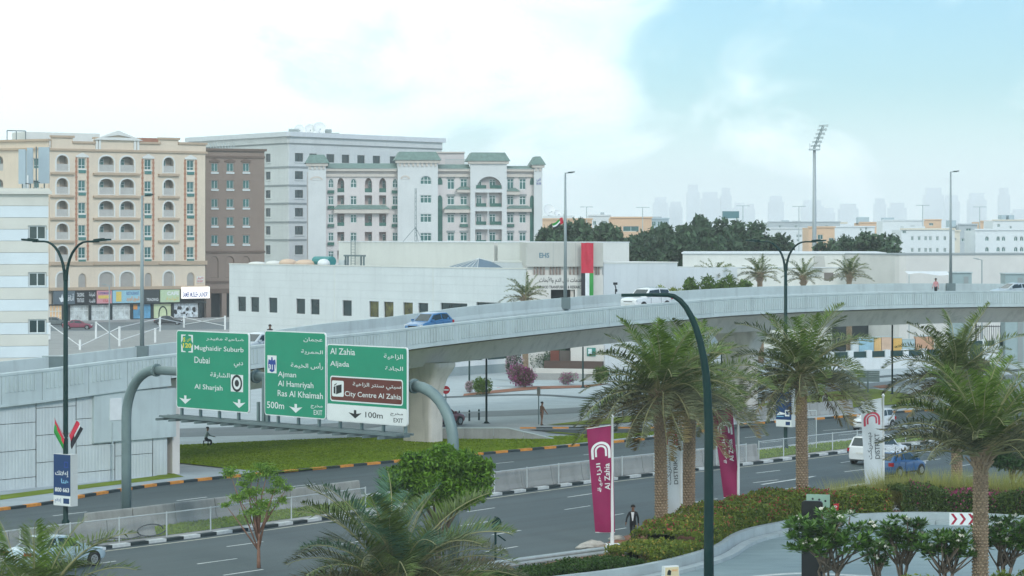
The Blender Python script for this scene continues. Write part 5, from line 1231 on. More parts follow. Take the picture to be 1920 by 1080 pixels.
def palm_trunk(ht, r, seed, full=True):
    rg = random.Random(seed); b_ = MB(); n = 10; lean = rg.uniform(-.02, .02)*ht
    b_.tube([(lean*(k/n)**2, 0, -.1 + ht*k/n) for k in range(n + 1)], [r*(1.1 - .12*k/n) for k in range(n + 1)], 12)
    b_.m = 1; rows_ = int(ht/.13); c = 11
    for i in range(rows_):
        z = .1 + i*ht/rows_; rr = r*(1.1 - .12*z/ht); off = (i % 2)*.5; lx = lean*(z/ht)**2; big = 1 + (1.6 if z > ht - .7 else 0)*(z - ht + .7)
        for k in range(c):
            a = 2*math.pi*(k + off)/c + rg.uniform(-.06, .06); ca, sa = math.cos(a), math.sin(a); hw = rr*.27; o1 = rr + rg.uniform(.035, .06)*big
            t_ = (-sa, ca); A = [(lx + rr*.97*ca + t_[0]*s*hw, rr*.97*sa + t_[1]*s*hw, z + dz) for s, dz in ((-1, .0), (1, .0))]
            B = [(lx + o1*ca + t_[0]*s*hw*.55, o1*sa + t_[1]*s*hw*.55, z + .085*big) for s in (-1, 1)]; Cc = [(lx + rr*.97*ca + t_[0]*s*hw*.5, rr*.97*sa + t_[1]*s*hw*.5, z + .12*big) for s in (-1, 1)]
            b_.add(A + B + Cc, [(0, 1, 3, 2), (2, 3, 5, 4), (0, 2, 4), (1, 5, 3)])
    return b_.mesh('trunk', [m_ptrunk, m_pscale], False), lean
def palm(label, loc, ht, r, L_, nf, seed, kinds='yggbb', name='date_palm', low=-.42, group=None, nl=58, leaf=.60, trunk=True, lw=.0135, bias=None):
    t = thing(name, label, 'palm tree', loc, 0, group); rg = random.Random(seed); lean = 0
    if trunk: tm, lean = palm_trunk(ht, r, seed); inst('trunk', tm, t)
    for k in range(nf):
        f = (k + .5)/nf                                            # 0 newest (upright) .. 1 oldest (hanging)
        pitch = 1.45 - f**.85*(1.45 - low) + rg.uniform(-.12, .12); droop = .55 + .75*math.sin(math.pi*min(1, f*1.05))*.9 + rg.uniform(-.1, .25)
        pq_ = round(pitch/.22)*.22; dq = round(droop/.3)*.3; kd = kinds[min(len(kinds) - 1, int(f*len(kinds)))]
        me = frond_mesh(round(L_, 1), dq, pq_, kd, rg.randint(0, 1), nl, 1.0, leaf, lw)
        az = k*2.39996 + rg.uniform(-.25, .25); sc_ = rg.uniform(.82, 1.1)*(.9 if f < .08 else 1)
        o = inst('frond', me, t, (lean + math.cos(az)*r*.5, math.sin(az)*r*.5, ht + .1 - f*.35), (rg.uniform(-.25, .25), 0, az), (sc_, sc_, sc_))
    if trunk and nf > 20:                                        # boot of cut leaf stems under the crown
        b_ = MB()
        for k in range(34):
            az = k*2.4; z = ht - .1 - rg.random()*.9; l_ = rg.uniform(.35, .8); e = rg.uniform(.7, 1.1); b_.tube([(lean + math.cos(az)*r*.8, math.sin(az)*r*.8, z), (lean + math.cos(az)*(r*.8 + l_*math.cos(e)), math.sin(az)*(r*.8 + l_*math.cos(e)), z + l_*math.sin(e))], [.055, .03], 4)
        b_.build('leaf_stubs', m_pscale, t)
    return t
def palm_at(label, px, ybase, ycrown, D_, **k):
    ht = P(px, ycrown, D_).z; return palm(label, PX(px, D_), ht, **k)
palm_at('tall date palm beside the first maroon banner, left of two', 1240, 1010, 735, 127, r=.27, L_=4.4, nf=84, seed=1, kinds='yyyggggbbbbd')
palm_at('date palm right behind the left one, by the white banner', 1291, 955, 728, 134, r=.28, L_=4.0, nf=66, seed=2, kinds='ygggggbbbd')
palm_at('lone date palm rising from the flowering hedge, centre right', 1504, 935, 702, 143, r=.29, L_=4.2, nf=78, seed=3, kinds='ygggggbbbd')
palm_at('slimmer date palm at right, behind the nearest one', 1794, 920, 708, 150, r=.27, L_=4.2, nf=72, seed=4, kinds='gggggbbbdd')
palm_at('nearest thick date palm at the right edge', 1838, 1100, 845, 106, r=.28, L_=4.3, nf=70, seed=5, kinds='yyygggbbbbd', low=.22)
palm('young date palm with wide fronds at bottom centre', PX(738, 101), 1.1, .35, 5.1, 66, 6, 'tggtbgbdbd', low=.05, leaf=.62, nl=84, lw=.0105)
palm('young date palm at the bottom left corner', PX(60, 98), .45, .35, 4.6, 38, 7, 'ygggggb', low=.22, leaf=.6, nl=74, lw=.0115)
for k, (px, yt, D_, nf, lb) in enumerate(((985,556,272,26,'small palm left of the clinic entrance'),(1345,519,300,24,'palm rising from green shrubs behind the flyover'),(1427,514,300,30,'symmetrical palm in front of the cream hall, second of four'),(1506,519,300,24,'third palm in front of the cream hall'),(1592,514,300,28,'palm in front of the cream hall, rightmost of four'))):
    palm(lb, PX(px, D_), P(px, yt, D_).z, .28, 2.6, nf, 30 + k, 'ggbb', low=-.1, nl=26, leaf=.6, lw=.03)

# ---- the other trees
rg = random.Random(5)
lb = [(-1.5,0,4.3,1.1,1,.55),(-.5,.2,4.75,1.2,1,.6),(.8,0,4.9,1.2,1.1,.55),(1.5,.1,4.2,1.0,.9,.6),(0,-.2,4.0,1.4,1.1,.7),(-1.2,.3,3.6,.9,.8,.5),(1.0,-.3,3.5,1.1,.8,.6),(.2,.4,5.25,.7,.7,.4),(-2.0,0,3.95,.55,.5,.35),(1.95,.1,4.7,.5,.5,.35),(-1.1,0,5.0,.6,.6,.32),(1.75,-.2,3.7,.6,.5,.3),(.6,-.3,3.1,.8,.6,.3),(-.7,-.3,3.2,.7,.6,.3)]
c = PX(822, 113); tree('leafy_tree', 'dense bright green tree in front of the right gantry leg', c, trunk_mesh('trunk', 2.9, .12, [q[:3] for q in lb], 3), crown_mesh('crown', lb, 15000, .22, leafmat('leaves_tree_glossy', '1e4210', '6c942c', .45, .25, 1.3), 8, .4, .3, .35, .5))
lb = [(-1.25,0,4.15,.5,.45,.36),(-.7,.1,3.65,.4,.4,.18),(.1,0,4.45,.42,.4,.2),(1.25,0,3.5,.35,.35,.2),(-1.45,0,2.75,.35,.35,.16),(.6,.1,3.35,.55,.5,.2),(-.3,0,4.0,.55,.5,.4),(.4,.1,4.2,.6,.5,.45),(.85,0,3.75,.45,.45,.4),(-.35,.1,3.3,.7,.6,.3),(-.9,0,3.05,.6,.5,.28),(.2,0,2.75,.75,.6,.35),(-.2,-.2,2.45,.8,.6,.22),(1.0,.2,2.95,.4,.4,.25)]
c = PX(485, 116); tree('sapling_tree', 'slender young tree with feathery leaf clusters left of the palm', c, trunk_mesh('trunk', 1.5, .075, [q[:3] for q in lb], 4, mat('bark_reddish', (0.24, 0.13, 0.09), .9, .2, 4)), crown_mesh('crown', lb, 5600, .15, leafmat('leaves_sapling', '3d6a1e', '86a844', .5, .3, 1.0), 9, .3, .5, .1, .5))
lb = [(-.9,0,3.2,1.1,1,.6),(.3,.1,3.6,1.3,1.1,.7),(1.3,0,3.1,1.1,1,.7),(-.3,0,2.4,1.2,1,.55),(.9,-.2,2.3,1.2,1,.6),(-1.2,.1,2.5,.7,.7,.5),(1.9,0,2.7,.8,.8,.6)]
c = PX(1900, 143); tree('dark_tree', 'dark leafy tree behind the nearest palm at the right edge', c, trunk_mesh('trunk', 1.8, .12, [q[:3] for q in lb], 6), crown_mesh('crown', lb, 7000, .28, leafmat('leaves_dark_glossy', '1c3a20', '3f5f34', .45, .2, .6), 10, .4, .35))
# shrubs behind the far parapet
lm_yel = leafmat('leaves_yellow_green', '5a7020', '96a040', .55, .3, .6)
for k, (x0, x1, yt, D_, m_, lb_) in enumerate(((1215,1300,537,285,lm_yel,'low yellow-green shrubs behind the flyover parapet'),(1283,1345,512,288,lm_bushy,'bushy green shrub left of the four palms'),(1340,1408,513,292,lm_bushy,'bushy green shrub between the first two hall palms'))):
    a, c = PX(x0, D_), PX(x1, D_); w_ = (c.x - a.x)/2; zt2 = P(x0, yt, D_).z; rr = random.Random(k); lobes = [(rr.uniform(-1, 1)*w_*.85, rr.uniform(-1, 1), zt2*rr.uniform(.6, .88), w_*.5, 1.2, zt2*.13) for _ in range(16)]
    t = thing('shrub', lb_, 'shrub', ((a.x + c.x)/2, D_, 0)); inst('crown', crown_mesh('crown', lobes, 6000, .4, m_, 50 + k), t); inst('trunk', trunk_mesh('trunk', zt2*.5, .09, [q[:3] for q in lobes[:6]], k), t)
# clipped bushes and bougainvillea under the flyover
def bush(label, px, py, wpx, hpx, m_, n, leaf, flowers=None, name='bush', round_=.5):
    c = G(px, py); w_ = wpx*c.y/F/2; hgt = hpx*c.y/F; rr = random.Random(px); t = thing(name, label, 'bush', c)
    lobes = [(rr.uniform(-.5, .5)*w_, rr.uniform(-.5, .5)*w_, hgt*rr.uniform(.4, .62), w_*.6, w_*.6, hgt*.4) for _ in range(7)]
    inst('crown', crown_mesh('crown', lobes, n, leaf, m_, px), t)
    inst('trunk', trunk_mesh('stem', hgt*.5, .06, [q[:3] for q in lobes[:4]], px), t)
    if flowers: stf('flowers', crown_mesh('flowers', lobes, n//2, leaf*.8, flowers, px + 1, .8, .12), t)
    return t
m_mag = leafmat('bougainvillea_magenta', '7a2a5e', 'a8558a', .6, .3, 1); m_pinkf = leafmat('blossom_pale_pink', 'b08a9c', 'd6bcc6', .6, .3, 1)
bush('clipped round green bush beside the striped tape', 906, 741, 40, 37, lm_bushy, 2600, .16)
bush('clipped green bush right of the entrance steps', 1127, 722, 38, 40, lm_bushy, 2600, .16)
bush('bougainvillea bush with magenta flowers in the red bed', 985, 727, 70, 46, leafmat('bougainvillea_leaves', '4a4238', '6b5e4a', .6, .2, 1), 2600, .18, m_mag)
bush('pale pink flowering shrub left of the clipped bush', 881, 737, 18, 26, leafmat('shrub_grey', '5a6450', '8a8f80', .6, .2, 1), 700, .14, m_pinkf)
bush('thin shrub with pale flowers under the bridge beam', 965, 715, 40, 62, lm_far, 1600, .2, m_pinkf)
bush('dark shrub beside the clinic door under the flyover', 1030, 700, 90, 50, lm_far, 3000, .22)
bush('low purple-grey flowering shrub in front of the plaque wall', 1065, 722, 40, 26, leafmat('shrub_grey', 0, 0), 900, .15, m_mag)
bush('brownish hedge ball behind the gate palm', 1835, 702, 50, 32, leafmat('shrub_brown', '5a4a38', '7c6a50', .6, .2, 1), 1800, .18, None)
m_soil = mat('bed_red_soil', (0.24, 0.105, 0.06), .95, .25, 1.5, .4, 10)
struct(px_sheet([(868,744),(935,738),(1010,731),(1100,728),(1145,720),(1090,724),(1000,726),(930,733),(870,740)], .09, 'planting_bed', m_soil)); struct(px_sheet([(1636,726),(1660,723),(1680,728),(1650,730)], .09, 'planting_bed', m_soil))
# green hedges on the island beyond the second pier
for k, (pts, lb_) in enumerate(((((1330,716),(1360,720),(1420,722),(1470,716)),'low clipped hedge beside the second pier'),(((1505,716),(1530,719),(1560,716)),'short rounded hedge behind the lone palm'))):
    path = resample(spline([G(*q) for q in pts], 6), .6); rr = random.Random(k); lobes = [(p.x + rr.uniform(-.2, .2) - path[0].x, p.y - path[0].y, .35, .55, .8, .4) for p in path]
    t = thing('hedge', lb_, 'hedge', path[0]); inst('foliage', crown_mesh('foliage', lobes, 3000, .16, lm_bright, 70 + k), t); b_ = MB(); [b_.tube([(q[0], q[1], 0), (q[0], q[1], .4)], .03, 4) for q in lobes[::3]]; o_ = b_.build('stems', m_bark, t); o_['kind'] = 'stuff'
struct(px_sheet([(1330,722),(1470,719),(1560,717),(1570,709),(1500,705),(1400,708),(1335,713)], .09, 'lawn', m_grass))

# ---- hedges along the near road and the driveway
DW = [(880,1100),(1030,1082),(1200,1060),(1330,1028),(1375,1003),(1405,991),(1450,981),(1500,972),(1560,966),(1640,962),(1720,960),(1830,962),(1940,968),(2040,976)]
WT = resample(spline([G(px, py, .55) for px, py in DW], 8), .6)          # top of the driveway wall
for p in WT: p.z = 0
wall_n = normals(WT)
m_dwall = mat('driveway_wall_concrete', (0.37, 0.43, 0.44), .8, .1, .8, .1, 12, streak=.1)
dwall = thing('driveway_wall', 'low curved pale wall edging the driveway at bottom right', 'wall')
cut = list(range(0, len(WT) - 1, 5)) + [len(WT) - 1]
for a, c in zip(cut[:-1], cut[1:]):
    section_strip(WT, [(-.16, 0), (.16, 0), (.16, .55), (-.16, .55)], a, c, 'wall_segment', m_dwall, 1, dwall).location = (0, 0, 0)
step_w = offset(WT, -.75); kerb(resample(step_w, 1.5), 'driveway_kerb', (m_dwall,), wd=.5, ht=.16, side=1)
drive = struct(sheet([(p.x, p.y) for p in offset(WT, -.2)] + [(40, 70), (-30, 70)], .004, 'driveway', mat('driveway_blue_grey', (0.21, 0.285, 0.30), .55, .14, 1.2, .25, 10, spec=.45, stretch=(.4, 1.2, 1))))
ribbon(spline([G(1380,1083), G(1500,1074), G(1640,1080)], 6), spline([G(1380,1086), G(1500,1077), G(1640,1083)], 6), .012, 'white_line', m_white, drive)
m_redf = leafmat('hedge_red_flowers', '8e2238', 'b84a50', .6, .3, 1.5); m_yelf = leafmat('hedge_yellow_tips', '8a7a2a', 'b09a48', .6, .3, 1.2)
def hedge_run(label, i0, i1, o0, o1, hgt, n, leafm, seed, flowers=(), leaf=.15, name='hedge'):
    """hedge filling the strip between two offsets from the driveway wall"""
    rgn = np.random.default_rng(seed); idx = rgn.uniform(i0, i1 - 1, n); ii = idx.astype(int); fr = (idx - ii)[:, None]
    Pw = np.array([(p.x, p.y) for p in WT]); Nw = np.array([(q.x, q.y) for q in wall_n])
    off = o0 + (o1 - o0)*rgn.random(n); face = rgn.random(n); hmod = hgt*(1 + .09*np.sin(idx*.55 + seed) + .06*np.sin(idx*1.7)); 
    z = hmod*(1 - .05*rgn.random(n))
    sidem = face < .45; z[sidem] = hmod[sidem]*rgn.random(sidem.sum()); off[sidem] = o0 + rgn.normal(size=sidem.sum())*.07
    back = (face > .9); z[back] = hmod[back]*rgn.random(back.sum()); off[back] = o1
    C2 = Pw[ii]*(1 - fr) + Pw[ii + 1]*fr + Nw[ii]*off[:, None]; base = Pw[i0]
    C = np.c_[C2 - base, z] + rgn.normal(size=(n, 3))*.06
    a = rand_dirs(rgn, n); b2 = np.cross(a, rand_dirs(rgn, n)); b2 /= np.linalg.norm(b2, axis=1, keepdims=True) + 1e-9; L_ = leaf*(.6 + .8*rgn.random(n))
    t = thing(name, label, 'hedge', (base[0], base[1], 0)); inst('foliage', quads_mesh('foliage', C, a*L_[:, None]*.5, b2*L_[:, None]*.26, leafm), t)
    for fm, frac in flowers:
        cl = np.sin(idx*.9 + seed*2) + np.sin(idx*2.3) + rgn.normal(size=n)*.7
        sel = (rgn.random(n) < frac) & (z > hmod*.45) & (cl > .2); Cs = C[sel] + np.array([0, 0, .05]); 
        if sel.sum() > 3: stf('flowers', quads_mesh('flowers', Cs, a[sel]*leaf*.38, b2[sel]*leaf*.32, fm), t)
    b3 = MB(); 
    A = [WT[i] + wall_n[i]*(o0 + .12) for i in range(i0 + 3, i1 - 2, 2)]; B = [WT[i] + wall_n[i]*(o1 - .2) for i in range(i0 + 3, i1 - 2, 2)]; k = len(A)
    vs = []
    for p, q in zip(A, B):
        for s, zz in ((p, 0), (p, hgt*.72), (q, hgt*.72), (q, 0)): vs.append((s.x - base[0], s.y - base[1], zz))
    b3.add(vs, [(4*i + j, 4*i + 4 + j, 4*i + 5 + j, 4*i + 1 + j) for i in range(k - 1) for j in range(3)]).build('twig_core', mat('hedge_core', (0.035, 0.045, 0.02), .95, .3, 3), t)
    return t
iw = lambda px: min(range(len(WT)), key=lambda i: abs(WT[i].x/WT[i].y*F + CX - px))
hedge_run('dark green clipped hedge below the guard rail', 0, iw(1232), .4, 2.1, .75, 16000, leafmat('leaves_hedge_dark', '1f3a14', '3f5c22', .6, .25, .8), 1, leaf=.13)
hedge_run('light green hedge mound at the end of the guard rail', iw(1228), iw(1325), .35, 2.6, .9, 11000, lm_olive, 2, ((m_yelf, .12),))
hedge_run('hedge with yellow and red tips around the palm trunks', iw(1318), iw(1420), .35, 3.4, 1.3, 14000, lm_olive, 3, ((m_yelf, .14), (m_redf, .14)))
hedge_run('long hedge dotted with red flowers along the driveway', iw(1415), iw(1700), .35, 3.2, 1.5, 26000, lm_olive, 4, ((m_redf, .17), (m_yelf, .06)))
hedge_run('darker hedge with magenta flowers near the right edge', iw(1695), len(WT) - 2, .35, 3.2, 1.55, 22000, leafmat('leaves_hedge_mid', '2c451a', '55682c', .55, .25, .8), 5, ((leafmat('hedge_magenta', '8a1e58', 'b04078', .6, .3, 1), .22),))
# tall ornamental grass behind the hedge at the right
def grass_clump(label, x0, x1, off, hgt, n, seed, m_):
    rgn = np.random.default_rng(seed); i0, i1 = iw(x0), iw(x1); idx = rgn.uniform(i0, i1 - 1, n).astype(int); Pw = np.array([(p.x, p.y) for p in WT]); Nw = np.array([(q.x, q.y) for q in wall_n])
    q = Pw[idx] + Nw[idx]*(off + rgn.random(n)*1.3)[:, None]; base = Pw[i0]; h_ = hgt*(.5 + .6*rgn.random(n)); le = rgn.normal(size=(n, 2))*.28*h_[:, None]; an = rgn.random(n)*6.28; w_ = np.c_[np.cos(an), np.sin(an)]*.02
    q = q - base; v = np.stack([np.c_[q - w_, np.zeros(n)], np.c_[q + w_, np.zeros(n)], np.c_[q + le, h_]], 1).reshape(-1, 3); me = bpy.data.meshes.new('grass_clump'); me.from_pydata(v.tolist(), [], np.arange(3*n).reshape(-1, 3).tolist()); me.materials.append(m_)
    o = bpy.data.objects.new('ornamental_grass', me); col.objects.link(o); o.location = (base[0], base[1], 0); o['kind'] = 'stuff'; o['label'] = label; o['category'] = 'grass'
grass_clump('tall pale ornamental grass behind the right-hand hedge', 1700, 1990, 3.0, 2.4, 9000, 1, leafmat('grass_pale', '77863a', 'b6b36a', .6, .35, 1)); grass_clump('short light grass behind the flowering hedge', 1640, 1760, 3.0, 1.9, 4000, 2, leafmat('grass_pale', 0, 0))
struct(ribbon(offset(WT, .17), offset(WT, 6.0), .02, 'planting_strip', m_soil))

# ---- plumeria shrubs and the yellow bush at the bottom right
lm_plum = leafmat('plumeria_leaves', '244a1a', '5f8434', .4, .2, 1.2); m_plf = mat('plumeria_flowers', (0.70, 0.68, 0.58), .6, .1, 3)
def plumeria(label, px, D_, ytop, w_, seed, nr=70):
    rg2 = random.Random(seed); rgn = np.random.default_rng(seed); ht = P(px, ytop, D_).z; t = thing('plumeria_shrub', label, 'shrub', PX(px, D_), 0)
    tips = []
    for k in range(nr):
        a = rg2.uniform(0, 6.283); q = math.sqrt(rg2.random()); zz = ht*(.56 + .42*rg2.random()*(1 - .40*q*q)); tips.append((q*w_*math.cos(a), q*w_*.8*math.sin(a), zz))
    b_ = MB(); 
    for k in range(5):
        a = k*1.26 + .3; m1 = (math.cos(a)*w_*.25, math.sin(a)*w_*.25, ht*.35); b_.tube([(math.cos(a)*.06, math.sin(a)*.06, -.05), (m1[0]*.4, m1[1]*.4, ht*.18), m1], [.07, .055, .045], 6)
        for q in tips[k::5][:7]: b_.tube([m1, ((m1[0]+q[0])/2, (m1[1]+q[1])/2, (m1[2]+q[2])/2 - .05), (q[0], q[1], q[2] - .04)], [.04, .03, .022], 4)
    b_.build('branches', mat('plumeria_bark', (0.20, 0.15, 0.11), .9, .2, 4), t, True)
    n = 20; C = []; U = []; W = []
    for (x, y, z) in tips:
        for k in range(n):
            a = k*2.4 + rg2.random(); el = rg2.uniform(-.25, .85); ln = rg2.uniform(.26, .42); d = np.array([math.cos(a)*math.cos(el), math.sin(a)*math.cos(el), math.sin(el)]); C.append(np.array([x, y, z]) + d*ln*.6); U.append(d*ln*.5); s = np.cross(d, [0, 0, 1]); s /= np.linalg.norm(s); W.append(s*ln*.19)
    inst('leaves', quads_mesh('leaves', np.array(C), np.array(U), np.array(W), lm_plum), t)
    C = []; U = []; W = []
    for (x, y, z) in tips[:max(6, nr//4)]:
        for k in range(16): d = rand_dirs(rgn, 1)[0]; d[2] = abs(d[2]); C.append(np.array([x, y, z + .1]) + d*.12); U.append(rand_dirs(rgn, 1)[0]*.055); s = np.cross(U[-1], d); W.append(s/(np.linalg.norm(s) + 1e-9)*.04)
    stf('flowers', quads_mesh('flowers', np.array(C), np.array(U), np.array(W), m_plf), t); return t
plumeria('large white-flowered plumeria in front of the black totem', 1555, 104, 952, 1.75, 11, 130)
plumeria('upright plumeria left of the chevron sign', 1692, 108, 962, .95, 12, 55); plumeria('plumeria below the chevron sign, full of white blossom', 1775, 106, 985, 1.15, 13, 70); plumeria('plumeria at the right edge beyond the near palm', 1885, 107, 960, 1.25, 14, 80); plumeria('small low plumeria between the two large ones', 1645, 106, 1012, .5, 15, 18)
c = PX(1690, 102); t = thing('yellow_bush', 'yellow-green leafy bush at the bottom edge', 'bush', c); rr = random.Random(4); lobes = [(rr.uniform(-1.2, 1.2), rr.uniform(-.6, .6), rr.uniform(.5, 1.15), .6, .6, .45) for _ in range(9)]; inst('crown', crown_mesh('crown', lobes, 5200, .15, lm_yel, 91), t); inst('stems', trunk_mesh('stems', .6, .05, [q[:3] for q in lobes], 2), t)
c = PX(1880, 103); t = thing('low_bush', 'low bright bush at the bottom right corner', 'bush', c); lobes = [(rr.uniform(-1.2, 1.2), rr.uniform(-.6, .6), rr.uniform(.5, 1.2), .6, .6, .45) for _ in range(9)]; inst('crown', crown_mesh('crown', lobes, 4200, .16, lm_olive, 92), t); inst('stems', trunk_mesh('stems', .6, .05, [q[:3] for q in lobes], 3), t)
# ================================================================== road signs, lamps, banners, barriers
m_sg = mat('sign_green', (0.006, 0.27, 0.15), .45, .06, .8, spec=.4); m_sw = mat('sign_white', (0.74, 0.77, 0.76), .45, .04, 1); m_sbr = mat('sign_brown', (0.13, 0.032, 0.022), .5, .06, 1); m_sblu = mat('sign_blue', (0.02, 0.06, 0.28), .5, .05, 1); m_syel = mat('sign_yellow', (0.75, 0.65, 0.06), .5, .05, 1)
m_sback = mat('sign_edge_green', (0.02, 0.13, 0.09), .6, .05, 1)
GL, GR = PX(237, 134.8), PX(850, 117)
gp_ = Plane(GL[:2], GR[:2]); gn = Vector((-gp_.d.y, gp_.d.x, 0)); GL_ = gp_.L; ZB = 7.75
gan = thing('sign_gantry', 'curved grey steel gantry carrying three road signs over the near carriageway', 'gantry', GL, gp_.rz)
m_gan = mat('gantry_grey_green', (0.17, 0.235, 0.235), .5, .08, 1.5, metal=.15)
def elbow(x, sg, r=2.5, n=9): return [(x + sg*(r - r*math.cos(math.pi/2*k/n)), 0, ZB - r + r*math.sin(math.pi/2*k/n)) for k in range(n + 1)]
MB().tube([(0, 0, 0), (0, 0, 2.6)] + elbow(0, 1), .25, 14).build('leg', m_gan, gan, True)
MB().tube([(GL_, 0, 0), (GL_, 0, 2.6)] + elbow(GL_, -1), .25, 14).build('leg', m_gan, gan, True)
MB().tube([(2.5, 0, ZB), (GL_ - 2.5, 0, ZB)], .22, 12).build('beam', m_gan, gan, True)
for x in (2.55, 7.9, 10.6, GL_ - 2.6): MB().tube([(x - .07, 0, ZB), (x + .07, 0, ZB)], .33, 14).build('flange', m_gan, gan)
for x in (0, GL_): MB().box(x - .5, x + .5, -.5, .5, 0, .08).build('base_plate', m_galvd, gan)
fp = Plane((GL - gn*.62)[:2], (GR - gn*.62)[:2])                      # plane of the sign faces
fo = fp.A - gp_.A; fu0 = fo.dot(gp_.d); YF = -.62
def fr(x0, y0, x1, y1): u0, u1, v0, v1 = fp.rect(x0, y0, x1, y1); return u0 + fu0, u1 + fu0, v0, v1
def round_rect(u0, u1, v0, v1, r, n=4):
    pts = []
    for cx_, cz_, a0 in ((u1-r, v0+r, -90), (u1-r, v1-r, 0), (u0+r, v1-r, 90), (u0+r, v0+r, 180)):
        for k in range(n + 1): a = R(a0 + 90*k/n); pts.append((cx_ + r*math.cos(a), cz_ + r*math.sin(a)))
    return pts
def down_arrow(x0, y0, x1, y1, m, parent, y):
    u0, u1, v0, v1 = fr(x0, y0, x1, y1); um = (u0+u1)/2; w_ = u1 - u0; h_ = v1 - v0
    MB().plate([(um, v0), (u1, v0 + h_*.68), (um + w_*.09, v0 + h_*.56), (um + w_*.09, v1), (um - w_*.09, v1), (um - w_*.09, v0 + h_*.56), (u0, v0 + h_*.68)], [], y - .006, y - .002).build('arrow', m, parent)
boards = []
for nm, (x0, y0, x1, y1) in (('a', (331,618.5,467,775)), ('b', (496,619,611,787)), ('c', (613,644.5,764,800))):
    u0, u1, v0, v1 = fr(x0, y0, x1, y1)
    bd = MB().plate(round_rect(u0, u1, v0, v1, .16), [], YF, YF + .07).build('sign_board', m_sw, gan)
    MB().plate(round_rect(u0 + .05, u1 - .05, v0 + .05, v1 - .05, .12), [], YF - .006, YF - .002).build('sign_face', m_sg, bd)
    MB().plate(round_rect(u0 + .02, u1 - .02, v0 + .02, v1 - .02, .15), [], YF + .072, YF + .10).build('sign_back', m_sback, bd)
    for k in range(3): x = u0 + (u1-u0)*(.15 + .35*k); MB().box(x - .06, x + .06, YF + .1, -.2, v0 + .2, v1 - .2).build('bracket', m_gan, bd)
    boards.append(bd)
Yt = YF - .008
def T(bd, s, x0, y0, x1, y1, ar=False, m=None, bold=.006, y=None):
    u0, u1, v0, v1 = fr(x0, y0, x1, y1); return lettering(s, u0, u1, v0, v1, y or Yt, m or m_sw, bd, ar, bold)
def ringpoly(uc, vc, ru, rv, n=20): return [(uc + ru*math.cos(2*math.pi*k/n), vc + rv*math.sin(2*math.pi*k/n)) for k in range(n)]
B1, B2, B3 = boards
T(B1, 'ضاحية مغيدر', 387,631,457,642, True); T(B1, 'Mughaidir Suburb', 365,647,457,663.5); T(B1, 'Dubai', 365,668.5,393.5,682); T(B1, 'دبي', 439,678,456,690, True); T(B1, 'الشارقة', 394.6,697.5,430.8,711, True); T(B1, 'Al Sharjah', 365,719.5,417.6,735.5)
u0, u1, v0, v1 = fr(433,702,456,735.5); MB().plate(rect_ring(u0, u1, v0, v1), [], YF - .010, YF - .007).build('symbol_panel', m_sw, B1)
uc, vc, r = (u0+u1)/2, (v0+v1)/2, (u1-u0)*.43; MB().plate(ringpoly(uc, vc, r, r), [ringpoly(uc, vc, r*.72, r*.72)], YF - .014, YF - .011).build('symbol_ring', m_bl, B1); MB().plate(ringpoly(uc, vc, r*.4, r*.4), [], YF - .014, YF - .011).build('symbol_dot', m_bl, B1)
u0, u1, v0, v1 = fr(340,627,362,661); MB().plate(rect_ring(u0, u1, v0, v1), [], YF - .010, YF - .007).build('route_panel', m_sw, B1); uc, vc, r = (u0+u1)/2, (v0+v1)/2, (u1-u0)*.5
MB().plate([(uc + (r if k % 2 == 0 else r*.8)*math.cos(math.pi*k/8 + math.pi/2), vc + (r*1.08 if k % 2 == 0 else r*.85)*math.sin(math.pi*k/8 + math.pi/2)) for k in range(16)], [], YF - .014, YF - .011).build('route_star', m_sg, B1)
T(B1, '120', 343.5,643,359.5,652.5, m=m_syel, bold=.03, y=YF - .015); T(B1, 'S', 344,632.5,348,641, m=m_syel, bold=.03, y=YF - .015); T(B1, 'ص', 351,634,358,641, True, m=m_syel, y=YF - .015)
down_arrow(336.5,740.5,359,758, m_sw, B1, YF - .006); down_arrow(436.7,748,460.6,766, m_sw, B1, YF - .006)
T(B2, 'عجمان', 569.5,632,605,643, True); T(B2, 'الحمرية', 565,655,605.7,666.5, True); T(B2, 'رأس الخيمة', 545.6,677.5,606,694, True); T(B2, 'Ajman', 521.5,696,555.6,711); T(B2, 'Al Hamriyah', 521.5,713,588,731.5); T(B2, 'Ras Al Khaimah', 521,731,605.7,748.5); T(B2, '500m', 501,752.3,533,767.3); T(B2, 'مخرج', 583,758,605,767.5, True); T(B2, 'EXIT', 588.6,768.5,604.6,778.7)
down_arrow(542.4,756.5,567.3,775, m_sw, B2, YF - .006)
u0, u1, v0, v1 = fr(501.7,666,518.8,700); MB().plate(rect_ring(u0, u1, v0, v1), [], YF - .010, YF - .007).build('route_panel', m_sw, B2); w_, h_ = u1 - u0, v1 - v0
MB().plate([(u0 + w_*a, v0 + h_*c_) for a, c_ in ((.12,.25),(.3,.1),(.5,.05),(.7,.1),(.88,.25),(.92,.55),(.86,.78),(.6,.72),(.56,.9),(.44,.9),(.4,.72),(.14,.78),(.08,.55))], [], YF - .014, YF - .011).build('route_shield', m_sblu, B2); T(B2, '311', 504.5,683,516.5,693.5, m=m_sw, bold=.03, y=YF - .015)
T(B3, 'Al Zahia', 619.5,652,666,666.3); T(B3, 'Aljada', 619.5,676.5,655,691); T(B3, 'الزاهية', 720,663,756,676, True); T(B3, 'الجادة', 722.8,686,756,697.5, True)
u0, u1, v0, v1 = fr(619.5,704,755.8,761.3); MB().plate(round_rect(u0, u1, v0, v1, .14), [], YF - .010, YF - .007).build('panel_border', m_sw, B3); MB().plate(round_rect(u0 + .06, u1 - .06, v0 + .06, v1 - .06, .1), [], YF - .014, YF - .011).build('brown_panel', m_sbr, B3)
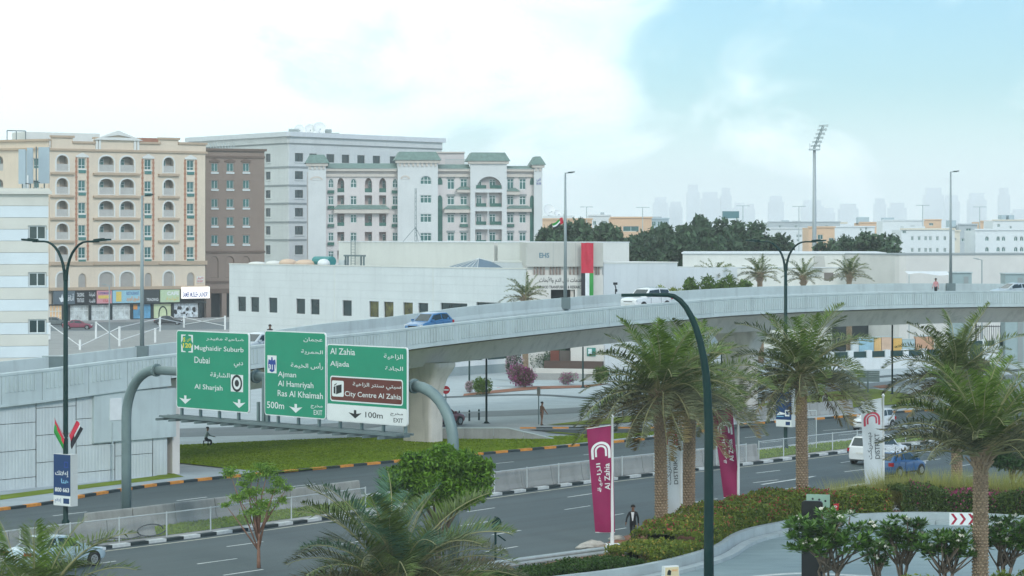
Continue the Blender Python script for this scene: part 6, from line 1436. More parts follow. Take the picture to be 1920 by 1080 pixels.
T(B3, 'سيتي سنتر الزاهية', 662,716,752.6,733, True, y=YF - .015); T(B3, 'City Centre Al Zahia', 647,733,752.6,752.5, y=YF - .015)
u0, u1, v0, v1 = fr(623,713,645,744.3); MB().plate(round_rect(u0, u1, v0, v1, .08), [], YF - .018, YF - .015).build('symbol_panel', m_sw, B3); w_, h_ = u1 - u0, v1 - v0
MB().plate([(u0 + w_*a, v0 + h_*c_) for a, c_ in ((.15,.2),(.3,.16),(.3,.66),(.15,.6))], [], YF - .022, YF - .019).plate([(u0 + w_*a, v0 + h_*c_) for a, c_ in ((.36,.14),(.82,.28),(.82,.78),(.36,.68))], [], YF - .022, YF - .019).plate([(u0 + w_*a, v0 + h_*c_) for a, c_ in ((.2,.66),(.4,.78),(.4,.84),(.2,.74))], [], YF - .022, YF - .019).build('symbol_building', m_bl, B3)
u0, u1, v0, v1 = fr(613,644.5,764,800); vb = fr(613,644,764,767)[2]; MB().plate(round_rect(u0 + .03, u1 - .03, v0 + .03, vb, .1), [], YF - .010, YF - .007).build('white_band', m_sw, B3)
T(B3, '100m', 685.5,772,718,785, m=m_bl, y=YF - .011); T(B3, 'مخرج', 732.4,773,756,781.5, True, m=m_bl, y=YF - .011); T(B3, 'EXIT', 738.4,783.6,756,793, m=m_bl, y=YF - .011); down_arrow(654,768,678.5,785.5, m_bl, B3, YF - .010)
# walkway grating under the signs
zc_ = fp.uv(520, 797)[1]; ua, ub = fp.uv(322, 780)[0] + fu0, fp.uv(766, 820)[0] + fu0
for y in (-.35, -.85, -1.35): MB().box(ua, ub, y - .04, y + .04, zc_, zc_ + .1).build('walkway_beam', m_galvd, gan)
n_ = 17
for k in range(n_): x = ua + (ub - ua)*(k + .2)/n_; MB().box(x, x + .10, -1.75, .12, zc_ - .14, zc_ - .02).build('walkway_bracket', m_galvd, gan)
b_ = MB()
for k in range(int((ub - ua)/.16)): x = ua + .16*k; b_.box(x, x + .03, -1.33, -.4, zc_ + .02, zc_ + .085)
o_ = b_.build('walkway_grating', m_galvd, gan); o_['kind'] = 'stuff'
for k in range(12): x = ua + .6 + (ub - ua - 1)*k/11; MB().box(x - .06, x + .06, -.5, -.38, zc_ + .1, zc_ + 1.0).build('hanger', m_gan, gan)
for x in (fp.uv(486, 760)[0] + fu0, fp.uv(493, 760)[0] + fu0 + 0.0): MB().box(x - .09, x + .09, -.4, -.25, zc_, ZB).build('hanger', m_gan, gan)

# ---- double-arm road lamps with advertising boxes
rd = Vector((.62, .785, 0)); rn = Vector((-.785, .62, 0))
def road_lamp(label, px, py, yt, board=None, single=False):
    c = G(px, py); zt = P(px, yt, c.y).z; t = thing('street_lamp', label, 'street lamp', c); zs = zt - 2.1
    MB().lathe([(.2, 0), (.2, .35), (.13, .45), (.125, zs*.5), (.11, zs)], n=12).build('pole', m_dgreen, t, True); MB().box(-.28, .28, -.28, .28, 0, .12).build('base_plate', m_dgreen, t)
    for s in (-1, 1):
        d = rn*s*(-1); pts = [Vector((0, 0, zs - .05))]
        for k in range(9): a = math.pi/2*k/8; pts.append(Vector((0, 0, zs + .05)) + d*(.06 + 1.5*(1 - math.cos(a))) + Vector((0, 0, 1.9*math.sin(a))))
        pts.append(Vector((0, 0, zt - .15)) + d*2.4); MB().tube(pts, [.10] + [.085 - .004*k for k in range(9)] + [.05], 8).build('arm', m_dgreen, t, True)
        h0 = Vector((0, 0, zt - .13)) + d*2.1; h1 = Vector((0, 0, zt - .05)) + d*3.1
        hd = MB().bar(h0, h1, .32, .08).bar(h0 + Vector((0, 0, .06)), h0.lerp(h1, .6) + Vector((0, 0, .06)), .2, .08).build('lamp_head', m_dgreen, t); MB().bar(h0.lerp(h1, .45) - Vector((0, 0, .052)), h1 - Vector((0, 0, .052)), .24, .02).build('lens', m_galv, hd)
    return t
l1 = road_lamp('tall dark green double-arm lamp at left with a navy advertising box', 123, 990, 447)
l2 = road_lamp('tall dark green double-arm lamp behind the lone palm', 1473, 845, 449)
m_navy = mat('ad_navy', (0.012, 0.05, 0.15), .45, .08, .8); m_adw = mat('ad_box_grey', (0.52, 0.55, 0.54), .6, .06, 1); m_lb = mat('lettering_light_blue', (0.25, 0.55, 0.75), .5, 0)
arz = math.atan2(-.62, .785)
def adbox(lab, lamp_px, lamp_py, y0, y1, w_=1.25, d_=.42, second=False):
    c = G(lamp_px, lamp_py); D_ = c.y; z1, z0 = P(0, y0, D_).z, P(0, y1, D_).z; t = thing('advertising_box', lab, 'billboard', (c.x, c.y, z0), arz); hh_ = z1 - z0
    b_ = MB(); yb = d_/2 + .02
    b_.box(-w_/2, w_/2, -yb, yb, 0, hh_).build('box_body', m_adw, t); x0, x1 = -w_/2 + .02, w_/2 - .02
    MB().box(x0, x1, -yb - .012, -yb - .002, hh_*.2, hh_ - .02).build('poster', m_navy, t); MB().box(x0, x1, -yb - .012, -yb - .002, .02, hh_*.2 - .003).build('poster_foot', m_sw, t); y = -yb - .013
    if not second:
        lettering('إعلانك', x0 + .12, x1 - .1, hh_*.56, hh_*.68, y, m_wl, t, True, .02); lettering('هنا', x0 + .55, x1 - .12, hh_*.44, hh_*.53, y, m_lb, t, True, .02); lettering('800 663', x0 + .1, x1 - .08, hh_*.27, hh_*.355, y, m_wl, t, bold=.03)
        MB().plate(rect_ring(x1 - .45, x1 - .15, hh_*.74, hh_*.86), [rect_ring(x1 - .40, x1 - .2, hh_*.76, hh_*.84)], y - .003, y).build('emblem', m_sblu, t); lettering('إعلام', x0 + .1, x0 + .55, hh_*.05, hh_*.15, y, m_nav, t, True); MB().box(x1 - .5, x1 - .08, y - .004, y, hh_*.05, hh_*.15).build('emblem', m_navy, t)
    else:
        lettering('إلـ', x1 - .6, x1 - .12, hh_*.7, hh_*.8, y, m_wl, t, True, .02); MB().plate([(x0 + .02, hh_*.32), (x1 - .3, hh_*.36), (x0 + .3, hh_*.42)], [], y - .004, y).build('poster_shape', m_sw, t); MB().plate(rect_ring(x1 - .5, x1 - .15, hh_*.3, hh_*.48), [rect_ring(x1 - .44, x1 - .21, hh_*.34, hh_*.44)], y - .004, y).build('emblem', m_sw, t); MB().box(x0 + .05, x0 + .6, y - .004, y, hh_*.28, hh_*.3).build('poster_shape', m_lb, t); MB().box(x1 - .45, x1 - .1, y - .004, y, hh_*.05, hh_*.15).build('emblem', m_navy, t)
    return t
adbox('navy advertising box with 800 663 in white on the left lamp', 123, 990, 851, 948)
adbox('navy advertising box on the lamp behind the lone palm', 1473, 845, 733, 800, second=True)
# foreground lamp with one long curved arm
t = thing('foreground_lamp', 'nearest dark green lamp post with a long arm curving left', 'street lamp', PX(1329, 90)); zt = P(0, 553, 90).z
pts = [(0, 0, 0), (0, 0, 4), (0, 0, 8.2)]; pts += [(-.03 - 1.35*(1 - math.cos(math.pi/2*k/10)), 0, 8.6 + (zt - 8.6)*math.sin(math.pi/2*k/10)) for k in range(11)]; pts += [(-2.1, 0, zt)]
MB().tube(pts, [.19, .165, .15] + [.145 - .007*k for k in range(11)] + [.06], 12).build('pole', m_dgreen, t, True); hd = MB().bar((-1.9, 0, zt + .01), (-2.95, 0, zt - .01), .3, .10).build('lamp_head', m_dgreen, t); MB().bar((-2.3, 0, zt - .052), (-2.9, 0, zt - .062), .22, .02).build('lens', m_galv, hd); MB().box(-.3, .3, -.3, .3, 0, .15).build('base_plate', m_dgreen, t)
# grey lamps on the flyover
m_lampg = mat('lamp_grey', (0.27, 0.32, 0.325), .5, .06, 1, metal=.2)
for k, (px, yt, lb) in enumerate(((267,367,'grey flyover lamp in front of the cream apartment block'),(1060,324,'tall grey flyover lamp in front of the clinic entrance'),(1780,322,'tall grey flyover lamp at right, before the white villa'))):
    i = i_at_px(FF_, px); c = FF_[i]; z0 = c.z - .75; zt = P(px, yt, c.y).z; t = thing('flyover_lamp', lb, 'street lamp', (c.x, c.y - .35, z0))
    MB().tube([(0, 0, .6), (0, 0, (zt - z0)*.5), (0, 0, zt - z0)], [.15, .12, .07], 10).build('pole', m_lampg, t, True); MB().bar((0, 0, zt - z0 - .03), (.6, -.2, zt - z0), .07).build('arm', m_lampg, t); MB().bar((.25, -.1, zt - z0 + .02), (.75, -.25, zt - z0 + .06), .22, .08).build('lamp_head', m_dgreen, t)
    MB().box(-.42, .42, -.3, .2, -.15, .78).build('plinth', m_galvd, t)
i = i_at_px(FF_, 100); c = FF_[i]; t = thing('parapet_box', 'square grey cabinet on the flyover parapet at far left', 'cabinet', (c.x, c.y - .35, c.z - .85)); MB().box(-.75, .75, -.25, .2, 0, .85).build('cabinet_body', m_galvd, t); MB().box(-.78, .78, -.28, .23, .85, .9).build('cabinet_lid', m_galv, t)
# lamp and poles under and beyond the flyover
for px, yb, yt, lb, hd in ((205,656,535,'small grey lamp in the parking yard',1),(912,795,650,'slim dark pole under the flyover left of the walkway',0),(880,735,640,'thin dark pole beside the pale flowering shrub',0),(1353,752,640,'dark pole left of the second pier',0),(1673,741,600,'dark pole on the right-hand lawn',0),(1093,728,650,'thin pole before the plaque wall',0),(1841,528,487,'small grey lamp before the curved hall',1)):
    c = G(px, yb) if yb > 600 else PX(px, 300); zt = P(px, yt, c.y).z; t = thing('lamp_post', lb, 'lamp post', c); m_ = m_lampg if hd else m_dgreen
    MB().lathe([(.2, 0), (.2, .15), (.09, .2), (.07, zt)], n=8).build('pole', m_, t, True); MB().box(-.3, .3, -.3, .3, 0, .06).build('base_plate', m_, t)
    if hd: MB().bar((0, 0, zt - .03), (-.7, 0, zt + .1), .06).bar((-.35, 0, zt + .08), (-.95, 0, zt + .18), .25, .08).build('lamp_head', m_, t)
# distant twin lamps and the stadium floodlight
for k, (px, yt) in enumerate(((1100,388),(1205,389),(1393,386),(1498,387),(1730,385),(1837,388))):
    c = PX(px, 640); zt = P(px, yt, 640).z; t = thing('distant_lamp', ('leftmost','second from left','third from left','fourth from left','fifth from left','rightmost')[k] + ' thin twin lamp standing above the far roofs', 'street lamp', c, 0, 'thin lamps above the far roofs'); MB().tube([(0, 0, 0), (0, 0, zt)], [.16, .09], 6).build('pole', m_galv, t); MB().bar((-1.6, 0, zt), (1.6, 0, zt), .25, .14).build('cross_arm', m_galv, t)
c = PX(1527, 450); t = thing('stadium_floodlight', 'tall stadium floodlight mast with a tilted bank of lamps', 'floodlight', c); zt = P(0, 279, 450).z
MB().tube([(0, 0, 0), (0, 0, zt*.5), (0, 0, zt)], [.48, .36, .24], 12).build('mast', mat('mast_grey', (0.34, 0.38, 0.39), .5, .05, 1, metal=.2), t, True)
MB().box(-.9, .9, -.7, .7, zt - .25, zt).build('platform', m_galv, t)
for s in (-.6, .6): MB().bar((s*.3 - .1, s, zt), (s*.3 + 1.5, s, zt + 3.9), .14).build('frame_post', m_galvd, t)
for k in range(6):
    zz = zt + .4 + k*.68; xx = .15 + k*.27; MB().bar((xx - .75, -.3, zz + .12), (xx + .85, .3, zz + .25), .12).build('lamp_bar', m_galvd, t)
    for q in range(4): fl = MB().lathe([(.08, 0), (.2, .12), (.21, .2)], n=8).build('lamp', m_galv, t, loc=(xx - .6 + q*.42, -.3, zz)); fl.rotation_euler = (R(75), 0, R(-25))
for x in (-.85, .85): MB().bar((x, -.65, zt), (x, -.65, zt + .9), .05).build('rail_post', m_galvd, t)
# ---- flags
m_fred = mat('flag_red', (0.52, 0.03, 0.06), .7, .1, 2); m_fgr = mat('flag_green', (0.03, 0.27, 0.05), .7, .1, 2); m_fwh = mat('flag_white', (0.72, 0.74, 0.76), .7, .04, 2); m_fbk = mat('flag_black', (0.02, 0.022, 0.028), .7, .1, 2)
def cloth(name, fn, mats_fn, nu_, nv_, mats, parent, thick=.02):
    b_ = MB(); vs = [fn(i/nu_, j/nv_) for j in range(nv_ + 1) for i in range(nu_ + 1)]
    for j in range(nv_):
        for i in range(nu_):
            b_.m = mats_fn((i + .5)/nu_, (j + .5)/nv_); k = j*(nu_ + 1) + i; q = [vs[k], vs[k+1], vs[k+nu_+2], vs[k+nu_+1]]; b_.add(q, [(0, 1, 2, 3)])
    return b_.build(name, mats, parent, False)
FM = [m_fred, m_fgr, m_fwh, m_fbk]
c = Vector(PX(1101, 279)); za, zb2 = pn.uv(1101, 455)[1], pn.uv(1101, 554)[1]; t = thing('hanging_flag', 'long red green white and black flag hung on the entrance block', 'flag', (c.x, c.y - .35, zb2)); fw = 1.28; fh = za - zb2
cloth('flag_cloth', lambda s, v: ((s - .5)*fw, -.12 - .07*math.sin(s*9 + v*3)*(.3 + v) - .03*math.sin(v*14 + s*6), v*fh), lambda s, v: 0 if v > .42 else (3 if s < .34 else 2 if s < .66 else 1), 18, 40, FM, t); MB().tube([(-fw/2 - .1, -.05, fh), (fw/2 + .1, -.05, fh)], .05, 6).build('flag_rod', m_galv, t)
i = i_at_px(FF_, 1060); c = FF_[i]; D_ = c.y - .4; t = thing('waving_flag', 'small flag blowing left from the tall grey flyover lamp', 'flag', P(1058, 413, D_)); 
cloth('flag_cloth', lambda s, v: (-.05 - s*.85 - .1*v, .1*math.sin(s*6), (v - .5)*.5 - s*.55 + .05*math.sin(s*7)), lambda s, v: 0 if s < .27 else (1 if v > .66 else 2 if v > .33 else 3), 14, 8, FM, t); MB().tube([(0, 0, -.6), (-.05, 0, .5)], .025, 5).build('flag_rod', m_galv, t)
for k, (dx, lb) in enumerate(((-1, 'left of two small flags on the left lamp above the advertising box'), (1, 'right of two small flags on the left lamp, fluttering'))):
    D_ = G(123, 990).y; t = thing('lamp_flag', lb, 'flag', P(124 + dx*3, 818, D_ - .2)); tip = P(102 if dx < 0 else 143, 783 if dx < 0 else 788, D_ - .2) - P(124 + dx*3, 818, D_ - .2)
    MB().tube([(0, 0, -.1), tip], .018, 5).build('flag_rod', m_galv, t)
    if dx < 0: cloth('flag_cloth', lambda s, v: tuple(tip*(1 - s*.92) + Vector((.10*s*0 + .02*math.sin(v*5), -.02 + .03*math.sin(v*7), -v*(.75 - .35*s*0)))*(1 if s < .99 else 1)), lambda s, v: 0 if v < .38 + .25*s else 1, 8, 8, FM, t)
    else: cloth('flag_cloth', lambda s, v: tuple(tip*(1 - s*.9) + Vector((v*.35*(1 - .5*s) + .04*math.sin(v*6), .04*math.sin(v*8 + s*3), -v*(.42 + .3*s)))), lambda s, v: 0 if v < .48 else (3 if (v > .7 or s > .6) else 2), 10, 10, FM, t)
# ---- tall roadside banners
m_maroon = mat('banner_maroon', (0.27, 0.012, 0.085), .65, .07, 1.2); m_bwhite = mat('banner_white', (0.60, 0.66, 0.68), .65, .04, 1.0); m_brd = mat('banner_logo_red', (0.48, 0.05, 0.09), .6, .05, 2)
def banner(label, pole_px, D_, quad, cm, words, lm, logo_m, ptop):
    TL, TR, BR, BL = [P(x, y, D_) for x, y in quad]; base = PX(pole_px, D_); t = thing('roadside_banner', label, 'banner', base, 0); zt = P(0, ptop, D_).z
    MB().lathe([(.11, 0), (.09, .1), (.075, zt*.5), (.055, zt - .05), (.10, zt), (.02, zt + .12)], n=10).build('pole', m_whitep, t, True); MB().box(-.35, .35, -.35, .35, 0, .12).build('base_plate', m_whitep, t)
    def f(s, v, off=0.0):                     # s 0..1 left to right, v 0..1 bottom to top
        p = (BL.lerp(BR, s)).lerp(TL.lerp(TR, s), v) - base; return (p.x, -.02 - .06*math.sin(s*3.1)*math.sin(v*9 + s*2) - .04*math.sin(v*4.2) - off, p.z)
    cloth('banner_cloth', f, lambda s, v: 0, 12, 36, [cm], t)
    MB().bar(f(0, 1), f(1, 1), .03).bar(f(0, 0), f(1, 0), .03).build('banner_rod', m_whitep, t)
    def put(vs, fs, name, m):
        o = MB().add([f(s, v, .012) for s, v in vs], fs).build(name, m, t); return o
    for s_, s0, s1, v0, v1, ar in words:
        vs, fs = text_mesh(s_, .015, ar); a = vs[:, :2]; q = (a - a.min(0))/(a.max(0) - a.min(0)); put([(s0 + (1 - y)*(s1 - s0), v0 + x*(v1 - v0)) for x, y in q], fs, 'lettering', lm)
    # arch-shaped emblem of nested bands
    for r0, r1, s_l, v_b in ((1.0, .74, 0, .0), (.62, .42, .0, .02)):
        pts = []; cxs, cvs, rs, rv = .5, .775, .40, .085; n = 16; vs = []
        leg = .075
        for k in range(n + 1): a = math.pi*(1 - k/n); vs += [(cxs + rs*r0*math.cos(a), cvs + rv*r0*math.sin(a)), (cxs + rs*r1*math.cos(a), cvs + rv*r1*math.sin(a))]
        vs = [(cxs - rs*r0, cvs - leg + v_b), (cxs - rs*r1, cvs - leg + v_b)] + vs + [(cxs + rs*r0, cvs - leg + v_b), (cxs + rs*r1, cvs - leg + v_b)]
        put(vs, [(2*i, 2*i + 2, 2*i + 3, 2*i + 1) for i in range(len(vs)//2 - 1)], 'emblem', logo_m)
    return t
AZ = [('Al Zahia', .60, .84, .40, .65, False), ('الزاهية', .27, .50, .385, .66, True)]
DK = [('DISTRIKT', .60, .84, .30, .60, False), ('ديستريكت', .22, .50, .30, .62, True)]
banner('maroon banner reading Al Zahia beside the walking man', 1148, 124, ((1100,804),(1148,797),(1153,998),(1116,998)), m_maroon, AZ, m_wl, m_wl, 782)
banner('maroon banner reading Al Zahia right of the near lamp post', 1384, 134, ((1336,771),(1373,763),(1387,931),(1357,933)), m_maroon, AZ, m_wl, m_wl, 757)
banner('white banner reading DISTRIKT half hidden behind a palm trunk', 1277, 132, ((1240,786),(1272,780),(1279,962),(1246,962)), m_bwhite, DK, mat('lettering_grey', (0.10, 0.12, 0.13), .6, 0), m_brd, 770)
banner('white banner reading DISTRIKT in front of the white car', 1656, 146, ((1613,754),(1653,747),(1657,908),(1622,908)), m_bwhite, DK, mat('lettering_grey', 0), m_brd, 742)

# ---- concrete barriers, mesh fences, guard rail
def path_slice(path, x0, x1): return [p for p in path if x0 <= p.x/p.y*F + CX <= x1]
JP = [(-.30, 0), (.30, 0), (.30, .08), (.20, .32), (.11, 1.0), (.09, 1.05), (-.09, 1.05), (-.11, 1.0), (-.20, .32), (-.30, .08)]
def barrier(label, path, seg=3.0):
    path = resample(path, .5); t = thing('concrete_barrier', label, 'barrier'); st = int(seg/.5); b0 = 0
    for a in range(0, len(path) - 1, st):
        c_ = min(a + st, len(path) - 1)
        if c_ - a >= 2:
            e = path[a:c_ + 1]; e = [e[0].lerp(e[1], .05)] + e[1:-1] + [e[-1].lerp(e[-2], .05)]; o = section_strip(e, JP, 0, len(e) - 1, 'barrier_segment', m_concd, 2, t); o.location = (0, 0, .10)
    return t
barrier('long concrete barrier along the far side of the median at left', path_slice(offset(K, 4.4), 152, 700))
barrier('short concrete barrier beside the gantry leg with a cable loop', path_slice(offset(K, 1.6), -120, 313))
barrier('concrete barrier standing on the median kerb behind the maroon banner', path_slice(offset(K, 1.0), 905, 1440))
barrier('tan concrete barrier beyond the far carriageway at the second pier', path_slice(offset(FK, 2.2), 1335, 1618))
pth = resample(path_slice(offset(K, 1.6), 205, 312), .5); c = pth[len(pth)//2] - rn*.42; t = thing('cable_loop', 'black cable looped over the short concrete barrier', 'cable', (c.x, c.y, .35)); MB().tube([(rd*(.9*math.cos(a) + .25*a/6) + Vector((0, 0, .28*math.sin(a) + .1)))[:] for a in np.linspace(0, 6.3, 22)], .03, 5).build('cable', m_dark, t); MB().tube([(rd*(-.5 - k*.35) + Vector((0, 0, -.1 - .08*math.sin(k*.7))))[:] for k in range(14)], .025, 5).build('cable_tail', m_dark, t)
m_mesh = mat('fence_mesh', (0.45, 0.50, 0.50), .6, 0.0, alpha=.16); m_fpost = mat('fence_galvanised', (0.50, 0.54, 0.54), .5, .08, 2, metal=.2)
def mesh_fence(label, path, ht=1.15, step=3.0, z0=.10):
    path = resample(path, step); t = thing('mesh_fence', label, 'fence')
    for p in path: MB().tube([(p.x, p.y, z0), (p.x, p.y, z0 + ht + .06)], .035, 6).build('fence_post', m_fpost, t)
    MB().tube([(p.x, p.y, z0 + ht) for p in path], .028, 6).build('top_rail', m_fpost, t)
    for p, q in zip(path[:-1], path[1:]): MB().add([(p.x, p.y, z0 + .05), (q.x, q.y, z0 + .05), (q.x, q.y, z0 + ht), (p.x, p.y, z0 + ht)], [(0, 1, 2, 3)]).build('mesh_panel', m_mesh, t)
    return t
mesh_fence('wire mesh fence on the median beside the gantry leg', path_slice(offset(K, .75), -60, 690)); mesh_fence('wire mesh fence on the barrier side of the median in the middle', path_slice(offset(K, .55), 905, 1410)); mesh_fence('wire mesh fence along the median grass at right', path_slice(offset(K, 1.1), 1412, 1800))
c = G(1500, 846); t = thing('goal_frame', 'tall white mesh frame on the median behind the lone palm', 'frame', c); hx = 1.15; hz = 2.7
for a, b2 in (((0, 0, 0), (0, 0, hz)), ((hx, .5, 0), (hx, .5, hz)), ((0, 0, hz), (hx, .5, hz)), ((0, 0, .1), (hx, .5, .1))): MB().tube([a, b2], .03, 6).build('frame_bar', m_fpost, t)
MB().add([(0, 0, .1), (hx, .5, .1), (hx, .5, hz), (0, 0, hz)], [(0, 1, 2, 3)]).build('mesh_panel', m_mesh, t)
ga_, gb_ = G(850, 1069, .62), G(1213, 1021, .62); e = (gb_ - ga_); e.z = 0; Lg = e.length; t = thing('guard_rail', 'galvanised guard rail beside the clipped hedge', 'guard rail', (ga_.x, ga_.y, 0), math.atan2(e.y, e.x))
prof = [(0, .78), (-.05, .74), (-.05, .68), (.02, .62), (-.05, .56), (-.05, .50), (0, .46)]; b_ = MB(); vs = []
for x in (0, Lg): vs += [(x, y - .12, z) for y, z in prof]
b_.add(vs, [(j, j + 1, j + 8, j + 7) for j in range(6)]); b_.add([(v[0], v[1] + .03, v[2]) for v in vs], [(j + 7, j + 8, j + 1, j) for j in range(6)]); b_.add([(0, -.12, .785), (Lg, -.12, .785), (Lg, -.02, .785), (0, -.02, .785)], [(0, 1, 2, 3)]); b_.build('rail_beam', m_galv, t)
for k in range(6): MB().box(.6 + k*Lg/6, .75 + k*Lg/6, -.08, .06, 0, .76).build('rail_post', m_galv, t)
# wedge of retaining wall beside the slip road
a, c = G(812, 826), G(1038, 826); t = thing('ramp_wall', 'low concrete ramp wall tapering to the right beside the lawn', 'wall', a, math.atan2((c - a).y, (c - a).x)); Lr = (c - a).length; hl = P(0, 803, a.y).z; ui = Lr*.62
for k in range(4):
    x0, x1 = Lr*k/4 + .01, Lr*(k + 1)/4 - .01; hf_ = lambda x: hl if x < ui else max(.12, hl*(1 - (x - ui)/(Lr - ui)))
    ring_ = [(x0, 0), (x1, 0), (x1, hf_(x1))] + ([(ui, hl)] if x0 < ui < x1 else []) + [(x0, hf_(x0))]; MB().plate(ring_, [], 0, .3).build('wall_segment', m_concd, t)
b_ = MB(); b_.bar((0, .15, hl + .02), (ui, .15, hl + .02), .36, .06).bar((ui, .15, hl + .02), (Lr, .15, .14), .36, .06); b_.build('coping', m_conc, t)
# bollards, no-entry sign, small signs, tape
for k, (px, py, hp) in enumerate(((861,792,22),(880,790.5,22),(898,789,22),(1585,731,16),(1598,730,16),(1611,729,16),(1801,676,16),(1833,677,16))):
    c = G(px, py); ht = hp*c.y/F; lb = ('leftmost of three bollards near the no-entry sign','middle of three bollards near the no-entry sign','rightmost of three bollards near the no-entry sign','leftmost bollard before the grey information boards','middle bollard before the grey information boards','rightmost bollard before the grey information boards','dark bollard right of the metal gate','dark bollard before the short gate-side wall')[k]
    t = thing('bollard', lb, 'bollard', c); MB().lathe([(.09, 0), (.075, .06), (.07, ht*.9), (.04, ht)], n=10).build('post', m_dgreen, t, True); MB().lathe([(.077, ht*.72), (.077, ht*.8)], n=10).build('reflective_band', m_galv, t)
c = G(836, 776); t = thing('no_entry_sign', 'round red no-entry sign on a thin pole by the first pier', 'traffic sign', c); zs = P(0, 731, c.y).z; MB().tube([(0, 0, 0), (0, 0, zs + .3)], .045, 6).build('pole', m_galvd, t); pts = ringpoly(0, zs, .33, .33, 20); MB().plate(pts, [], -.07, -.05).build('disc', mat('sign_red', (0.5, 0.02, 0.03), .5, .05, 1), t); MB().box(-.22, .22, -.078, -.071, zs - .05, zs + .05).build('white_bar', m_sw, t)
c = G(1010, 797); t = thing('ticket_post', 'small grey box on a thin post beside the guard in brown', 'post box', c); zs = P(0, 726, c.y).z; MB().tube([(0, 0, 0), (0, 0, zs)], .045, 6).build('pole', m_galvd, t); MB().box(-.13, .13, -.1, .1, zs - .65, zs).build('box_body', mat('box_brown_grey', (0.26, 0.24, 0.20), .6, .1, 1), t)
c = G(929, 1054); t = thing('road_sign_back', 'dark round road sign seen edge-on beside the palm at the kerb', 'traffic sign', c); zs = P(0, 983, c.y).z; MB().tube([(0, 0, 0), (0, 0, zs + .35)], .05, 8).build('pole', m_dgreen, t); o = MB().plate(ringpoly(0, zs, .32, .32, 18), [], -.08, -.05).build('disc', m_dgreen, t); o.rotation_euler = (0, 0, R(50)); MB().bar((.1, 0, 1.2), (.45, 0, .95), .06).build('stay', m_dgreen, t)
for k, (x0, x1, y0, y1, yb) in enumerate(((1558,1606,694,716,736),(1606,1650,695,716,738))):
    D_ = G(x0, yb).y; a, c = PX(x0, D_), PX(x1, D_); z1, z0 = P(0, y0, D_).z, P(0, y1, D_).z; t = thing('information_board', ('left' if k == 0 else 'right') + ' of two louvred grey boards behind the bollards', 'sign board', a); wx = c.x - a.x - .04
    for q in range(6): MB().box(0, wx, 0, .06, z0 + (z1-z0)*q/6 + .01, z0 + (z1-z0)*(q + 1)/6 - .01).build('slat', mat('board_grey', (0.30, 0.345, 0.345), .6, .08, 1), t)
    MB().box(wx*.5 - .06, wx*.5 + .06, .065, .16, 0, z1).build('post', m_galvd, t)
t = thing('barrier_tape', 'red and white striped barrier tape strung around the planting bed', 'tape')
for row_ in ([(925,727),(985,729),(1010,731),(1060,732),(1093,733)], [(925,733),(975,735),(1010,736),(1060,738),(1093,741)]):
    pts = [P(x, y - 0, 252) for x, y in row_]; pp = resample(pts, .32)
    for k, (p, q) in enumerate(zip(pp[:-1], pp[1:])): MB().bar(p, q, .012, .09).build('tape_stripe', m_fred if k % 2 else m_sw, t)
for x, y in ((925,726),(1010,730),(1093,731)): p = P(x, y, 252.1); MB().tube([(p.x, p.y, 0), p], .03, 5).build('stake', m_sw, t)
# white post-and-rail enclosure in the parking yard
t = thing('yard_rail_fence', 'white post and crossing rail fence in the parking yard', 'fence'); posts = [(-10,659,32),(93,637,32),(150,657,20),(180,635,32),(224,650,38),(291,643,28),(300,622,28),(345,615,22),(422,619,27)]; tops = []
for px, yb, hp in posts: c = G(px, yb); ht = hp*c.y/F; tops.append((c, ht)); MB().box(c.x - .13, c.x + .13, c.y - .13, c.y + .13, 0, ht).build('post', m_whitep, t)
def rl(i, fi, j, fj): a, ha = tops[i]; b2, h2_ = tops[j]; MB().bar(a + Vector((0, 0, ha*fi)), b2 + Vector((0, 0, h2_*fj)), .09).build('rail', m_whitep, t)
for q in ((1,.9,2,.4),(2,.4,4,.95),(3,.95,4,.3),(4,.3,5,.95),(5,.95,6,.3),(6,.9,7,.4),(7,.9,8,.3),(0,.9,1,.3),(4,.95,6,.9),(1,.3,0,.3),(8,.9,7,.3)): rl(*q)
# things along the driveway
c = PX(1780, 126.8); z0 = P(0, 985, 126.8).z; t = thing('chevron_sign', 'white sign with three dark red chevrons on the driveway wall', 'traffic sign', (c.x, c.y, z0)); wx, hh_ = 1.24, .60
MB().box(0, wx, -.03, .01, 0, hh_).build('sign_board', m_sw, t); MB().tube([(.3, .06, -z0), (.3, .06, hh_)], .035, 6).build('post', m_galv, t); MB().tube([(.95, .06, -z0), (.95, .06, hh_)], .035, 6).build('post', m_galv, t)
for k in range(3): x = .06 + k*.41; MB().plate([(x, .04), (x + .13, .04), (x + .32, hh_/2), (x + .13, hh_ - .04), (x, hh_ - .04), (x + .19, hh_/2)], [], -.036, -.032).build('chevron', mat('chevron_red', (0.36, 0.015, 0.05), .5, .05, 1), t)
c = PX(1523, 107); t = thing('parking_totem', 'black parking totem rising behind the large plumeria', 'totem', c, R(-12)); zt = P(0, 939, 107).z
MB().plate(round_rect(-.42, .42, 0, zt, .12), [], -.12, .12).build('totem_body', mat('totem_black', (0.008, 0.009, 0.01), .3, .1, 1, spec=.5), t); MB().box(-.36, .36, -.135, -.122, zt*.55, zt*.8).build('totem_panel', m_glassd, t); MB().box(-.44, .44, -.16, .16, 0, .1).build('totem_foot', m_galvd, t)
c = PX(1534, 109); t = thing('dotted_board', 'pale green board with dark dots above the black totem', 'sign board', c, R(-14)); z1, z0 = P(0, 927, 109).z, P(0, 951, 109).z; MB().box(-.48, .48, -.03, .03, z0, z1).build('board', mat('board_sage', (0.28, 0.42, 0.33), .6, .06, 1), t)
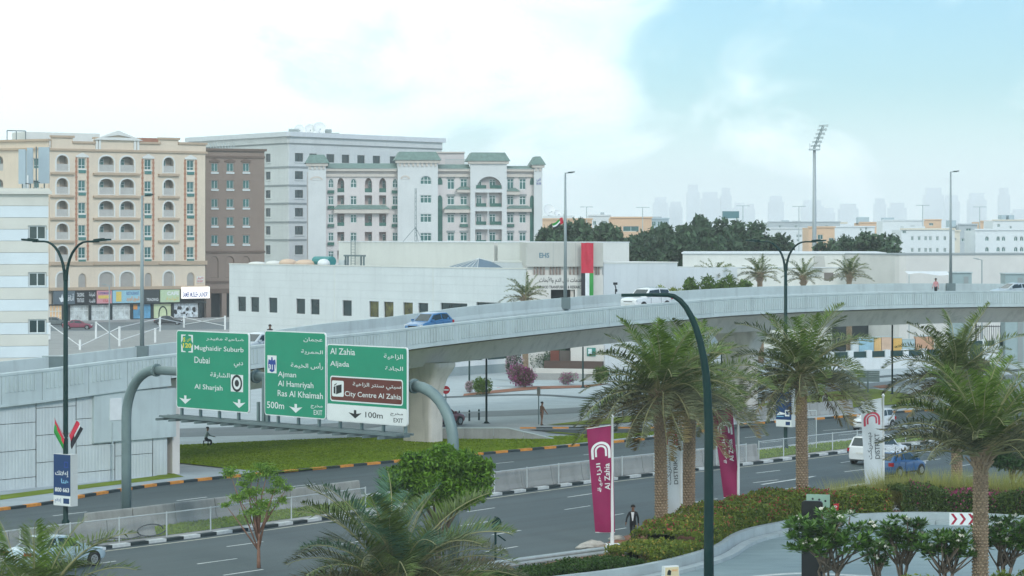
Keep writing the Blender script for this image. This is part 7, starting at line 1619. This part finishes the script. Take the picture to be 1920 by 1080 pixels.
for k, (x, z) in enumerate(((-.36,.3),(-.22,.65),(-.1,.35),(.05,.6),(.16,.25),(.3,.5))): MB().plate([(x + .05*math.cos(a*1.05), z0 + (z1-z0)*z + .05*math.sin(a*1.05)) for a in range(6)], [], -.038, -.032).build('dot', m_dark, t)
MB().tube([(0, .06, 0), (0, .06, z1)], .05, 8).build('post', m_galvd, t)
c = PX(1567, 108); t = thing('red_sign', 'small red tilted sign right of the dotted board', 'sign', c, R(-10)); z0 = P(0, 958, 108).z; MB().plate([(-.12, z0), (.1, z0 + .02), (.13, z0 + .3), (-.1, z0 + .27)], [], -.02, .02).build('sign_board', mat('sign_red', 0), t); MB().tube([(0, .04, 0), (0, .04, z0 + .2)], .03, 6).build('post', m_galvd, t); lettering('P', -.06, .06, z0 + .08, z0 + .22, -.022, m_sw, t)
c = PX(1257, 104); t = thing('pavement_sign', 'small white box sign with a yellow printed face at the bottom edge', 'sign', c, R(25)); zt = P(0, 1061, 104).z
MB().frustum(-.36, .36, -.16, .16, 0, zt, .04, .05).build('sign_body', m_whitep, t); MB().plate([(-.31, zt - .62), (.31, zt - .62), (.29, zt - .04), (-.29, zt - .04)], [], -.135, -.125).build('sign_face', mat('face_pale_yellow', (0.66, 0.55, 0.34), .6, .05, 1), t); lettering('FREE', 0, .24, zt - .2, zt - .13, -.137, m_orr, t); MB().plate([(-.22, zt - .33), (-.06, zt - .35), (-.04, zt - .18), (-.14, zt - .12), (-.2, zt - .2)], [], -.145, -.137).build('print', m_bl, t)
rr = random.Random(9)
for k, (px, py, s) in enumerate(((1112,1026,.45),(1097,1029,.32),(1158,1012,.3))):
    c = G(px, py); b_ = MB(); 
    b_.lathe([(s*.5, -.05), (s*.95, s*.12), (s*.9, s*.35), (s*.55, s*.6), (s*.12, s*.68)], n=9); b_.v = [(x*1.5*rr.uniform(.85, 1.15), y*rr.uniform(.85, 1.15), z*rr.uniform(.85, 1.15)) for x, y, z in b_.v]
    tag(b_.build('rock', mat('rock_pale', (0.42, 0.40, 0.36), .95, .2, 3, .5, 8), None, False, c), ('larger pale rock by the guard rail under the maroon banner','smaller pale rock left of the larger one','pale rock at the feet of the walking man')[k], 'rock')
# ================================================================== vehicles
m_tyre = mat('tyre_rubber', (0.018, 0.019, 0.02), .8, .1, 5); m_rim = mat('rim_alloy', (0.42, 0.44, 0.45), .35, .05, 4, metal=.6); m_cgl = mat('car_glass', (0.014, 0.03, 0.034), .06, .1, 1, spec=.7)
m_trim = mat('car_trim_black', (0.015, 0.017, 0.018), .5, .1, 3); m_head = mat('headlight_glass', (0.62, 0.66, 0.68), .12, 0, spec=.7); m_tail = mat('tail_light_red', (0.42, 0.012, 0.015), .25, 0, spec=.5); m_plate = mat('number_plate', (0.66, 0.66, 0.62), .5, .05, 5)
def paint(name, c): return mat('car_paint_' + name, c, .28, .03, 1, spec=.5, coat=.6)
STY = {  # upper contour of the lower body (x along length, z as share of height), cabin (windscreen base, roof front, roof rear, rear base), roof half width
 'hatch': dict(top=[(.5,.36),(.49,.46),(.455,.52),(.30,.60),(.22,.625),(-.30,.655),(-.44,.66),(-.485,.61),(-.5,.42)], cab=(.25,.07,-.34,-.475), rw=.72),
 'suv': dict(top=[(.5,.38),(.492,.50),(.465,.565),(.29,.62),(.22,.635),(-.30,.655),(-.45,.66),(-.492,.62),(-.5,.42)], cab=(.235,.09,-.40,-.485), rw=.76),
 'sedan': dict(top=[(.5,.36),(.49,.46),(.455,.51),(.27,.61),(.22,.63),(-.28,.66),(-.36,.665),(-.47,.63),(-.5,.42)], cab=(.235,.05,-.20,-.385), rw=.70)}
def car(label, loc, head, L_, W, Ht, style, body, roof=None, name='car', rails=False, dark_low=False):
    S = STY[style]; t = thing(name, label, 'car', loc, head); zb = .22 if style != 'suv' else .27; hw = W/2; wr = .31 if style != 'suv' else .36
    def hwf(x): a = abs(x); return hw*(1 if a < .38 else 1 - .20*((a - .38)/.12)**2)
    xs = sorted({q[0] for q in S['top']} | {.40, .15, 0, -.15, .35, -.38}, reverse=True); tx = [q[0] for q in S['top']][::-1]; tz = [q[1] for q in S['top']][::-1]
    b_ = MB(); vs = []; n = 10
    for x in xs:
        zt = float(np.interp(x, tx, tz))*Ht; h_ = hwf(x); lo = zb + (.10 if abs(x) > .485 else 0); zm = lo + (zt - lo)*.55
        side = [(h_*.88, lo), (h_*.985, lo + .09), (h_, zm), (h_*.965, zt - .10*(zt - lo)), (h_*.86, zt)]
        vs += [(x*L_, y, z) for y, z in side] + [(x*L_, -y, z) for y, z in reversed(side)]
    k = len(xs); fs = [(i*n + j, i*n + (j+1) % n, (i+1)*n + (j+1) % n, (i+1)*n + j) for i in range(k - 1) for j in range(n)] + [tuple(range(n)), tuple((k-1)*n + j for j in range(n - 1, -1, -1))]
    bo = b_.add(vs, [tuple(reversed(f)) for f in fs]).build('body', body, t); smooth_by_angle(bo, 32)
    w0, r0, r1, e0 = (q*L_ for q in S['cab']); zl = lambda x: float(np.interp(x/L_, tx, tz))*Ht - .03
    st = [(w0, zl(w0), zl(w0) + .01, hw*.90, hw*.86), (r0, zl(r0), Ht*.965, hw*.93, hw*S['rw']), ((r0+r1)*.5, zl((r0+r1)*.5), Ht, hw*.94, hw*S['rw']*1.03), (r1, zl(r1), Ht*.972, hw*.93, hw*S['rw']*.98), (e0, zl(e0), zl(e0) + .01, hw*.88, hw*.84)]
    b_ = MB(); vs = []
    for x, z0, z1, h0, h1 in st: vs += [(x, h0, z0), (x, h1, z1 - .03), (x, h1*.86, z1), (x, -h1*.86, z1), (x, -h1, z1 - .03), (x, -h0, z0)]
    fs = [(i*6 + j, (i+1)*6 + j, (i+1)*6 + j + 1, i*6 + j + 1) for i in range(4) for j in range(5)]
    cab = b_.add(vs, fs).build('cabin', body, t); smooth_by_angle(cab, 38)
    if roof:
        vs = []
        for x, z0, z1, h0, h1 in st[1:4]: vs += [(x, h1*1.01, z1 - .02), (x, h1*.86, z1 + .014), (x, -h1*.86, z1 + .014), (x, -h1*1.01, z1 - .02)]
        MB().add(vs, [(i*4 + j, (i+1)*4 + j, (i+1)*4 + j + 1, i*4 + j + 1) for i in range(2) for j in range(3)]).build('roof_panel', roof, t, True)
    def pane(nm, q, off):
        q = [Vector(p) for p in q]; c_ = sum(q, Vector())/len(q); nn = (q[1] - q[0]).cross(q[2] - q[0]).normalized(); 
        if nn.dot(Vector(off)) < 0: nn = -nn
        q = [c_ + (p - c_)*1.0 + nn*.012 for p in q]; MB().add(q, [tuple(range(len(q)))]).build(nm, m_cgl, t)
    def mixp(a, c_, f): return Vector(a).lerp(Vector(c_), f)
    def quad(xa0, xa1, ia, ib, fa0=.06, fa1=.94): pass
    for nm, A, B, f0, f1, of in (('windscreen', st[0], st[1], .10, .93, (1, 0, .5)), ('rear_window', st[4], st[3], .18 if style == 'hatch' else .14, .90, (-1, 0, .5))):
        def at(f, s): 
            x = A[0] + (B[0] - A[0])*f; z = A[2] + (B[2] - A[2])*f; h_ = (A[4] + (B[4] - A[4])*f)*.84; return (x, s*h_, z)
        pane(nm, [at(f0, -1), at(f0, 1), at(f1, 1), at(f1, -1)], of)
    for s in (-1, 1):
        def sp(x, f):                       # a point on the cabin side at station x, height share f
            X_ = [q[0] for q in st][::-1]; z0 = np.interp(x, X_, [q[1] for q in st][::-1]); z1 = np.interp(x, X_, [q[2] - .03 for q in st][::-1]); h0 = np.interp(x, X_, [q[3] for q in st][::-1]); h1 = np.interp(x, X_, [q[4] for q in st][::-1]); return (x, s*(h0 + (h1 - h0)*f), z0 + (z1 - z0)*f)
        xm = r0*.35 + r1*.65 if style == 'sedan' else (r0 + r1)*.5 - .02; fx = w0*.72 + r0*.28
        pane('side_window', [sp(fx, .16), sp(xm + .05, .16), sp(xm + .05, .88), sp(r0 + .03, .88)], (0, s, .3)); rx_ = r1*.55 + e0*.45
        pane('side_window', [sp(xm - .05, .16), sp(rx_, .16), sp(r1 + .03, .86), sp(xm - .05, .88)], (0, s, .3))
        MB().cbox((fx - .05, s*(hw + .07), zl(fx) + .10), (.16, .16, .13)).build('mirror', body, t)
        for xd in (xm, r0 + .12): MB().box(xd - .012, xd + .012, s*(hw + .002) - .004, s*(hw + .002) + .004, zb + .12, Ht*.58).build('door_seam', m_trim, t)
        for xd in (xm + .16, xm - .62): MB().cbox((xd, s*(hw*.985 + .01), Ht*.56), (.18, .03, .04)).build('door_handle', body, t)
        MB().cbox((0, s*hw*.955, zb + .05), (L_*.52, .08, .12)).build('sill', m_trim, t)
        MB().cbox((L_*.462, s*hw*.70, Ht*.465), (.20, hw*.42, .13)).build('headlight', m_head, t); MB().cbox((-L_*.476, s*hw*.78, Ht*.53), (.16, hw*.34, .22 if style != 'sedan' else .15)).build('tail_light', m_tail, t)
        for xw in (L_*.315, -L_*.315):
            ar = MB().lathe([(wr + .07, -.01), (wr + .07, .012)], n=20).build('wheel_arch', m_trim, t, loc=(xw, s*hw*.995, wr)); ar.rotation_euler = (R(-90*s), 0, 0)
            wh = MB().lathe([(wr*.62, -.20), (wr*.94, -.19), (wr, -.13), (wr, -.04), (wr*.95, .015), (wr*.66, .02)], n=22).build('wheel', m_tyre, t, True, (xw, s*(hw + .012), wr)); wh.rotation_euler = (R(-90*s), 0, 0)
            rm = MB().lathe([(wr*.66, .0), (wr*.64, .028), (wr*.2, .012), (.04, .03)], n=16); rm.build('rim', m_rim, wh)
            for q in range(5): a = q*1.2566; MB().bar((math.cos(a)*wr*.18, math.sin(a)*wr*.18, .03), (math.cos(a)*wr*.60, math.sin(a)*wr*.60, .032), .07, .02).build('spoke', m_rim, wh)
        if rails: MB().tube([(r0 - .1, s*hw*S['rw']*.82, Ht + .01), ((r0+r1)/2, s*hw*S['rw']*.86, Ht + .07), (r1 + .1, s*hw*S['rw']*.82, Ht + .01)], .025, 5).build('roof_rail', m_galv, t)
    MB().cbox((L_*.492, 0, Ht*.40), (.06, hw*.95, Ht*.085)).build('grille', m_trim, t); MB().cbox((L_*.488, 0, zb + .16), (.08, hw*1.35, .13)).build('front_bumper', m_trim, t); MB().cbox((-L_*.488, 0, zb + .14), (.08, hw*1.4, .13)).build('rear_bumper', m_trim, t)
    MB().cbox((-L_*.5 - .006, 0, Ht*.42), (.02, .5, .12)).build('number_plate', m_plate, t); MB().cbox((L_*.5 + .012, 0, zb + .26), (.02, .5, .11)).build('number_plate', m_plate, t)
    return t
pw_ = paint('white', (0.72, 0.74, 0.74)); pb_ = paint('blue', (0.016, 0.10, 0.26)); ps_ = paint('silver', (0.42, 0.48, 0.51)); pr_ = paint('red', (0.20, 0.012, 0.045)); pk_ = paint('black', (0.012, 0.014, 0.016)); plb = paint('pale_blue', (0.38, 0.50, 0.56)); pbl2 = paint('bright_blue', (0.03, 0.15, 0.34))
hr_ = math.atan2(rd.y, rd.x)
def on_road(px, py): return G(px, py) + Vector((0, 0, .006))
car('white seven-seat utility car with dark rear window on the near road', on_road(1647, 868), hr_, 4.7, 1.88, 1.80, 'suv', pw_, rails=True)
car('blue hatchback with a white roof overtaking on the near road', on_road(1684, 891.5), hr_ - .04, 3.85, 1.74, 1.50, 'hatch', pb_, pw_)
car('white compact utility car coming along the far road', on_road(1639, 807), hr_ + math.pi + .05, 3.9, 1.76, 1.62, 'suv', pw_)
car('pale silver car half hidden by palm fronds at bottom left', on_road(104, 1064), hr_ - .03, 4.5, 1.8, 1.47, 'sedan', plb)
def deck_pos(px, fr_):
    best = None
    for i in range(4, len(FN) - 4):
        p = FN[i].lerp(fa[i], fr_); d = abs(p.x/p.y*F + CX - px)
        if best is None or d < best[0]: best = (d, i, p)
    _, i, p = best; e = FN[i-4] - FN[i+4]; return Vector((p.x, p.y, p.z - PH + .005)), math.atan2(e.y, e.x), math.atan2(e.z, math.hypot(e.x, e.y))
for px, fr_, args in ((804,.60,('blue hatchback with a pale windscreen descending the flyover', 4.0, 1.74, 1.52, 'hatch', pbl2)),(1207,.62,('white off-road car with roof rails coming over the flyover', 4.8, 1.9, 1.82, 'suv', pw_)),(478,.60,('silver car on the flyover between the first two road signs', 4.4, 1.78, 1.47, 'sedan', ps_)),(1899,.62,('silver car at the right end of the flyover', 4.5, 1.8, 1.46, 'sedan', ps_))):
    p, hd_, pit = deck_pos(px, fr_); o = car(args[0], p, hd_, *args[1:], rails=(args[4] == 'suv')); o.rotation_euler = (0, -pit, hd_)
car('dark red saloon parked before the shops', G(146, 618) + Vector((0, 0, .06)), .06, 4.6, 1.78, 1.45, 'sedan', pr_)
car('black saloon parked in front of the pale green shop', G(316, 609.5) + Vector((0, 0, .06)), .04, 4.6, 1.8, 1.46, 'sedan', pk_)
car('grey saloon parked behind the left lamp post', G(103, 612) + Vector((0, 0, .06)), .05, 4.5, 1.78, 1.45, 'sedan', paint('grey', (0.10, 0.12, 0.12)))
car('dark maroon car with pale roof parked behind the first pier', G(824, 799) + Vector((0, 0, .055)), .9, 4.4, 1.76, 1.5, 'hatch', pr_, pw_)

# ================================================================== people
m_skin = mat('skin_brown', (0.20, 0.105, 0.065), .6, .05, 5); m_hair = mat('hair_black', (0.012, 0.010, 0.009), .7, .1, 8)
def person(label, loc, head, Ht, cols, pose, name='person'):
    """one continuous skinned figure; local +y is where it faces. cols: top, legs, shoes"""
    s = Ht/1.75; J = {}; E = []
    a = pose
    J['pel'] = (0, 0, .95 - a.get('sit', 0)*.50, .135); zp = J['pel'][2]
    J['bel'] = (0, .0, zp + .16, .125); J['che'] = (0, .0 + a.get('lean', 0)*.5, zp + .36, .145); J['nek'] = (0, .01 + a.get('lean', 0), zp + .53, .06); J['hd0'] = (0, .03 + a.get('lean', 0), zp + .63, .075); J['hd1'] = (0, .035 + a.get('lean', 0), zp + .72, .098); J['hd2'] = (0, .03 + a.get('lean', 0), zp + .80, .06)
    E += [('pel','bel','top'),('bel','che','top'),('che','nek','top'),('nek','hd0','skin'),('hd0','hd1','skin'),('hd1','hd2','skin')]
    J['nose'] = (0, .125 + a.get('lean', 0), zp + .70, .018); E.append(('hd1','nose','skin'))
    for sd, n in ((-1, 'l'), (1, 'r')):
        aw = a.get('arm_' + n, 0.0); el = a.get('elb_' + n, .25); sh = (sd*.175, a.get('lean', 0)*.8, zp + .46)
        J['sh'+n] = (*sh, .062); e = (sd*(.225 + a.get('out_' + n, 0)), sh[1] + math.sin(aw)*.28, sh[2] - math.cos(aw)*.28); J['el'+n] = (*e, .046)
        w_ = (e[0] + sd*.015, e[1] + math.sin(aw + el)*.25, e[2] - math.cos(aw + el)*.25); J['wr'+n] = (*w_, .034); dv = Vector((w_[0]-e[0], w_[1]-e[1], w_[2]-e[2])).normalized(); hnd = Vector(w_) + dv*.075; J['ha'+n] = (*hnd, .036)
        E += [('che','sh'+n,'top'),('sh'+n,'el'+n,'top'),('el'+n,'wr'+n,'top'),('wr'+n,'ha'+n,'skin')]
        for k, (fy, ln) in enumerate(((-.03,.075),(-.01,.088),(.01,.085),(.03,.07))):
            f = hnd + dv*ln*.5 + Vector((0, fy*1.1, 0)); g = hnd + dv*ln + Vector((-sd*.012, fy*1.2, 0)); J['f%d%s' % (k, n)] = (*f, .0095); J['g%d%s' % (k, n)] = (*g, .008); E += [('ha'+n,'f%d%s' % (k, n),'skin'),('f%d%s' % (k, n),'g%d%s' % (k, n),'skin')]
        th = Vector(w_) + dv*.05 + Vector((-sd*.01, .045, 0)); J['t'+n] = (*th, .010); E.append(('wr'+n,'t'+n,'skin'))
        lw = a.get('leg_' + n, 0.0); kn = a.get('kne_' + n, .1); hp = (sd*.09, 0, zp - .04); J['hp'+n] = (*hp, .092)
        k_ = (sd*.095, math.sin(lw)*.43, hp[2] - math.cos(lw)*.43); J['kn'+n] = (*k_, .062); ak = (sd*.095, k_[1] + math.sin(lw - kn)*.42, k_[2] - math.cos(lw - kn)*.42); J['an'+n] = (*ak, .042); J['to'+n] = (sd*.105, ak[1] + .15, ak[2] - .035, .036); J['hl'+n] = (sd*.095, ak[1] - .05, ak[2] - .035, .036)
        E += [('pel','hp'+n,'leg'),('hp'+n,'kn'+n,'leg'),('kn'+n,'an'+n,'leg'),('an'+n,'to'+n,'shoe'),('an'+n,'hl'+n,'shoe')]
    keys = list(J); ix = {k: i for i, k in enumerate(keys)}; me = bpy.data.meshes.new('p'); me.from_pydata([Vector(J[k][:3])*s for k in keys], [(ix[p], ix[q]) for p, q, _ in E], [])
    o = bpy.data.objects.new('p', me); col.objects.link(o); sk_ = o.modifiers.new('s', 'SKIN'); sk_.use_smooth_shade = True; o.modifiers.new('u', 'SUBSURF').levels = 2
    for i, k in enumerate(keys): me.skin_vertices[0].data[i].radius = (J[k][3]*s,)*2; me.skin_vertices[0].data[i].use_root = (k == 'pel')
    bpy.context.view_layer.update(); ev = bpy.data.meshes.new_from_object(o.evaluated_get(bpy.context.evaluated_depsgraph_get())); bpy.data.objects.remove(o); bpy.data.meshes.remove(me)
    order = ['top', 'leg', 'shoe', 'skin']; mats = [cols[0], cols[1], cols[2], m_skin]; ev.materials.clear()
    for m in mats: ev.materials.append(m)
    segs = [(Vector(J[p][:3])*s, Vector(J[q][:3])*s, order.index(k)) for p, q, k in E]
    for f in ev.polygons:
        best = (1e9, 0)
        for p, q, k in segs:
            d = q - p; tt = max(0, min(1, (f.center - p).dot(d)/max(1e-9, d.length_squared))); dist = (f.center - p - d*tt).length - .02*(k == 3)*0
            if dist < best[0]: best = (dist, k)
        f.material_index = best[1]; f.use_smooth = True
    ev.name = 'body'; zmin = min(v.co.z for v in ev.vertices)
    t = thing(name, label, 'person', (loc[0], loc[1], loc[2] - zmin*(0 if a.get('sit') else 1)), head); inst('body', ev, t)
    h0 = Vector(J['hd1'][:3])*s; b_ = MB(); vs = []; n = 12
    for r_, z in ((.104, -.005), (.110, .04), (.095, .08), (.06, .112), (.015, .125)):
        for j in range(n): aa = 2*math.pi*j/n; vs.append((h0.x + r_*s*math.cos(aa), h0.y - .018*s + r_*1.05*s*math.sin(aa), h0.z + z*s + (.03*s if math.sin(aa) > .5 and z < .03 else 0)))
    b_.add(vs, [(i*n + j, i*n + (j+1) % n, (i+1)*n + (j+1) % n, (i+1)*n + j) for i in range(4) for j in range(n)] + [tuple(4*n + j for j in range(n))]); b_.build('hair', cols[3] if len(cols) > 3 else m_hair, t, True)
    for sd in (-1, 1): 
        MB().lathe([(.012, 0), (.008, .006)], (0, 0, 0), 8).build('eye', m_bl, t, loc=(sd*.034*s, h0.y + .092*s, h0.z + .0)).rotation_euler = (R(-90), 0, 0)
        MB().cbox((sd*.1*s, h0.y - .005, h0.z - .015), (.02*s, .04*s, .06*s)).build('ear', m_skin, t)
    MB().cbox((0, h0.y + .092*s, h0.z - .062*s), (.045*s, .012*s, .012*s)).build('mouth', mat('lips', (0.16, 0.06, 0.05), .6, 0), t)
    return t, J, s
def cl(n, c): return mat('cloth_' + n, c, .85, .12, 6)
c = G(1187, 1016); t, J, s = person('man in a dark suit and white shirt walking beside the maroon banner', c, R(170), 1.78, (cl('suit', (0.014, 0.016, 0.02)), cl('suit', 0), m_dark), dict(leg_l=.42, kne_l=.12, leg_r=-.30, kne_r=.28, arm_l=-.35, arm_r=.5, out_r=.05, out_l=.0, elb_r=.2, elb_l=.25))
zp = .95
MB().plate([(-.02*s, (zp+.10)*s), (.02*s, (zp+.10)*s), (.075*s, (zp+.50)*s), (-.075*s, (zp+.50)*s)], [], -.158*s, -.140*s).build('shirt_front', cl('shirt_white', (0.72, 0.74, 0.75)), t).rotation_euler = (0, 0, math.pi)
t, J, s = person('guard in a brown uniform standing by the slip road', G(1016, 799) + Vector((0, 0, .05)), R(-60), 1.78, (cl('brown', (0.17, 0.09, 0.055)), cl('brown', 0), m_dark), dict(leg_l=.12, leg_r=-.1, arm_l=.15, arm_r=.35, elb_r=.3, out_r=.06))
MB().tube([(.0, .0, .94), (.0, .005, 1.0)], .15, 12, False).build('belt', m_trim, t)
person('person sitting on the lawn edge near the abutment', G(386, 838) + Vector((0, 0, .12)), R(-70), 1.72, (cl('grey_blue', (0.22, 0.27, 0.28)), cl('dark', (0.03, 0.03, 0.035)), m_dark), dict(sit=1, leg_l=1.35, leg_r=1.2, kne_l=1.6, kne_r=1.5, lean=.10, arm_l=.6, arm_r=.6, elb_l=.7, elb_r=.7))
c = G(386, 838); t = thing('stool', 'small dark stool under the person on the lawn edge', 'stool', (c.x, c.y, .11)); MB().box(-.18, .18, -.18, .18, .28, .33).build('seat', m_dark, t); [MB().box(x - .02, x + .02, y - .02, y + .02, 0, .28).build('leg', m_dark, t) for x in (-.15, .15) for y in (-.15, .15)]
p, hd_, _ = deck_pos(1757, .80); person('pedestrian in a pink top and dark trousers on the flyover', p, R(150), 1.74, (cl('pink', (0.55, 0.26, 0.27)), cl('dark', 0), m_dark), dict(leg_l=.2, leg_r=-.2, arm_l=-.2, arm_r=.25))
p, hd_, _ = deck_pos(505, .80); person('pedestrian whose dark head shows above the middle road sign', p, R(200), 1.76, (cl('dark', 0), cl('dark', 0), m_dark), dict(leg_l=.2, leg_r=-.2))
i = i_at_px(FF_, 1155); c = FF_[i]; t = thing('parapet_camera', 'small dark camera post on the far flyover parapet left of the white car', 'camera', c); MB().tube([(0, 0, 0), (.03, 0, .5), (-.06, 0, .8)], .05, 6).build('post', m_dark, t); MB().cbox((-.02, -.05, .88), (.36, .2, .2)).build('camera_body', m_dark, t); MB().cbox((.05, 0, .3), (.2, .16, .22)).build('junction_box', m_dark, t)
q = path_slice(offset(FK, 3.4), 1540, 1550)[0]; person('worker with a white cap behind the tan concrete barrier', (q.x, q.y, .1), R(200), 1.70, (cl('grey_green', (0.25, 0.27, 0.24)), cl('dark', 0), m_dark, cl('cap_white', (0.7, 0.7, 0.68))), dict(lean=.05))
# wings and fronts that stand as one building become parts of one thing
def absorb(dst, src):
    def W(o): return Matrix.Translation(o.location) @ Matrix.Rotation(o.rotation_euler.z, 4, 'Z')
    M = W(dst).inverted() @ W(src)
    for ch in list(src.children):
        B = M @ (Matrix.LocRotScale(ch.location, ch.rotation_euler, ch.scale)); ch.parent = dst; ch.matrix_parent_inverse = Matrix.Identity(4); ch.matrix_basis = B
    bpy.data.objects.remove(src)
absorb(hg.root, hgl.root); absorb(h.root, h2.root); absorb(he.root, hn.root); absorb(he.root, hr.root)
he.root['label'] = 'long low white clinic with small dark windows and a stone EHS entrance block'
# ================================================================== hazy air
hz_m = bpy.data.materials.new('haze_air'); hz_m.use_nodes = True; t_ = hz_m.node_tree; t_.nodes.clear()
o_ = t_.nodes.new('ShaderNodeOutputMaterial'); v_ = t_.nodes.new('ShaderNodeVolumePrincipled')
v_.inputs['Color'].default_value = (0.985, 0.995, 1.0, 1); v_.inputs['Density'].default_value = 0.00019; v_.inputs['Anisotropy'].default_value = 0.0
t_.links.new(v_.outputs[0], o_.inputs['Volume'])
hb_ = MB().box(-9100, 9100, -60, 9600, -1.2, 205).build('haze', hz_m); hb_['kind'] = 'stuff'; hb_['label'] = 'pale hazy air over the whole district'; hb_['category'] = 'haze'
